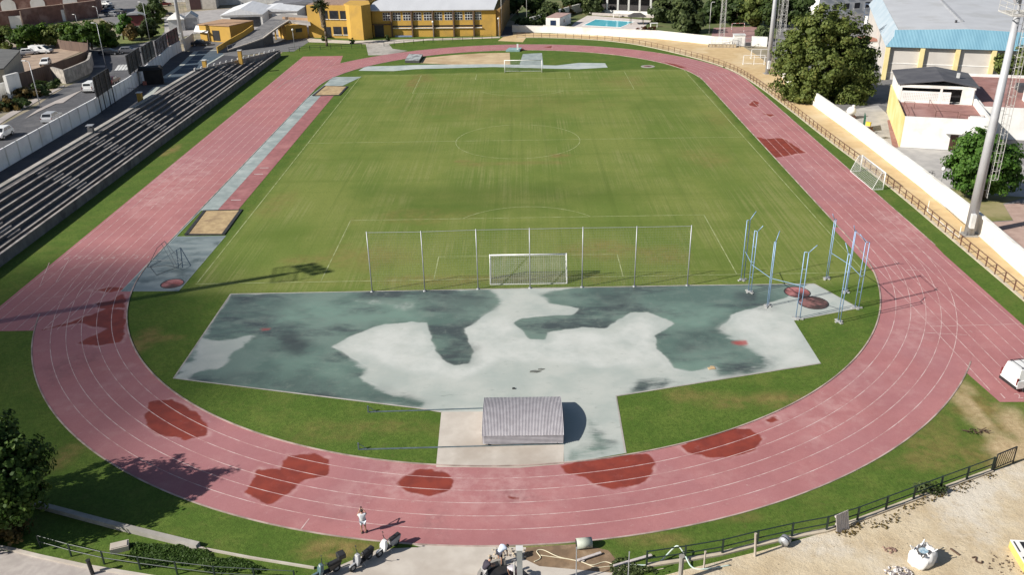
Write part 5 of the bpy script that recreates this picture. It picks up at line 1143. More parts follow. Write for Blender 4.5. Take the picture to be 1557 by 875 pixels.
px_sheet('yard_asphalt', [(296, 62), (330, 50), (480, 54), (474, 61), (447, 78), (400, 80), (330, 90), (285, 84)], .0045, M('yard_grey', (.15, .148, .15), (.11, .11, .113), .6, .85))
# palm in front of the yellow building
pp = G(497, 70); pt = thing('palm_tree', 'tall palm with a skirt of dead leaves before the yellow building', 'palm tree', pp)
tk = MB(); top = pp+Vector((-.45, .3, 9.1)); prev = pp
for k in range(1, 9): q = pp.lerp(top, k/8)+Vector((.18*math.sin(k*.5), 0, 0)); tk.tube(prev, q, .30-.008*k, 10, .30-.008*(k+1)); prev = q
tk.build('trunk', TRUNK, pt, True)
sk = MB()
n = 1500; C = []; Nn = []
for i in range(n):
    z = 4.4+4.4*random.random(); a = random.random()*2*math.pi; r = .30+.42*(z-4.4)/4.4*random.random()+.15*random.random(); C.append((top.x*(z/9.1)+pp.x*(1-z/9.1)+r*math.cos(a), top.y*(z/9.1)+pp.y*(1-z/9.1)+r*math.sin(a), z)); Nn.append((math.cos(a), math.sin(a), .2))
leaf_mesh('leaf_skirt', np.array(C), np.array(Nn), .55, M('dead_palm_leaf', (.20, .155, .10), (.12, .09, .06), 3, .9), pt, np.zeros(n), .5)
fr = MB(); C = []; Nn = []; tone = []
for i in range(46):
    a = random.random()*2*math.pi; el = random.uniform(-.5, 1.25); L = random.uniform(1.7, 2.5)
    d = Vector((math.cos(a)*math.cos(el), math.sin(a)*math.cos(el), math.sin(el)))
    for k in range(16):
        t = .25+.75*k/15; p = prev+d*L*t-Vector((0, 0, .5*t*t)); C.append(p+Vector((random.uniform(-.2, .2), random.uniform(-.2, .2), random.uniform(-.1, .1)))); Nn.append(d.orthogonal()+Vector((random.random()-.5, random.random()-.5, 1))); tone.append(random.random())
leaf_mesh('fronds', np.array(C), np.array(Nn), .5, LF_PALM, pt, np.array(tone), .45)
rail_fence('rail_fence', 'dark green rail on the grass left of the far footpath, before the palm', [G(440, 79), G(470, 76), G(520, 74), G(556, 73)], GREENR, 1.0, 2.4, group='dark green rails at the yellow building')
rail_fence('rail_fence', 'dark green rail on the grass right of the far footpath, before the yellow hall', [G(584, 70), G(600, 69.5), G(660, 64), G(758, 58.5)], GREENR, 1.0, 2.4, group='dark green rails at the yellow building')
for px, r, lab in (((536, 66.5), .7, 'small clipped bush at the foot of the stair tower'), ((492, 62), .7, 'small bush beside the palm trunk'), ((590, 62), .6, 'small dark bush right of the yellow entrance')):
    p = G(*px); tree('bush', lab, p, [(0, 0, .7, r, r, .7)], 160, .28, LF_DARK, 14, .3, .3, .05, cat='bush')
# ------------------------------------------------------------------ pool garden behind the far bend
px_sheet('pool_garden', [(835, 50.5), (775, 30), (860, -60), (1200, -60), (1180, 60), (1081, 67), (1000, 58), (905, 53.5)], 0.012, M('garden_grass', (.10, .125, .035), (.07, .095, .025), .6, .95, c3=(.16, .14, .06)))
px_sheet('pool_deck', [(866, 42), (874, 34), (893, 23.5), (905, 24), (990, 31), (972, 47.5), (1000, 57), (905, 52.5), (850, 50), (848, 46)], 0.016, M('deck_paving', (.58, .52, .49), (.50, .45, .42), .6, .8))
pl = [G(886, 38.5), G(944, 41.5), G(964.5, 33), G(905.5, 29.2)]
MB().sheet([(p.x, p.y) for p in pl], .022).build('pool_water', M('pool_water', (.10, .50, .62), (.14, .56, .67), .35, .12)); tag(bpy.data.objects['pool_water'], kind='structure')
o = MB().wall(pl+[pl[0]], .5, .017, .05).build('pool_coping', WHITE); tag(o, kind='structure')
hp = [G(830, 42), G(851, 42.6), G(868, 35), G(846, 34)]
t = thing('pool_house', 'small white flat-roofed pool house with a blue opening', 'pool house', hp[0])
MB().prism([(p.x, p.y) for p in hp], 0, 2.5).build('wall', WHITE, t); o = MB().prism([(p.x, p.y) for p in hp], 2.502, 2.6).build('roof', M('dusty_red_roof', (.40, .27, .24), None, 1, .8), t)
uh = (hp[1]-hp[0]).normalized(); nh = Vector((-uh.y, uh.x, 0)); on_face(hp[0], uh, nh, 1.2, 2.7, .05, 1.9, .004, .04).build('opening', M('deep_blue', (.012, .028, .075), None, 1, .4), t)
uh2 = (hp[2]-hp[1]).normalized(); nh2 = Vector((-uh2.y, uh2.x, 0)); on_face(hp[1], uh2, nh2, 3, 4, 1.0, 1.8, .004, .04).build('window', DKGLASS, t)
p = G(968, 36.5); t = thing('thatched_shelter', 'dark thatched sunshade on posts at the right end of the pool', 'sunshade', p)
for x, y in ((-1.6, -1.2), (1.6, -1.2), (1.6, 1.2), (-1.6, 1.2)): MB().tube(p+Vector((x, y, 0)), p+Vector((x, y, 2.1)), .07, 6).build('post', TRUNK, t)
MB().add([p+Vector(v) for v in ((-2.3, -1.8, 2.0), (2.3, -1.8, 2.0), (2.3, 1.8, 2.0), (-2.3, 1.8, 2.0), (-.9, 0, 2.9), (.9, 0, 2.9))], [(0, 1, 5, 4), (1, 2, 5), (2, 3, 4, 5), (3, 0, 4), (3, 2, 1, 0)]).build('thatch', M('thatch', (.075, .07, .068), (.045, .042, .04), 3, .95), t)
for px, lab in (((994, 41), 'white garden table on the lawn right of the pool'), ((937, 26), 'white table on the shaded lawn behind the pool')):
    p = G(*px); t = thing('garden_table', lab, 'table', p); MB().box(p.x-1.0, p.y-.5, .95, p.x+1.0, p.y+.5, 1.02).build('tabletop', WHITE, t)
    for x in (-.8, .8): MB().box(p.x+x-.06, p.y-.4, 0, p.x+x+.06, p.y+.4, .948).build('leg', WHITE, t)
p = G(985, 46); tree('bush', 'reddish low shrub at the right corner of the pool deck', p, [(-1.5, 0, .5, 1.6, .6, .5), (1, 0, .4, 1.4, .6, .5)], 380, .3, mat_leaf('red_shrub', (.06, .02, .012), (.13, .05, .028), (.2, .09, .04)), 20, .4, .2, .05, cat='bush')
# colonnade building behind the pool
c0, c1 = G(900, 23), G(1000, 27.5); uc = (c1-c0).normalized(); ncn = Vector((-uc.y, uc.x, 0)); LC = (c1-c0).length
t = thing('colonnade_building', 'long low white building with a dark colonnade behind the pool', 'building', c0)
MB().prism([P2(c0, uc, ncn, 0, 0), P2(c0, uc, ncn, LC, 0), P2(c0, uc, ncn, LC, .3), P2(c0, uc, ncn, 0, .3)], 0, .7).build('terrace_wall', M('garden_wall', (.50, .45, .42), None, 1, .8), t)
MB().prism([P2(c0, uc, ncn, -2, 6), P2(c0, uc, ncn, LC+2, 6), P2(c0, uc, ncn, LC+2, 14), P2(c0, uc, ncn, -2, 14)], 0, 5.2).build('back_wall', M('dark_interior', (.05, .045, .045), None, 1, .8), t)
MB().prism([P2(c0, uc, ncn, -2, 3.4), P2(c0, uc, ncn, LC+2, 3.4), P2(c0, uc, ncn, LC+2, 3.7), P2(c0, uc, ncn, -2, 3.7)], 0, 1.1).build('balustrade', WHITE, t)
MB().prism([P2(c0, uc, ncn, -2, 3), P2(c0, uc, ncn, LC+2, 3), P2(c0, uc, ncn, LC+2, 14), P2(c0, uc, ncn, -2, 14)], 5.201, 5.8).build('roof_slab', WHITE, t)
for i in range(7): q = P2(c0, uc, ncn, i*LC/6, 3.55); MB().box(q[0]-.22, q[1]-.22, 1.101, q[0]+.22, q[1]+.22, 5.2).build('column', WHITE, t)
# red ball court behind the wall
px_sheet('ball_court', [(1080, 60), (1085, 42), (1150, 40), (1165, 62), (1100, 68)], .018, M('ball_court_red', (.32, .19, .175), (.26, .15, .14), .8, .85))
b0, b1 = G(1112, 49), G(1131, 48.5); t = thing('handball_goal', 'small red and white goal on the red ball court', 'goal', b0)
for p in (b0, b1): MB().tube(p, p+Vector((0, 0, 2.1)), .06, 6).build('post', M('goal_red', (.45, .12, .1), (.7, .68, .66), 3, .5, lo=.49, hi=.51), t)
MB().tube(b0+Vector((0, 0, 2.1)), b1+Vector((0, 0, 2.1)), .06, 6).build('crossbar', M('goal_red', (.45, .12, .1)), t)
# ------------------------------------------------------------------ terraced stand on the left
STX, SY0 = -54.2, -14.0
TREAD = M('stand_shade_concrete', (.110, .103, .10), (.075, .071, .07), 1.1, .85, c3=(.07, .066, .068), scale3=.35, bmp=.1)  # concrete darkened in colour to carry the shade of the row above
NOSE = M('stand_lit_edge', (.33, .305, .28), (.22, .20, .19), 1.4, .8, c3=(.12, .11, .105), scale3=.4)  # paler colour stands in for the sunlit front strip of each tread
FRONT = M('stand_front', (.17, .165, .165), (.12, .117, .12), .9, .85, c3=(.075, .072, .075), scale3=.5, stretch=(1, 1, .4))
stand = thing('grandstand', 'long dark terraced concrete stand of low steps with pale edges beside the left straight', 'stand', (STX, 54, 0))
def yend(x): return 88.0+(x+61.3)*3.73
MB().wall([(STX, SY0), (STX, 121.5)], .25, -.05, 1.13).build('front_wall', FRONT, stand)
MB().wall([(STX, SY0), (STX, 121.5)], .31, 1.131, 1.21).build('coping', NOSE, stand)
xw = STX-.13; x0 = xw-.8
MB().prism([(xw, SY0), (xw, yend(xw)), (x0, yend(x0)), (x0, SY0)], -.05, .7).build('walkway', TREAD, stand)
AISLES = [G(8, 352, 1.5).y, G(98, 274, 2).y, G(165, 225, 2).y, G(228, 188, 2).y, G(292, 150, 2).y, G(352, 112, 2).y, G(402, 88, 2).y]
NT, TW_, RH = 7, .87, .40
for j in range(NT):
    xa, xb = x0-TW_*j, x0-TW_*(j+1); z = .7+RH*(j+1); 
    P = [(xa-.0005, SY0), (xa-.0005, yend(xa)), (xb+.0005, yend(xb)), (xb+.0005, SY0)]
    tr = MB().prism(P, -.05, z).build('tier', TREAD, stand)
    MB().prism([(xa+.012, SY0+.01), (xa+.012, yend(xa)-.1), (xa-.20, yend(xa-.2)-.1), (xa-.20, SY0+.01)], z-.07, z+.006).build('lit_nosing', NOSE, tr)
    for y in AISLES:
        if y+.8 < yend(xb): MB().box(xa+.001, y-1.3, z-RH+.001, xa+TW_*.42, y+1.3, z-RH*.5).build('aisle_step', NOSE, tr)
xbk = x0-TW_*NT
MB().prism([(xbk-.001, SY0), (xbk-.001, yend(xbk)), (xbk-.7, yend(xbk)-1), (xbk-.7, SY0)], -.05, 3.66).build('back_ledge', CONC, stand)
e0, e1 = Vector((xbk-.2, yend(xbk)-.6, 0)), Vector((STX-.2, 121.8, 0))
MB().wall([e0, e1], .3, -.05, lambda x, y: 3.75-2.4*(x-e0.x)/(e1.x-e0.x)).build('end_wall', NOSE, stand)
pr = MB(); d = (e1-e0)
for k in range(15):
    q = e0+d*k/15; zt = 3.75-2.4*k/15; MB().box(q.x-.1, q.y-.35, zt+.002, q.x+.1, q.y+.35, zt+.35).build('end_block', WHITE2, stand)
rp = MB(); 
for k in range(50):
    y = SY0+2+2.8*k
    if y < 119: rp.tube((STX, y, 1.2), (STX, y, 1.23+.02), .05, 5)
for px, lab in (((179, 309), 'x'),): pass
for px, pyb, lab in ((312, 103, 'ochre pier on the top edge of the stand, nearer the blue court'), (365.5, 87.5, 'ochre pier on the diagonal end of the stand, farther from the blue court'), (214, 154, 'small ochre box on the top edge of the stand by the dark booth')):
    q = G(px, pyb, 3.2); t = thing('gate_pier', lab, 'pier', (q.x, q.y, hz(q.x-3, q.y)), group='ochre piers on the stand')
    zb = hz(q.x-3, q.y); MB().obox((q.x, q.y, zb), (.7, .7, 4.6-zb)).build('shaft', YEL, t); MB().obox((q.x, q.y, 4.601), (.84, .84, .12)).build('cap', WHITE2, t)
# ------------------------------------------------------------------ the raised street side: ground, promenade, road
PX0 = -61.75
def zarr(P): return np.array([PL*(1-sst(50, 118, y)) for y in P[:, 1]])
o, P_ = grid_mesh('street_ground', np.array([-420, -260, -200, -160, -130, -110, -95, -85, -76, -70, -66, PX0]), np.concatenate([[-60.0, -20, 10, 30, 45], arange(50, 118, 2), [119]]), zarr, EARTH); tag(o, kind='structure')
def drape(name, poly, off, m, step=2.2):
    o, P = fill(name, poly, step, 0, m); co = np.zeros(len(o.data.vertices)*3); o.data.vertices.foreach_get('co', co); co = co.reshape(-1, 3)
    co[:, 2] = [PL*(1-sst(50, 118, y))+off for y in co[:, 1]]; o.data.vertices.foreach_set('co', co.ravel()); o.data.update(); return tag(o, kind='structure')
def dpx(name, pts, off, m): return drape(name, [(q.x, q.y) for q in (GL(*p) for p in pts)], off, m)
WPX = [(-190, 377), (0, 264), (151, 175), (200, 141), (236, 112), (262, 88), (281, 77)]
WB = [GL(*p)-Vector((.45, .1, 0)) for p in WPX]
drape('promenade', [(p.x, p.y) for p in WB]+[(-64, 122), (-56.0, 124), (-55.5, 118), (PX0+.05, 90), (PX0+.05, WB[0].y)], .012, PROM)
dpx('blue_court', [(251, 117), (299, 78), (336, 76.5), (340, 83), (305, 103), (282, 117), (262, 128), (246, 126)], .02, M('blue_court', (.055, .085, .115), (.042, .065, .09), .8, .8, c3=(.08, .10, .12)))
def dstrip(name, pts, w, off, m):
    P = resample([GL(*p) for p in pts], 2.5)+[GL(*pts[-1])]; mb = MB().strip([(p.x, p.y) for p in P], w, lambda x, y: PL*(1-sst(50, 118, y))+off); return tag(mb.build(name, m), kind='structure')
for pts, w in (([(248, 119), (299, 77.5)], 1.1), ([(299, 77.5), (337, 76)], .8), ([(252, 119), (290, 116)], .5), ([(268, 105), (306, 104)], .35), ([(284, 92), (318, 92)], .3), ([(219, 152), (240, 131), (262, 129)], 1.2), ([(306, 103), (340, 83)], .5)): dstrip('court_line', pts, w, .032, M('faded_line', (.42, .44, .40), (.33, .35, .32), 1.0, .8))
# streets
dpx('road', [(-40, 280), (0, 227+12), (145, 163), (196, 122), (240, 92), (262, 84), (250, 78), (236, 70), (175, 75), (128, 77), (136, 92), (141, 105), (135, 117), (100, 132), (50, 165), (0, 192), (-60, 225)], .008, ASPH)
dpx('road', [(128, 77), (175, 75), (236, 70), (262, 62), (266, 50), (300, 40), (300, 22), (240, 30), (250, 0), (290, -30), (150, -60), (140, 0), (150, 25), (190, 50), (150, 66)], .006, ASPHL)
dpx('pavement', [(38, 181), (85, 158), (96, 157), (126, 137), (118, 140), (84, 154), (56, 168)], .07, PAVE)
dpx('pavement', [(-40, 212), (0, 189), (40, 165), (96, 133), (99, 129), (50, 152), (0, 180), (-40, 200)], .06, PAVE)
dpx('pavement', [(139, 103), (160, 102.5), (161, 99.5), (140, 100)], .06, PAVE)
dpx('pavement', [(-40, 268), (0, 246), (150, 163), (195, 127), (190, 128), (146, 160), (0, 240), (-40, 260)], .05, PAVE)
for k in range(4): dstrip('crosswalk', [(176+5*k, 107-.2*k), (182+5*k, 98.5-.2*k)], .55, .015, WHITE2)
dpx('park_lawn', [(139, 72), (175, 71), (215, 66), (242, 58), (250, 48), (250, 28), (236, 30), (238, 40), (205, 48), (180, 55), (165, 62), (140, 66)], .02, M('park_grass', (.15, .18, .045), (.10, .125, .03), .5, .95, c3=(.22, .19, .08), bmp=.4))
dpx('yard_ground', [(-60, 150), (0, 116), (35, 118), (45, 110), (138, 72), (140, 62), (60, 70), (0, 70), (-80, 80)], .01, M('parking_earth', (.36, .27, .20), (.27, .20, .15), .4, .95))
# white street wall
wt = thing('street_wall', 'tall shaded white panel wall between promenade and street', 'wall', WB[1])
WR = resample(WB, 3.0)
for i, (a, b) in enumerate(zip(WR[:-1], WR[1:])):
    if b.y < 8: continue
    MB().wall([a, b], .18, lambda x, y: hz(x, y)-.1, lambda x, y: hz(x, y)+2.45).build('panel', M('street_whitewash', (.80, .80, .81), (.74, .74, .75), .5, .8, c3=(.62, .62, .63), scale3=.3), wt)
    MB().obox((b.x, b.y, hz(b.x, b.y)-.1), (.24, .24, 2.55), math.atan2(b.y-a.y, b.x-a.x)).build('post', WHITE2, wt)
# billboards seen from behind
def billboard(label, posts, tops, pbot, panel_m, m=BLACK, tilt=0.0):
    t = thing('billboard', label, 'billboard', GL(*posts[0]), group='billboards on posts along the street wall')
    Bs = []
    for b, tp in zip(posts, tops):
        p = GL(*b)+Vector((.2, 0, 0)); h = HT(p, tp[1])+.5; Bs.append((p, h)); MB().tube(p, p+Vector((0, 0, h)), .085, 6).build('post', m, t)
    (a, ha), (b, hb_) = Bs[0], Bs[-1]; h1 = (ha+hb_)/2; h0 = HT(a, pbot)
    u = (b-a); u.z = 0; u.normalize(); n = Vector((u.y, -u.x, 0)); 
    # boards hang on the street side of the posts
    A, B = a-u*.4-n*.16, b+u*.4-n*.16; za, zb = a.z, b.z
    MB().hexa([(A.x, A.y, za+h0), (B.x, B.y, zb+h0), (B.x-n.x*.08, B.y-n.y*.08, zb+h0), (A.x-n.x*.08, A.y-n.y*.08, za+h0)], [(A.x, A.y, za+h1), (B.x, B.y, zb+h1), (B.x-n.x*.08, B.y-n.y*.08, zb+h1), (A.x-n.x*.08, A.y-n.y*.08, za+h1)]).build('board', panel_m, t)
    g = MB(); A2, B2 = A+n*.06, B+n*.06
    for k in range(6): z = h0+(h1-h0)*k/5; g.tube(A2+Vector((0, 0, z)), Vector((B2.x, B2.y, zb+z)), .04, 4)
    for k in range(9): q = A2.lerp(Vector((B2.x, B2.y, zb)), k/8); g.tube(q+Vector((0, 0, h0)), q+Vector((0, 0, h1)), .03, 4)
    g.build('board_frame', m, t)
BB = M('board_back', (.075, .078, .085), (.055, .058, .065), 1.5, .7)
billboard('nearest billboard back, dark grid panel on four black posts above the street wall', [(153.3, 172.3), (159.5, 166.7), (167.3, 162.3), (173.4, 157.2)], [(140.7, 122), (148.9, 118), (156, 114), (163.7, 109)], 147, BB)
billboard('second nearest billboard back, dark grid panel on four black posts, left of the dark booth', [(201.4, 134.6), (207.3, 130.2), (213.3, 125.2), (218.6, 120.2)], [(190.4, 89.4), (196.5, 85), (203, 80.5), (209.8, 75.8)], 112, BB)
billboard('grey-green billboard back with a white edge post, directly behind the dark booth', [(223, 115.5), (228, 111.5), (233, 107.5), (238, 103)], [(214, 74), (220, 71), (226, 68.5), (232, 66)], 97, M('board_green', (.12, .14, .14), (.09, .10, .11), 1, .7))
billboard('mottled grey worn billboard back between the green-grey and the reddish panels', [(242, 100), (247, 95.5), (252, 91.5), (257, 88)], [(233.5, 66), (240, 61.5), (247, 58), (253.5, 54.4)], 85.5, M('board_worn', (.26, .25, .28), (.12, .11, .13), .8, .7, lo=.45, hi=.55))
billboard('dark reddish billboard back nearest the far left light tower', [(260, 85.5), (264.5, 82), (269, 79), (273.5, 76.5)], [(254, 53), (260, 50), (266, 47), (272, 44.7)], 73, M('board_red', (.14, .10, .12), (.22, .05, .07), .8, .7, lo=.5, hi=.6))
# booth, bin and small things on the promenade
q = GL(236, 127); t = thing('dark_booth', 'black canvas-covered booth on the promenade before the blue court', 'booth', q, .35)
MB().prism([(-1.7, -1.2), (1.6, -1.2), (1.6, 1.2), (-1.7, 1.2)], 0, 2.7).build('body', M('black_canvas', (.012, .011, .012), (.02, .018, .018), 1, .9), t, local=True, bevel=.06)
MB().hexa([(-2.6, -1.5, 2.71), (1.8, -1.5, 2.71), (1.8, 1.4, 2.71), (-2.6, 1.4, 2.71)], [(-2.3, -1.0, 3.2), (1.5, -1.0, 3.2), (1.5, .9, 3.2), (-2.3, .9, 3.2)]).build('awning', M('black_canvas', (.012, .011, .012)), t, local=True)
q = GL(227.5, 126.5); t = thing('white_bin', 'narrow white bin standing left of the black booth', 'bin', q); MB().tube(q, q+Vector((0, 0, 1.2)), .32, 12, .38).build('body', WHITE2, t, True); MB().tube(q+Vector((0, 0, 1.201)), q+Vector((0, 0, 1.3)), .40, 12).build('lid', STEEL, t)
q = GL(220.5, 129); t = thing('red_box', 'small reddish box on the promenade left of the white bin', 'box', q); MB().obox((q.x, q.y, q.z), (.7, .5, .6), .4).build('body', M('faded_red', (.38, .13, .10), None, 2, .7), t); MB().obox((q.x, q.y, q.z+.602), (.76, .56, .08), .4).build('lid', M('faded_red', (.38, .13, .1)), t)
q = GL(139.5, 204); t = thing('litter_bin', 'grey litter bin with a flat lid at the top edge of the stand', 'bin', q); MB().obox((q.x, q.y, q.z), (.7, .7, 1.0), .1).build('body', M('bin_grey', (.12, .12, .125), None, 2, .6), t); MB().obox((q.x, q.y, q.z+1.25), (.95, .95, .08), .1).build('lid', STEEL, t)
for sx in (-.3, .3): MB().box(q.x+sx-.04, q.y-.04, q.z+1.001, q.x+sx+.04, q.y+.04, q.z+1.249).build('lid_post', STEEL, t)
bp = M('barrier_grey', (.16, .17, .18), None, 3, .5, metal=.3)
q0, q1 = GL(193, 142), GL(210, 143); t = thing('crowd_barrier', 'low thin metal barrier on the promenade near the second billboard', 'barrier', q0); f = MB()
for k in range(5): m = q0.lerp(q1, k/4); f.tube(m, m+Vector((0, 0, 1)), .025, 4)
f.build('bars', bp, t); MB().tube(q0+Vector((0, 0, 1)), q1+Vector((0, 0, 1)), .03, 5).build('top_rail', bp, t)
# ------------------------------------------------------------------ cars
GLASS = M('car_glass', (.015, .018, .022), (.025, .028, .032), .5, .08)
CARRED = M('tail_light', (.16, .012, .012), None, 2, .3); CARLAMP = M('head_light', (.6, .6, .6), None, 2, .2)
def paint(name, c): return M(name, c, tuple(x*.9 for x in c), .8, .3)
def car(label, p, rz, m, kind='hatch', group=None, name=None, sc=1.0, rack=False, blind=False):
    cat = 'van' if kind == 'van' else 'car'
    t = thing(name or ('parked_van' if kind == 'van' else 'parked_car'), label, cat, p, rz, group)
    if kind == 'hatch': prof = [(-1.95, .35), (-1.98, .75), (-1.85, .95), (-1.1, .98), (1.0, .95), (1.75, .86), (1.98, .68), (1.98, .35)]; W = .86; cab = [(-1.85, .96, 1.45, -1.45), (1.05, .95, 1.45, .35)]; wx = (-1.22, 1.25)
    elif kind == 'van': prof = [(-2.15, .38), (-2.18, 1.0), (-2.1, 1.06), (1.2, 1.06), (1.9, .98), (2.15, .75), (2.18, .38)]; W = .92; cab = [(-2.13, 1.05, 1.88, -2.0), (1.65, 1.03, 1.86, .75)]; wx = (-1.35, 1.4)
    else: prof = [(-2.2, .36), (-2.24, .75), (-2.1, .96), (-1.2, .98), (1.1, .95), (2.0, .84), (2.22, .62), (2.22, .36)]; W = .88; cab = [(-1.55, .96, 1.42, -.95), (1.15, .95, 1.42, .25)]; wx = (-1.35, 1.38)
    b = MB(); n = len(prof)
    vs = [(x*sc, -W, z) for x, z in prof]+[(x*sc, W, z) for x, z in prof]
    b.add(vs, [tuple(range(n)), tuple(range(2*n-1, n-1, -1))]+[(i, n+i, n+(i+1) % n, (i+1) % n) for i in range(n)])
    (xr, zr, zt, xrt), (xf, zf, zft, xft) = cab; w1, w2 = W-.06, W-.2
    B = [(xr*sc, -w1, zr-.02), (xf*sc, -w1, zf-.02), (xf*sc, w1, zf-.02), (xr*sc, w1, zr-.02)]; T_ = [(xrt*sc, -w2, zt), (xft*sc, -w2, zft), (xft*sc, w2, zft), (xrt*sc, w2, zt)]
    b.hexa(B, T_); b.build('body', m, t, local=True, bevel=.05)
    lerp = lambda a, b_, k: tuple(a[i]+(b_[i]-a[i])*k for i in range(3))
    def pane(i, j, u0, u1, v0=.14, v1=.86, out=.012):
        bl, br, tl, tr_ = B[i], B[j], T_[i], T_[j]
        q = lambda u, v: Vector(lerp(lerp(bl, br, u), lerp(tl, tr_, u), v))
        P = [q(u0, v0), q(u1, v0), q(u1, v1), q(u0, v1)]; nn = (P[1]-P[0]).cross(P[3]-P[0]).normalized()*out
        MB().add([v+nn for v in P], [(0, 1, 2, 3)]).build('window', GLASS, t, local=True)
    if kind == 'van': pane(0, 1, .62, .8); pane(2, 3, .2, .38); pane(1, 2, .06, .94, .1, .9); (None if blind else pane(3, 0, .1, .9, .45, .9))
    else:
        for u in ((.10, .48), (.52, .90)): pane(0, 1, *u); pane(2, 3, *u)
        pane(1, 2, .07, .93, .08, .92); pane(3, 0, .08, .92, .15, .9)
    for x in wx:
        for s in (-1, 1):
            w = MB().tube((x*sc, s*(W-.19), .31), (x*sc, s*(W+.02), .31), .31, 14).build('wheel', RUBBER, t, local=True)
            MB().tube((x*sc, s*(W+.021), .31), (x*sc, s*(W+.03), .31), .18, 10).build('rim', STEEL, w, local=True)
    xe, xb_ = prof[-2][0]*sc, prof[1][0]*sc
    for s in (-1, 1):
        MB().box(xe-.12, s*(W-.2)-.17, .60, xe+.012, s*(W-.2)+.17, .72).build('headlight', CARLAMP, t, local=True)
        MB().box(xb_-.012, s*(W-.07)-.05, .72, xb_+.08, s*(W-.07)+.05, .92 if kind != 'van' else 1.25).build('tail_light', CARRED, t, local=True)
    MB().box(xb_-.03, -W+.02, .34, xb_+.1, W-.02, .56).build('bumper', BLACK if kind == 'van' else m, t, local=True); MB().box(xe-.06, -W+.05, .32, xe+.035, W-.05, .5).build('bumper', BLACK, t, local=True)
    if rack:
        f = MB()
        for s in (-1, 1): f.tube((-1.9*sc, s*.62, 1.99), (.7*sc, s*.62, 1.97), .025, 5)
        for k in range(5): x = (-1.8+2.3*k/4)*sc; f.tube((x, -.66, 1.99), (x, .66, 1.99), .025, 5); 
        for s in (-1, 1):
            for k in (0, 4): x = (-1.8+2.3*k/4)*sc; f.tube((x, s*.62, 1.86), (x, s*.62, 1.99), .025, 5)
        f.build('roof_rack', BLACK, t, local=True)
    return t
CW, CS, CD, CG_, CRD, CBL = paint('white_car_paint', (.75, .75, .74)), paint('silver_car_paint', (.38, .39, .41)), paint('dark_car_paint', (.03, .033, .04)), paint('grey_car_paint', (.15, .155, .17)), paint('red_car_paint', (.22, .03, .03)), paint('blue_car_paint', (.05, .09, .18))
rd = math.atan2((GL(0, 214)-GL(60, 180)).y, (GL(0, 214)-GL(60, 180)).x)
car('white hatchback on the street at the left edge, just beyond the white wall', GL(4, 209), rd, CW)
car('silver hatchback on the street half hidden behind the white wall', GL(80, 184), rd+math.pi, CS)
car('white van on the street behind the nearest billboard', GL(141, 139), rd+math.pi, CW, 'van')
car('dark red car on the street between the two nearest billboards', GL(171, 127), rd+math.pi, paint('wine_car_paint', (.06, .02, .022)), 'saloon')
car('black car crossing at the street corner below the park lawn', GL(167, 83), .15, CD, 'saloon')
car('dark car in the shade right of the black car at the street corner', GL(196, 80.5), .15, CG_)
PK = 'cars parked in the earth yard behind the brown fence'
car('white high-roof van in the earth yard behind the brown fence', GL(63, 81), rd+1.5, CW, 'van', PK, sc=1.2)
car('white hatchback beside the brown fence in the earth yard', GL(70, 99), rd+.2, CW, 'hatch', PK)
car('silver car half under the trees at the left end of the earth yard', GL(11, 90), .5, CS, 'saloon', PK)
car('dark grey car under the trees right of the silver car in the yard', GL(23, 88), .5, CG_, 'saloon', PK)
car('small white car in the tree shade left of the high-roof van', GL(45, 83), .4, CW, 'hatch', PK)
UP = 'cars parked on the upper car park'
for px, m, lab in (((160, 8), CW, 'white car at the top left of the upper car park'), ((163, 14), CD, 'black car second in the row on the upper car park'), ((166, 19), CBL, 'dark blue car third in the row on the upper car park'), ((171, 24.5), CG_, 'grey car lowest in the row on the upper car park'), ((181, 20), CD, 'black car beside the grey bus shelter roof on the car park')):
    car(lab, G(*px), 2.9, m, 'saloon', UP)
for px, m, lab in (((14, 7), CS, 'silver car in the brick yard at the far left'), ((32, 9), CD, 'black car behind the brick wall at the top left'), ((250, 9), CRD, 'dark red car on the lane at the top, right of the park trees'), ((252, 24), CD, 'black car in shade beside the white kiosk')):
    car(lab, G(*px), .6, m, 'saloon')
car('dark car under the white awning at the end of the street wall', GL(306, 69), .2, CD, 'saloon')
car('white panel van with black roof rack, parked at the right edge on the track extension', G(1572, 585), math.radians(10), CW, 'van', None, 'parked_van', 1.05, True, True)
# lamp posts of the street
for b, top, lab in (((62, 165), 93, 'tall street lamp standing on the pale traffic island'), ((161, 101), 35, 'tall street lamp at the crosswalk corner with a flat head'), ((152, 36), 10, 'grey street lamp rising from the trees by the upper car park'), ((228, 62), 3, 'street lamp in the park before the far row of trees')):
    p = GL(*b); lamp_post(lab, p, HT(p, top)-.1, 'head', (-.9, .2, 0), .08, STEEL)
p = GL(118, 38); lamp_post('street lamp in front of the dark brick wall at the top left', p, HT(p, 22)-.1, 'head', (-.6, .2, 0), .08, STEEL)
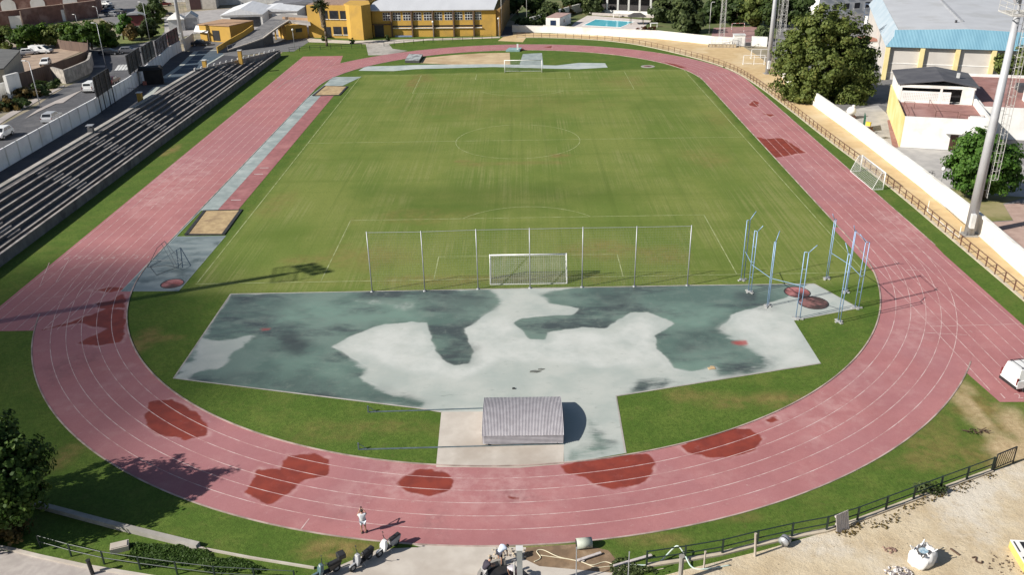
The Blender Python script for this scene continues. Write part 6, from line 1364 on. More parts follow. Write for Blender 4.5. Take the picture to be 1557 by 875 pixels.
# ------------------------------------------------------------------ buildings and walls beyond the street
BRICK = M('old_brick', (.22, .115, .09), (.16, .085, .07), 1.2, .9, c3=(.30, .19, .16), scale3=.3)
STONE = M('rubble_stone', (.42, .38, .33), (.22, .20, .18), .9, .9, bmp=.5)
def gwall(name, label, pts, th, h, m, cat='wall', cap=None, lo=-.1, h2=None):
    P = [GL(*p) for p in pts]; t = thing(name, label, cat, P[0])
    Q = resample(P, 2.5)+[P[-1]]
    MB().wall(Q, th, lambda x, y: PL*(1-sst(50, 118, y))+lo, lambda x, y: PL*(1-sst(50, 118, y))+h).build('wall', m, t)
    if cap: MB().wall(Q, th+.12, lambda x, y: PL*(1-sst(50, 118, y))+h+.001, lambda x, y: PL*(1-sst(50, 118, y))+h+.1).build('coping', cap, t)
    return t
gwall('rubble_wall', 'rough pale rubble wall at the bend of the street below the brown fence', [(83, 122), (100, 127.5), (138, 110), (141, 98)], .5, 2.6, STONE)
PLK = M('brown_planks', (.13, .085, .065), (.09, .06, .048), .9, .9, stretch=(3, 3, .3))
gwall('board_fence', 'tall dark brown fence along the edge of the earth yard', [(34, 136), (84, 119), (138, 97), (137, 80)], .12, 2.9, PLK, 'fence')
gwall('board_fence', 'dark brown fence at the back of the earth yard below the trees', [(137, 80), (100, 76), (84, 72)], .12, 2.2, PLK, 'fence')
gwall('gate_pillar', 'tall white gate wall beside the grey-roofed shed at the left edge', [(16, 153), (35, 147)], .5, 4.2, WHITE, 'gate')
gwall('garden_wall', 'white wall with grey base at the left edge, left of the white gate', [(-20, 160), (0, 152), (12, 148)], .4, 2.6, WHITE2)
s0 = [GL(-20, 141), GL(14, 138), GL(40, 118), GL(5, 116)]
t = thing('grey_shed', 'low building with flat grey roof at the left edge above the street', 'shed', s0[1])
zb = s0[1].z-.3; MB().prism([(p.x, p.y) for p in s0], zb, zb+4.2).build('wall', M('beige_render', (.40, .36, .29), (.33, .30, .25), 1, .85), t)
cx_ = sum(p.x for p in s0)/4; cy_ = sum(p.y for p in s0)/4
MB().prism([(cx_+(p.x-cx_)*1.05, cy_+(p.y-cy_)*1.05) for p in s0], zb+4.201, zb+4.45).build('roof', M('grey_roof_sheet', (.12, .12, .115), (.09, .09, .088), .6, .8), t)
gwall('brick_wall', 'long brick wall with pale coping at the top left, behind the row of trees', [(-20, 46), (24, 42), (56, 37), (104, 31), (150, 25)], .5, 4.6, BRICK, 'wall', M('pink_coping', (.45, .32, .25), None, 1, .8))
br = G(62, 26); t = thing('brick_house', 'brick building with white arched panels at the top left', 'building', br, .28)
MB().box(-14, 0, 0, 16, 9, 6.5).build('wall', BRICK, t, local=True); MB().box(-14.2, -.2, 6.501, 16.2, 9.2, 6.8).build('coping', M('pink_coping', (.45, .32, .25)), t, local=True)
for x in (-10, -2, 7):
    m = MB(); pts = [(x, -.06, .6), (x+4, -.06, .6), (x+4, -.06, 4.2)]+[(x+2+2*math.cos(a), -.06, 4.2+1.4*math.sin(a)) for a in np.linspace(.3, math.pi-.3, 8)]+[(x, -.06, 4.2)]
    n = len(pts); m.add(pts+[(p[0], -.004, p[2]) for p in pts], [tuple(range(n))]+[(i, n+i, n+(i+1) % n, (i+1) % n) for i in range(n)]); m.build('arched_panel', WHITE, t, local=True)
MB().box(-14, 10.5, 0, 16, 10.8, 3).build('yard_wall', BRICK, t, local=True)
for px, w, lab in (((22, 42), 5, 'white gate panel in the brick wall at the far left'), ((91, 32), 4, 'white gate panel in the brick wall, right of the arched building'), ((108, 27), 3, 'narrow white gate panel at the right part of the brick wall')):
    p = G(*px); t = thing('yard_gate', lab, 'gate', p+Vector((0, -.6, 0)), .28, 'white gate panels in the brick wall'); MB().box(-w/2, -.1, 0, w/2, .1, 3.2).build('panel', WHITE, t, local=True)
    for x in (-w/2-.3, w/2+.02): MB().box(x, -.2, 0, x+.28, .2, 4.4).build('post', M('pink_coping', (.45, .32, .25)), t, local=True)
# red bus shelter, park kiosk, tents, far sheds
p = GL(207, 39); t = thing('bus_shelter', 'dark red shelter with a curved grey roof beyond the park trees', 'shelter', p, .2)
MB().box(-2.2, 0, 0, 2.2, 2.0, 2.7).build('body', M('dark_red_panel', (.14, .025, .025), None, 1, .6), t, local=True)
m = MB(); vs = []; 
for i in range(9):
    x = -2.9+5.8*i/8; z = 2.75+.8*math.sin(math.pi*i/8); vs += [(x, -.6, z), (x, 2.4, z)]
m.add(vs, [(2*i, 2*i+2, 2*i+3, 2*i+1) for i in range(8)]); o = m.build('roof', M('shelter_roof', (.30, .31, .31), None, 1, .5), t, local=True); sm = o.modifiers.new('t', 'SOLIDIFY'); sm.thickness = .08
p = GL(270, 47); t = thing('white_kiosk', 'white kiosk with pyramid roof behind the far left light tower', 'kiosk', p, .25)
MB().box(-2.0, 0, 0, 2.0, 4, 3.0).build('wall', WHITE2, t, local=True); MB().add([(-2.3, -.3, 3.0), (2.3, -.3, 3.0), (2.3, 4.3, 3.0), (-2.3, 4.3, 3.0), (0, 2, 4.6)], [(0, 1, 4), (1, 2, 4), (2, 3, 4), (3, 0, 4), (3, 2, 1, 0)]).build('roof', WHITE, t, local=True); MB().box(.6, -.05, .1, 1.6, -.004, 2.2).build('door', STEEL, t, local=True)
p = GL(283, 45); t = thing('grey_gable_shed', 'grey gabled shed right beside the white kiosk', 'shed', p, .25)
MB().box(0, 0, 0, 3.2, 5, 3.0).build('wall', STEEL, t, local=True); MB().add([(-.2, -.2, 3.0), (3.4, -.2, 3.0), (3.4, 5.2, 3.0), (-.2, 5.2, 3.0), (1.6, -.2, 4.3), (1.6, 5.2, 4.3)], [(0, 1, 4), (2, 3, 5), (0, 4, 5, 3), (1, 2, 5, 4), (3, 2, 1, 0)]).build('roof', STEEL, t, local=True)
p0, p1 = GL(297, 62), GL(318, 64); t = thing('white_awning', 'white sloping awning at the end of the street wall', 'awning', p0)
MB().hexa([(p0.x, p0.y, 2.2), (p1.x, p1.y, 2.2), (p1.x-.3, p1.y+3, 3.2), (p0.x-.3, p0.y+3, 3.2)], [(p0.x, p0.y, 2.3), (p1.x, p1.y, 2.3), (p1.x-.3, p1.y+3, 3.3), (p0.x-.3, p0.y+3, 3.3)]).build('canopy', WHITE, t)
for p in (p0, p1): MB().tube((p.x+.1, p.y+.1, 0), (p.x+.1, p.y+.1, 2.2), .05, 6).build('post', STEEL, t)
CORR = M('white_shed_sheet', (.66, .67, .69), (.58, .59, .61), .6, .6, stretch=(3, .3, 1))
def shed(name, label, p, rz, w, d, h, rise, m=WHITE, rm=CORR, door=None):
    t = thing(name, label, 'shed', p, rz); MB().box(0, 0, 0, w, d, h).build('wall', m, t, local=True)
    MB().add([(-.2, -.3, h), (w+.2, -.3, h), (w+.2, d+.3, h), (-.2, d+.3, h), (w/2, -.3, h+rise), (w/2, d+.3, h+rise)], [(0, 1, 4), (2, 3, 5), (0, 4, 5, 3), (1, 2, 5, 4), (3, 2, 1, 0)]).build('roof', rm, t, local=True)
    if door:
        for (x0, x1, z1, mm) in door: MB().box(x0, -.06, .05, x1, -.004, z1).build('opening', mm, t, local=True)
    return t
shed('white_shed', 'white hangar with a dark open front behind the ochre ramp building', G(338, 42), .08, 11, 17, 3.2, 1.6, door=[(2.5, 10.4, 2.6, DKGLASS)])
shed('white_shed', 'long white low shed behind the ramp terrace at the top', G(372, 33), .02, 15, 12, 2.6, .9, door=[(4.0, 8, 2.0, STEEL)])
shed('white_shed', 'pale grey long shed against the left end of the yellow building', G(412, 24), .05, 18, 10, 3.0, .8, M('grey_wall', (.24, .24, .26), None, 1, .8), M('dark_grey_roof', (.16, .16, .175), None, .5, .7))
shed('white_house', 'white house with dark doorway at the top left beyond the lane', G(284, 15), .2, 9, 8, 5.5, 1, M('cream_house', (.62, .57, .50), None, 1, .8), M('roof_tiles', (.33, .22, .16)), door=[(1.2, 4.5, 3.2, M('dark_wine', (.07, .03, .03), None, 1, .6))])
shed('white_house', 'small white house left of the cream house at the top', G(252, 4), .2, 8, 8, 4, 1, WHITE, M('roof_tiles', (.33, .22, .16)))
shed('white_house', 'wide white house at the top edge above the white hangar', G(320, 8), .1, 22, 10, 4.0, 1.2, WHITE2, M('lilac_roof', (.33, .30, .36), None, .7, .8))
shed('white_house', 'white house at the top edge above the long white shed', G(385, 5), .05, 24, 10, 4.2, 1.0, WHITE, M('lilac_roof', (.33, .30, .36)))
px_sheet('lane', [(232, 30), (285, 18), (330, 14), (480, 6), (480, 30), (470, 57), (330, 60), (300, 50), (262, 60)], .0075, M('pale_lane', (.36, .34, .33), (.28, .265, .26), .5, .85))
a, b = G(368, 14), G(456, 7); 
rail_fence('rail_fence', 'white post fence along the lane at the top, behind the white sheds', [a, G(410, 11), b], WHITE2, 2.2, 2.6, rails=(.95, .5))
gwall('street_fence', 'grey panel fence right of the far left light tower, end of the street wall', [(281, 77.5), (290, 71), (296, 66)], .12, 2.6, WHITE2, 'fence')
# ------------------------------------------------------------------ trees and shrubs
def bpx(base, lst, thick=1.0, dz=0.0):
    """crown lobes given on the photograph, set at the base's own distance: (px, py, rx_px, ry_px[, shift away])"""
    base = Vector(base); F = Vector((AX_F[0], AX_F[1], 0)).normalized(); out = []
    k = (np.array(base)-np.array(CAM_POS))@AX_F; s = CAM_F/k
    for e in lst:
        px, py, rx, ry = e[:4]; sh = e[4] if len(e) > 4 else 0.0
        d = Vector(AX_R*((px-PW/2)/CAM_F)+AX_D*((py-PH/2)/CAM_F)+AX_F)
        t = (base-Vector(CAM_POS)).dot(F)/d.dot(F); p = Vector(CAM_POS)+d*t+F*sh
        r = rx/s; out.append((p.x-base.x, p.y-base.y, max(p.z-base.z, r*.4), r, r*thick, ry/s*1.05))
    return out
b = G(1262, 152); tree('tree', 'huge dark spreading tree behind the white wall at the far right corner', b,
    bpx(b, [(1253, 92, 52, 58), (1212, 112, 36, 42), (1300, 112, 36, 42), (1246, 42, 42, 36), (1285, 62, 38, 36), (1205, 78, 26, 34), (1312, 84, 22, 30), (1228, 132, 34, 24, -1), (1288, 138, 34, 22, -1)]), 46000, .36, LF_FICUS, 700, .95, 2.4, .6, limbs=7)
b = G(1497, 303); tree('tree', 'round bright green tree beside the near light tower in the club yard', b,
    bpx(b, [(1497, 247, 44, 40), (1465, 250, 26, 30), (1530, 252, 28, 34), (1492, 222, 34, 24), (1520, 272, 26, 26), (1475, 270, 26, 22)]), 20000, .27, LF_BRIGHT, 420, .6, 2.0, .28, limbs=6)
b = G(1545, 128); tree('tree', 'dark bushy tree before the sports hall at the right edge', b, bpx(b, [(1543, 96, 26, 22), (1530, 100, 16, 18), (1560, 90, 20, 20)]), 6000, .4, LF_FICUS, 120, .8, 1.5, .25)
b = G(1552, 24, 6); tree('tree', 'small palm-like tree at the top right corner above the hall roof', (b.x, b.y+20, 0), [(0, 0, 9, 2.5, 2.5, 1.6)], 900, .5, LF_BRIGHT, 30, .9, 7, .2)
# pool garden trees
for bp, lobes, n, m, lab in (
    ((1052, 50), [(1046, 27, 20, 21), (1036, 20, 16, 16), (1056, 35, 16, 14), (1044, 40, 18, 10)], 5200, LF_OLIVE, 'olive-green willowy tree nearest the pool wall, right of the pool'),
    ((1012, 34), [(1008, 14, 17, 16), (1000, 20, 12, 12), (1022, 8, 16, 14)], 4200, LF_OLIVE, 'pale olive tree behind the lawn right of the pool'),
    ((1040, 26), [(1035, 4, 22, 14), (1055, 8, 16, 14)], 3600, LF_OLIVE, 'tall olive tree at the back of the pool garden'),
    ((900, 22), [(896, 7, 9, 12), (908, 9, 8, 12), (902, 2, 10, 8)], 2600, LF_OLIVE, 'slim light tree at the left back corner of the pool'),
    ((1085, 34), [(1085, 17, 17, 17), (1075, 25, 12, 10)], 3600, LF_DARK, 'dark tree left of the left lattice mast'),
    ((1120, 38), [(1118, 16, 17, 20), (1126, 4, 16, 14)], 4200, LF_DARK, 'dark conifer between the two lattice masts, left of the middle'),
    ((1146, 40), [(1146, 15, 17, 22), (1138, 4, 14, 12)], 4200, LF_FICUS, 'dark conifer between the two lattice masts, right of the middle'),
    ((1178, 42), [(1172, 14, 15, 20), (1182, 4, 14, 14)], 3600, LF_DARK, 'dark conifer just behind the right lattice mast'),
    ((1166, 62), [(1161, 49, 9, 9)], 1200, LF_OLIVE, 'small olive bush at the wall beside the far tower'),
    ((1215, 40), [(1208, 16, 18, 20), (1222, 6, 16, 14)], 3600, LF_DARK, 'dark tree behind the huge tree, next to the white building'),
    ((788, 22), [(778, 4, 18, 15), (766, 10, 12, 12)], 4000, LF_DARK, 'dark tree right of the yellow hall gable at the top'),
    ((815, 20), [(808, 2, 18, 15), (820, 8, 12, 10)], 4000, LF_DARK, 'very dark tree left of the white building at the top middle'),
    ((835, 32), [(836, 13, 11, 8), (830, 17, 9, 7)], 2000, LF_OLIVE, 'rounded olive shrub above the pool house'),
    ((870, 16), [(868, 0, 15, 10), (884, -4, 14, 10)], 2600, LF_DARK, 'dark tree at the top above the side wall'),
    ((945, 6), [(940, -8, 30, 12), (980, -8, 26, 12)], 3600, LF_DARK, 'dark trees behind the colonnade building roof')):
    b = G(*bp); tree('tree', lab, b, bpx(b, lobes), n, .62, m, max(20, n//55), 1.0, group='trees round the pool garden')
i = 0
for px, py, r, m, lab in ((797, 41, 1.7, LF_DARK, 'dark shrub at the left end of the slope behind the short wall'), (808, 38, 1.8, LF_DARK, 'second dark shrub from the left on the slope'), (820, 36, 1.7, LF_DARK, 'dark shrub left of the pool house, mid slope'), (812, 33, 1.5, LF_OLIVE, 'olive tuft rising from the dark slope shrubs'), (834, 30, 1.6, LF_DARK, 'dark shrub above the pool house on the slope'),
                     (848, 26, 1.6, LF_DARK, 'dark shrub behind the pool house roof'), (862, 22, 1.6, LF_DRY, 'brownish shrub along the side wall'), (878, 17, 1.7, LF_DARK, 'dark shrub at the upper end of the side wall')):
    b = G(px, py); tree('bush', lab, b, [(0, 0, r*.7, r*1.3, r, r*.8), (r, .3, r*.5, r, r*.8, r*.6)], 900, .42, m, 30, .6, .4, .08, 'shrubs on the slope by the pool', 'bush')
# rows of trees at the far left
for bp, lobes, n, m, lab in (
    ((8, 76), [(4, 58, 20, 16), (-14, 62, 20, 16)], 3800, LF_FICUS, 'leftmost tree of the row before the brick wall'),
    ((36, 75), [(32, 56, 20, 15), (44, 50, 14, 12)], 3800, LF_HEDGE, 'bushy tree above the high-roof van in the yard'),
    ((62, 72), [(60, 54, 18, 14), (72, 48, 13, 11)], 3800, LF_HEDGE, 'bright bushy tree in the middle of the row before the brick wall'),
    ((88, 71), [(86, 52, 18, 14), (78, 60, 14, 9)], 3800, LF_FICUS, 'dark bushy tree right of the middle in the row before the brick wall'),
    ((112, 71), [(109, 50, 17, 15), (120, 56, 13, 10)], 3800, LF_HEDGE, 'bright tree left of the tall street lamp'),
    ((140, 75), [(137, 51, 18, 16), (150, 58, 14, 12), (146, 46, 13, 10)], 4600, LF_HEDGE, 'large round bright tree right at the tall street lamp'),
    ((158, 70), [(158, 48, 13, 14), (168, 56, 12, 10)], 3000, LF_FICUS, 'dark round tree at the end of the row right of the street lamp')):
    b = GL(*bp); tree('tree', lab, b, bpx(b, lobes), n, .5, m, n//50, .9, group='trees along the earth yard')
for bp, lobes, n, m, lab in (
    ((188, 60), [(187, 44, 9, 11), (190, 30, 8, 8)], 1800, LF_BRIGHT, 'light green sapling in the park left of the red shelter'),
    ((200, 62), [(198, 48, 10, 10)], 1600, LF_DRY, 'rust-brown small tree in the park before the red shelter'),
    ((216, 60), [(213, 46, 10, 9), (222, 42, 9, 9)], 1800, LF_OLIVE, 'olive small tree in the park right of the red shelter'),
    ((232, 56), [(229, 44, 10, 14)], 1800, LF_DARK, 'dark small tree in the park near the billboards'),
    ((236, 40), [(232, 18, 11, 16), (236, 6, 8, 10)], 2400, LF_DARK, 'dark conifer at the back of the park'),
    ((246, 34), [(244, 16, 9, 14), (240, 28, 8, 8)], 2000, LF_FICUS, 'darker conifer beside the lane at the back of the park'),
    ((221, 32), [(219, 17, 8, 10)], 1400, LF_OLIVE, 'pale tree behind the curved shelter roof'),
    ((172, 72), [(170, 65, 9, 6)], 900, LF_HEDGE, 'low bright bush on the park lawn near the crossing')):
    b = GL(*bp); tree('tree', lab, b, bpx(b, lobes), n, .45, m, max(16, n//50), .7, group='trees of the small park')
for px, py, r, m, lab in ((8, 168, 1.6, LF_DRY, 'dry brown shrub at the left edge of the street bank'), (24, 165, 1.5, LF_DARK, 'dark shrub below the white gate on the street bank'), (42, 150, 1.7, LF_DRY, 'dry shrub right of the white gate on the bank'), (58, 146, 1.5, LF_DARK, 'dark shrub in the middle of the street bank'), (74, 134, 1.5, LF_DARK, 'dark shrub at the foot of the rubble wall')):
    b = GL(px, py); tree('bush', lab, b, [(0, 0, r*.5, r*1.7, r, r*.7), (-r, -1, r*.4, r, r, r*.5)], 1100, .36, m, 36, .5, .3, .06, 'shrubs on the street bank', 'bush')
# the near tree at the lower left, its shadow falls on the bend
b = Vector((-32.7, -35.3, 0)); tree('tree', 'dark leafy poplar with upright shoots at the lower left corner', b,
    [(.2, .2, 4.4, 3.7, 3.3, 3.1), (-1.8, .8, 4.9, 3.4, 3.2, 3.2), (1.9, -.4, 3.9, 2.4, 2.6, 2.6), (-.6, -1.2, 3.6, 3.2, 2.6, 2.6), (0, 0, 7.0, 1.0, 1.0, 2.4), (1.5, .7, 6.1, .8, .8, 1.9), (-1.6, .6, 6.8, 1.0, 1.0, 2.1), (2.8, 0, 5.0, .8, .8, 1.7), (-2.7, -.6, 6.3, 1.0, 1.0, 1.9), (.8, -1.2, 5.8, .8, .8, 1.8), (3.4, -1.0, 3.6, 1.0, 1.0, 1.5)], 30000, .21, LF_POPLAR, 900, .42, 1.0, .22, limbs=9, shell=.45)
b = Vector((-41, -38.6, 0)); tree('tree', 'poplar just outside the left edge, next to the visible one', b, [(0, 0, 4.6, 3.6, 3.4, 3.2), (0, 0, 7, 1.5, 1.5, 2.2)], 9000, .24, LF_POPLAR, 300, .5, 1.0, .22)
# creeping plants along the lower left fence
def cover(name, px_poly, n, size, m, zmax, seed, kind='stuff'):
    pl = [G(*p) for p in px_poly]; rs = np.random.default_rng(seed); xs = [p.x for p in pl]; ys = [p.y for p in pl]
    P = np.stack([rs.uniform(min(xs), max(xs), n*4), rs.uniform(min(ys), max(ys), n*4)], 1)
    P = P[(np.minimum(sdf(P, pl), .6)+2.2*(fbm(P, 1.5, seed)-.5) > 0.22)][:n]; hgt_ = fbm(P, 1.1, seed+5)
    z = zmax*hgt_*rs.random(len(P)); C = np.column_stack([P, z+.03]); Nn = rs.normal(size=(len(P), 3))*.6+np.array([0, 0, 1])
    root = bpy.data.objects.new('tmp', None); COL.objects.link(root)
    o = leaf_mesh(name, C, Nn, size, m, root, np.clip(.3+.5*hgt_+.4*(rs.random(len(P))-.5), 0, 1)); o.parent = None; bpy.data.objects.remove(root)
    tag(o, kind=kind); return o
cover('ground_cover', [(188, 822), (302, 841), (380, 852), (462, 867), (455, 878), (360, 874), (240, 868), (165, 854)], 6500, .12, LF_POPLAR, .2, 3)
cover('weeds', [(1270, 812), (1400, 762), (1512, 722), (1510, 732), (1440, 754), (1380, 782), (1330, 800), (1285, 818)], 900, .11, LF_DRY, .22, 5)
cover('weeds', [(940, 850), (1030, 866), (1020, 880), (930, 880)], 700, .12, LF_OLIVE, .2, 6)
b = G(12, 815); tree('bush', 'dry brown brush heap at the left bottom corner by the road', b, [(0, 0, .5, 1.6, 1.0, .5), (-1.2, .3, .5, 1.2, .8, .5)], 1400, .2, LF_DRY, 50, .4, .2, .04, cat='bush')
c = G(1411, 749); tree('bush', 'low green weed clump at the foot of the right rail', c, [(0, 0, .3, 1.1, .5, .35)], 420, .15, LF_OLIVE, 20, .25, .1, .03, cat='bush')
# ------------------------------------------------------------------ foreground rails, kerbs and rubbish
rail_fence('rail_fence', 'dark green two-rail fence along the dirt lot at the lower right', [G(983, 862), G(1085, 847), G(1180, 823), G(1270, 806), G(1400, 757), G(1511, 716)], GREENR, 1.1, 2.25, rails=(.97, .5), kerb=KERBC, pr=.05)
rail_fence('rail_fence', 'dark green two-rail fence along the road at the lower left', [G(62, 834), G(140, 856), G(240, 871), G(330, 882), G(470, 890)], GREENR, .95, 2.3, rails=(.97, .5), pr=.04, r=.024)
def ckerb(label, pts, th, h, m, name='concrete_kerb'):
    o = MB().wall([G(*p) for p in pts], th, -.02, h).build(name, m); root_mesh(o, G(*pts[0])); tag(o, label, 'kerb')
ckerb('long concrete kerb beam in the grass below the poplar shadow', [(49, 769), (180, 804), (302, 834)], .34, .32, CONC)
ckerb('thin pale kerb continuing from the concrete beam to the scooters', [(302, 835), (380, 850), (478, 866)], .10, .14, CONCP)
ckerb('pale kerb along the edge of the road at the lower left', [(-60, 822), (20, 838), (60, 848), (130, 863), (245, 882)], .22, .12, CONCP)
c = G(183, 836); o = MB().obox((0, 0, 0), (1.0, .62, .34), .35).obox((0, 0, .341), (.86, .5, .04), .35).build('concrete_block', CONCP); o.location = c; tag(o, 'pale concrete block lying in the creepers above the lower left fence', 'block')
c = G(141, 874); o = MB().tube((0, 0, 0), (-.05, 0, 1.0), .11, 10).tube((-.05, 0, 1.0), (-.052, 0, 1.04), .13, 10).build('bollard', BLACK); o.location = c; tag(o, 'dark bollard on the road at the lower left', 'bollard')
# gate, pallet and things along the right rail
ga, gb = G(1511, 716), G(1540, 704); t = thing('barred_gate', 'dark barred gate at the end of the lower right rail', 'gate', ga); f = MB()
Z = Vector((0, 0, 1))
f.path([ga, ga+Z*1.25, gb+Z*1.25, gb], .045, 6); f.path([ga+Z*.15, gb+Z*.15], .035, 5); f.build('frame', BLACK, t)
for k in range(1, 8): q0 = ga.lerp(gb, (k-.6)/8)+Z*.15; q1 = ga.lerp(gb, (k+.4)/8)+Z*1.25; MB().tube(q0, q1, .022, 5).build('bar', BLACK, t)
ga, gb = G(1264, 807), G(1286, 797); t = thing('pallet', 'grey wooden pallet leaning upright against the green rail', 'pallet', ga); u = (gb-ga).normalized(); n = Vector((u.y, -u.x, 0))
PAL = M('grey_wood', (.50, .45, .43), (.38, .34, .32), 4, .85, stretch=(1, 1, .2))
for k in range(7):
    a = ga+u*(k*.145); MB().hexa([a+n*.42, a+u*.115+n*.42, a+u*.115+n*.45, a+n*.45], [a+Z*1.2+n*.12, a+u*.115+Z*1.2+n*.12, a+u*.115+Z*1.2+n*.15, a+Z*1.2+n*.15]).build('slat', PAL, t)
for zz in (.08, .55, 1.02): o_ = n*(.42-.3*zz/1.2); MB().hexa([ga+o_+Z*zz-n*.09, ga+u*.99+o_+Z*zz-n*.09, ga+u*.99+o_+Z*zz-n*.003, ga+o_+Z*zz-n*.003], [ga+o_+Z*(zz+.1)-n*.11, ga+u*.99+o_+Z*(zz+.1)-n*.11, ga+u*.99+o_+Z*(zz+.1)-n*.028, ga+o_+Z*(zz+.1)-n*.028]).build('stringer', PAL, t)
c = G(1193, 831); t = thing('paint_drum', 'grey metal drum lying by the green rail with black strap', 'drum', c, .5); MB().tube((-.2, 0, .3), (.2, .1, .42), .30, 16).build('body', STEEL, t, True, local=True); MB().tube((-.02, .045, .354), (.03, .058, .37), .312, 16).build('strap', BLACK, t, local=True)
c = G(1148, 847); o = MB().tube((0, 0, 0), (-.12, 0, 1.6), .07, 8).tube((-.12, 0, 1.6), (-.12, 0, 1.66), .08, 8).build('stake', CONCP); o.location = c; tag(o, 'pale leaning stake at the green rail, left of the drum', 'stake')
for px, h, r, lab, m in (((1034, 884), 1.7, .13, 'thick grey concrete post at the left end of the green rail', CONC), ((1070, 866), 1.2, .05, 'thin post with a small pot at the green rail', CONCP), ((955, 882), 1.9, .03, 'thin steel pole right of the crossed hoses', STEEL), ((876, 884), 2.3, .032, 'thin steel pole left of the pale planks', STEEL)):
    c = G(*px); o = MB().tube((0, 0, 0), (.0, 0, h), r, 8).tube((0, 0, h), (0, 0, h+.06), r*1.3, 8).build('post', m); o.location = c; tag(o, lab, 'post')
def lay(name, label, cat, pts, r, m, z=.04, n=6):
    P = [G(p[0], p[1], 0)+Vector((0, 0, p[2] if len(p) > 2 else z)) for p in pts]
    Q = [P[0]]
    for i in range(len(P)-1):
        p0, p1, p2, p3 = P[max(i-1, 0)], P[i], P[i+1], P[min(i+2, len(P)-1)]
        for k in range(1, 7):
            s = k/6; Q.append(.5*((2*p1)+(p2-p0)*s+(2*p0-5*p1+4*p2-p3)*s*s+(3*p1-p0-3*p2+p3)*s**3))
    o = MB().curve(Q, r, n).build(name, m, smooth=True); root_mesh(o, Q[0]); tag(o, label, cat)
HOSE = M('pale_hose', (.62, .56, .40), (.52, .47, .34), 3, .6); HOSEG = M('teal_hose', (.42, .54, .50), (.55, .58, .52), 2, .6)
lay('hose', 'yellowish hose looped on the brown earth beside the tall grey post', 'hose', [(812, 856), (822, 850), (816, 840), (826, 838), (848, 848), (870, 853), (884, 856), (900, 861), (920, 856), (934, 861)], .03, HOSE)
lay('hose', 'pale double hose running from the loop to the green rail', 'hose', [(822, 846), (850, 850), (880, 855), (905, 864), (925, 863), (945, 862), (985, 869), (1010, 866)], .025, HOSE)
lay('hose', 'teal and white pipe arching over the left end of the green rail', 'pipe', [(942, 860), (985, 861), (1003, 856), (1022, 846, .5), (1030, 846, .7), (1040, 852, .4), (1052, 864), (1072, 867), (1110, 861)], .045, HOSEG)
for px, L, rz, lab in (((962, 856), 2.4, .36, 'long pale plank lying across the hoses on the grass'), ((896, 850), 1.5, .42, 'short pale plank on the brown earth by the drum')):
    c = G(*px); o = MB().obox((0, 0, .1), (L, .17, .07), rz).obox((-L*.3*math.cos(rz), -L*.3*math.sin(rz), 0), (.15, .3, .098), rz).build('plank', PAL); o.location = c; tag(o, lab, 'plank')
c = G(888, 833); t = thing('barrel', 'pale grey barrel lying on the brown earth with a dark open end', 'barrel', c, .12); MB().tube((-.45, 0, .31), (.45, 0, .31), .31, 18).build('body', M('barrel_grey', (.42, .45, .38), None, 3, .6), t, True, local=True); MB().tube((-.462, 0, .31), (-.451, 0, .31), .27, 16).build('mouth', BLACK, t, local=True)
# big grey square post at the bottom edge
c = G(791, 903); t = thing('square_post', 'tall grey square steel post at the bottom edge beside the workers', 'post', c); MB().box(c.x-.15, c.y-.15, 0, c.x+.15, c.y+.15, 3.1).build('shaft', STEEL, t); MB().box(c.x-.19, c.y-.19, 3.101, c.x+.19, c.y+.19, 3.16).build('cap', WHITE2, t)
MB().tube(c+Vector((-.3, .1, 0)), c+Vector((-.3, .1, 2.1)), .035, 6).build('conduit', LADM, t)
px_sheet('excavated_earth', [(800, 834), (880, 828), (925, 838), (945, 862), (930, 872), (820, 862), (795, 850)], .0095, M('brown_earth', (.22, .145, .085), (.15, .10, .06), 1.2, .95, c3=(.32, .23, .15), scale3=.6, bmp=.6))
cov = G(768, 888); t = thing('manhole_chamber', 'low concrete chamber with a dark opening at the workers feet', 'manhole', cov)
MB().wall(disc(cov, 1.5, 0, 20)[5:18], .18, -.02, .38).build('rim', CONC, t); MB().sheet(disc(cov, 1.42, 0, 24), .016).build('opening', BLACK, t)
c = G(776, 843); t_ = MB()
for k in range(60):
    a = random.random()*6.28; r = random.random()**.6; x, y = 1.25*r*math.cos(a), .8*r*math.sin(a); s_ = random.uniform(.03, .09); t_.ell((x, y, .02+.08*(1-r)), (s_, s_*.8, s_*.6), 6, 4, lump=.2, rz=a)
o = t_.build('rubble_heap', M('pale_rubble', (.52, .44, .33), (.40, .33, .24), 2, .95)); o.location = c; tag(o, kind='stuff')
# rubbish on the dirt lot
def heap(label, name, cat, px, n, rx, ry, s0, s1, m, z=.12):
    c = G(*px); mb = MB()
    for k in range(n):
        a = random.random()*6.28; r = random.random()**.6; s = random.uniform(s0, s1); mb.ell((rx*r*math.cos(a), ry*r*math.sin(a), s*.4+z*(1-r)*random.random()), (s, s*.7, s*.5), 6, 4, lump=.25, rz=random.random()*3)
    o = mb.build(name, m); o.location = c; tag(o, label, cat); return o
c = G(1399, 858); t = thing('bulk_bag', 'big white builders bag, open at the top with blue lining, on the dirt', 'bag', c, .45)
n = 20; vs = []; prof = [(0, .48), (.08, .62), (.4, .68), (.75, .64), (.95, .52), (1.0, .46)]
for z, r in prof:
    for i in range(n):
        a = 2*math.pi*i/n; q = r*(1/max(abs(math.cos(a)), abs(math.sin(a))))**.55*(1+.10*random.uniform(-1, 1)); vs.append((q*math.cos(a)+.12*z, q*math.sin(a)*.86, z*(.92+.14*random.uniform(-1, 1)+.12*math.cos(a))))
fs = [(j*n+i, j*n+(i+1) % n, (j+1)*n+(i+1) % n, (j+1)*n+i) for j in range(len(prof)-1) for i in range(n)]+[tuple(range(n-1, -1, -1))]
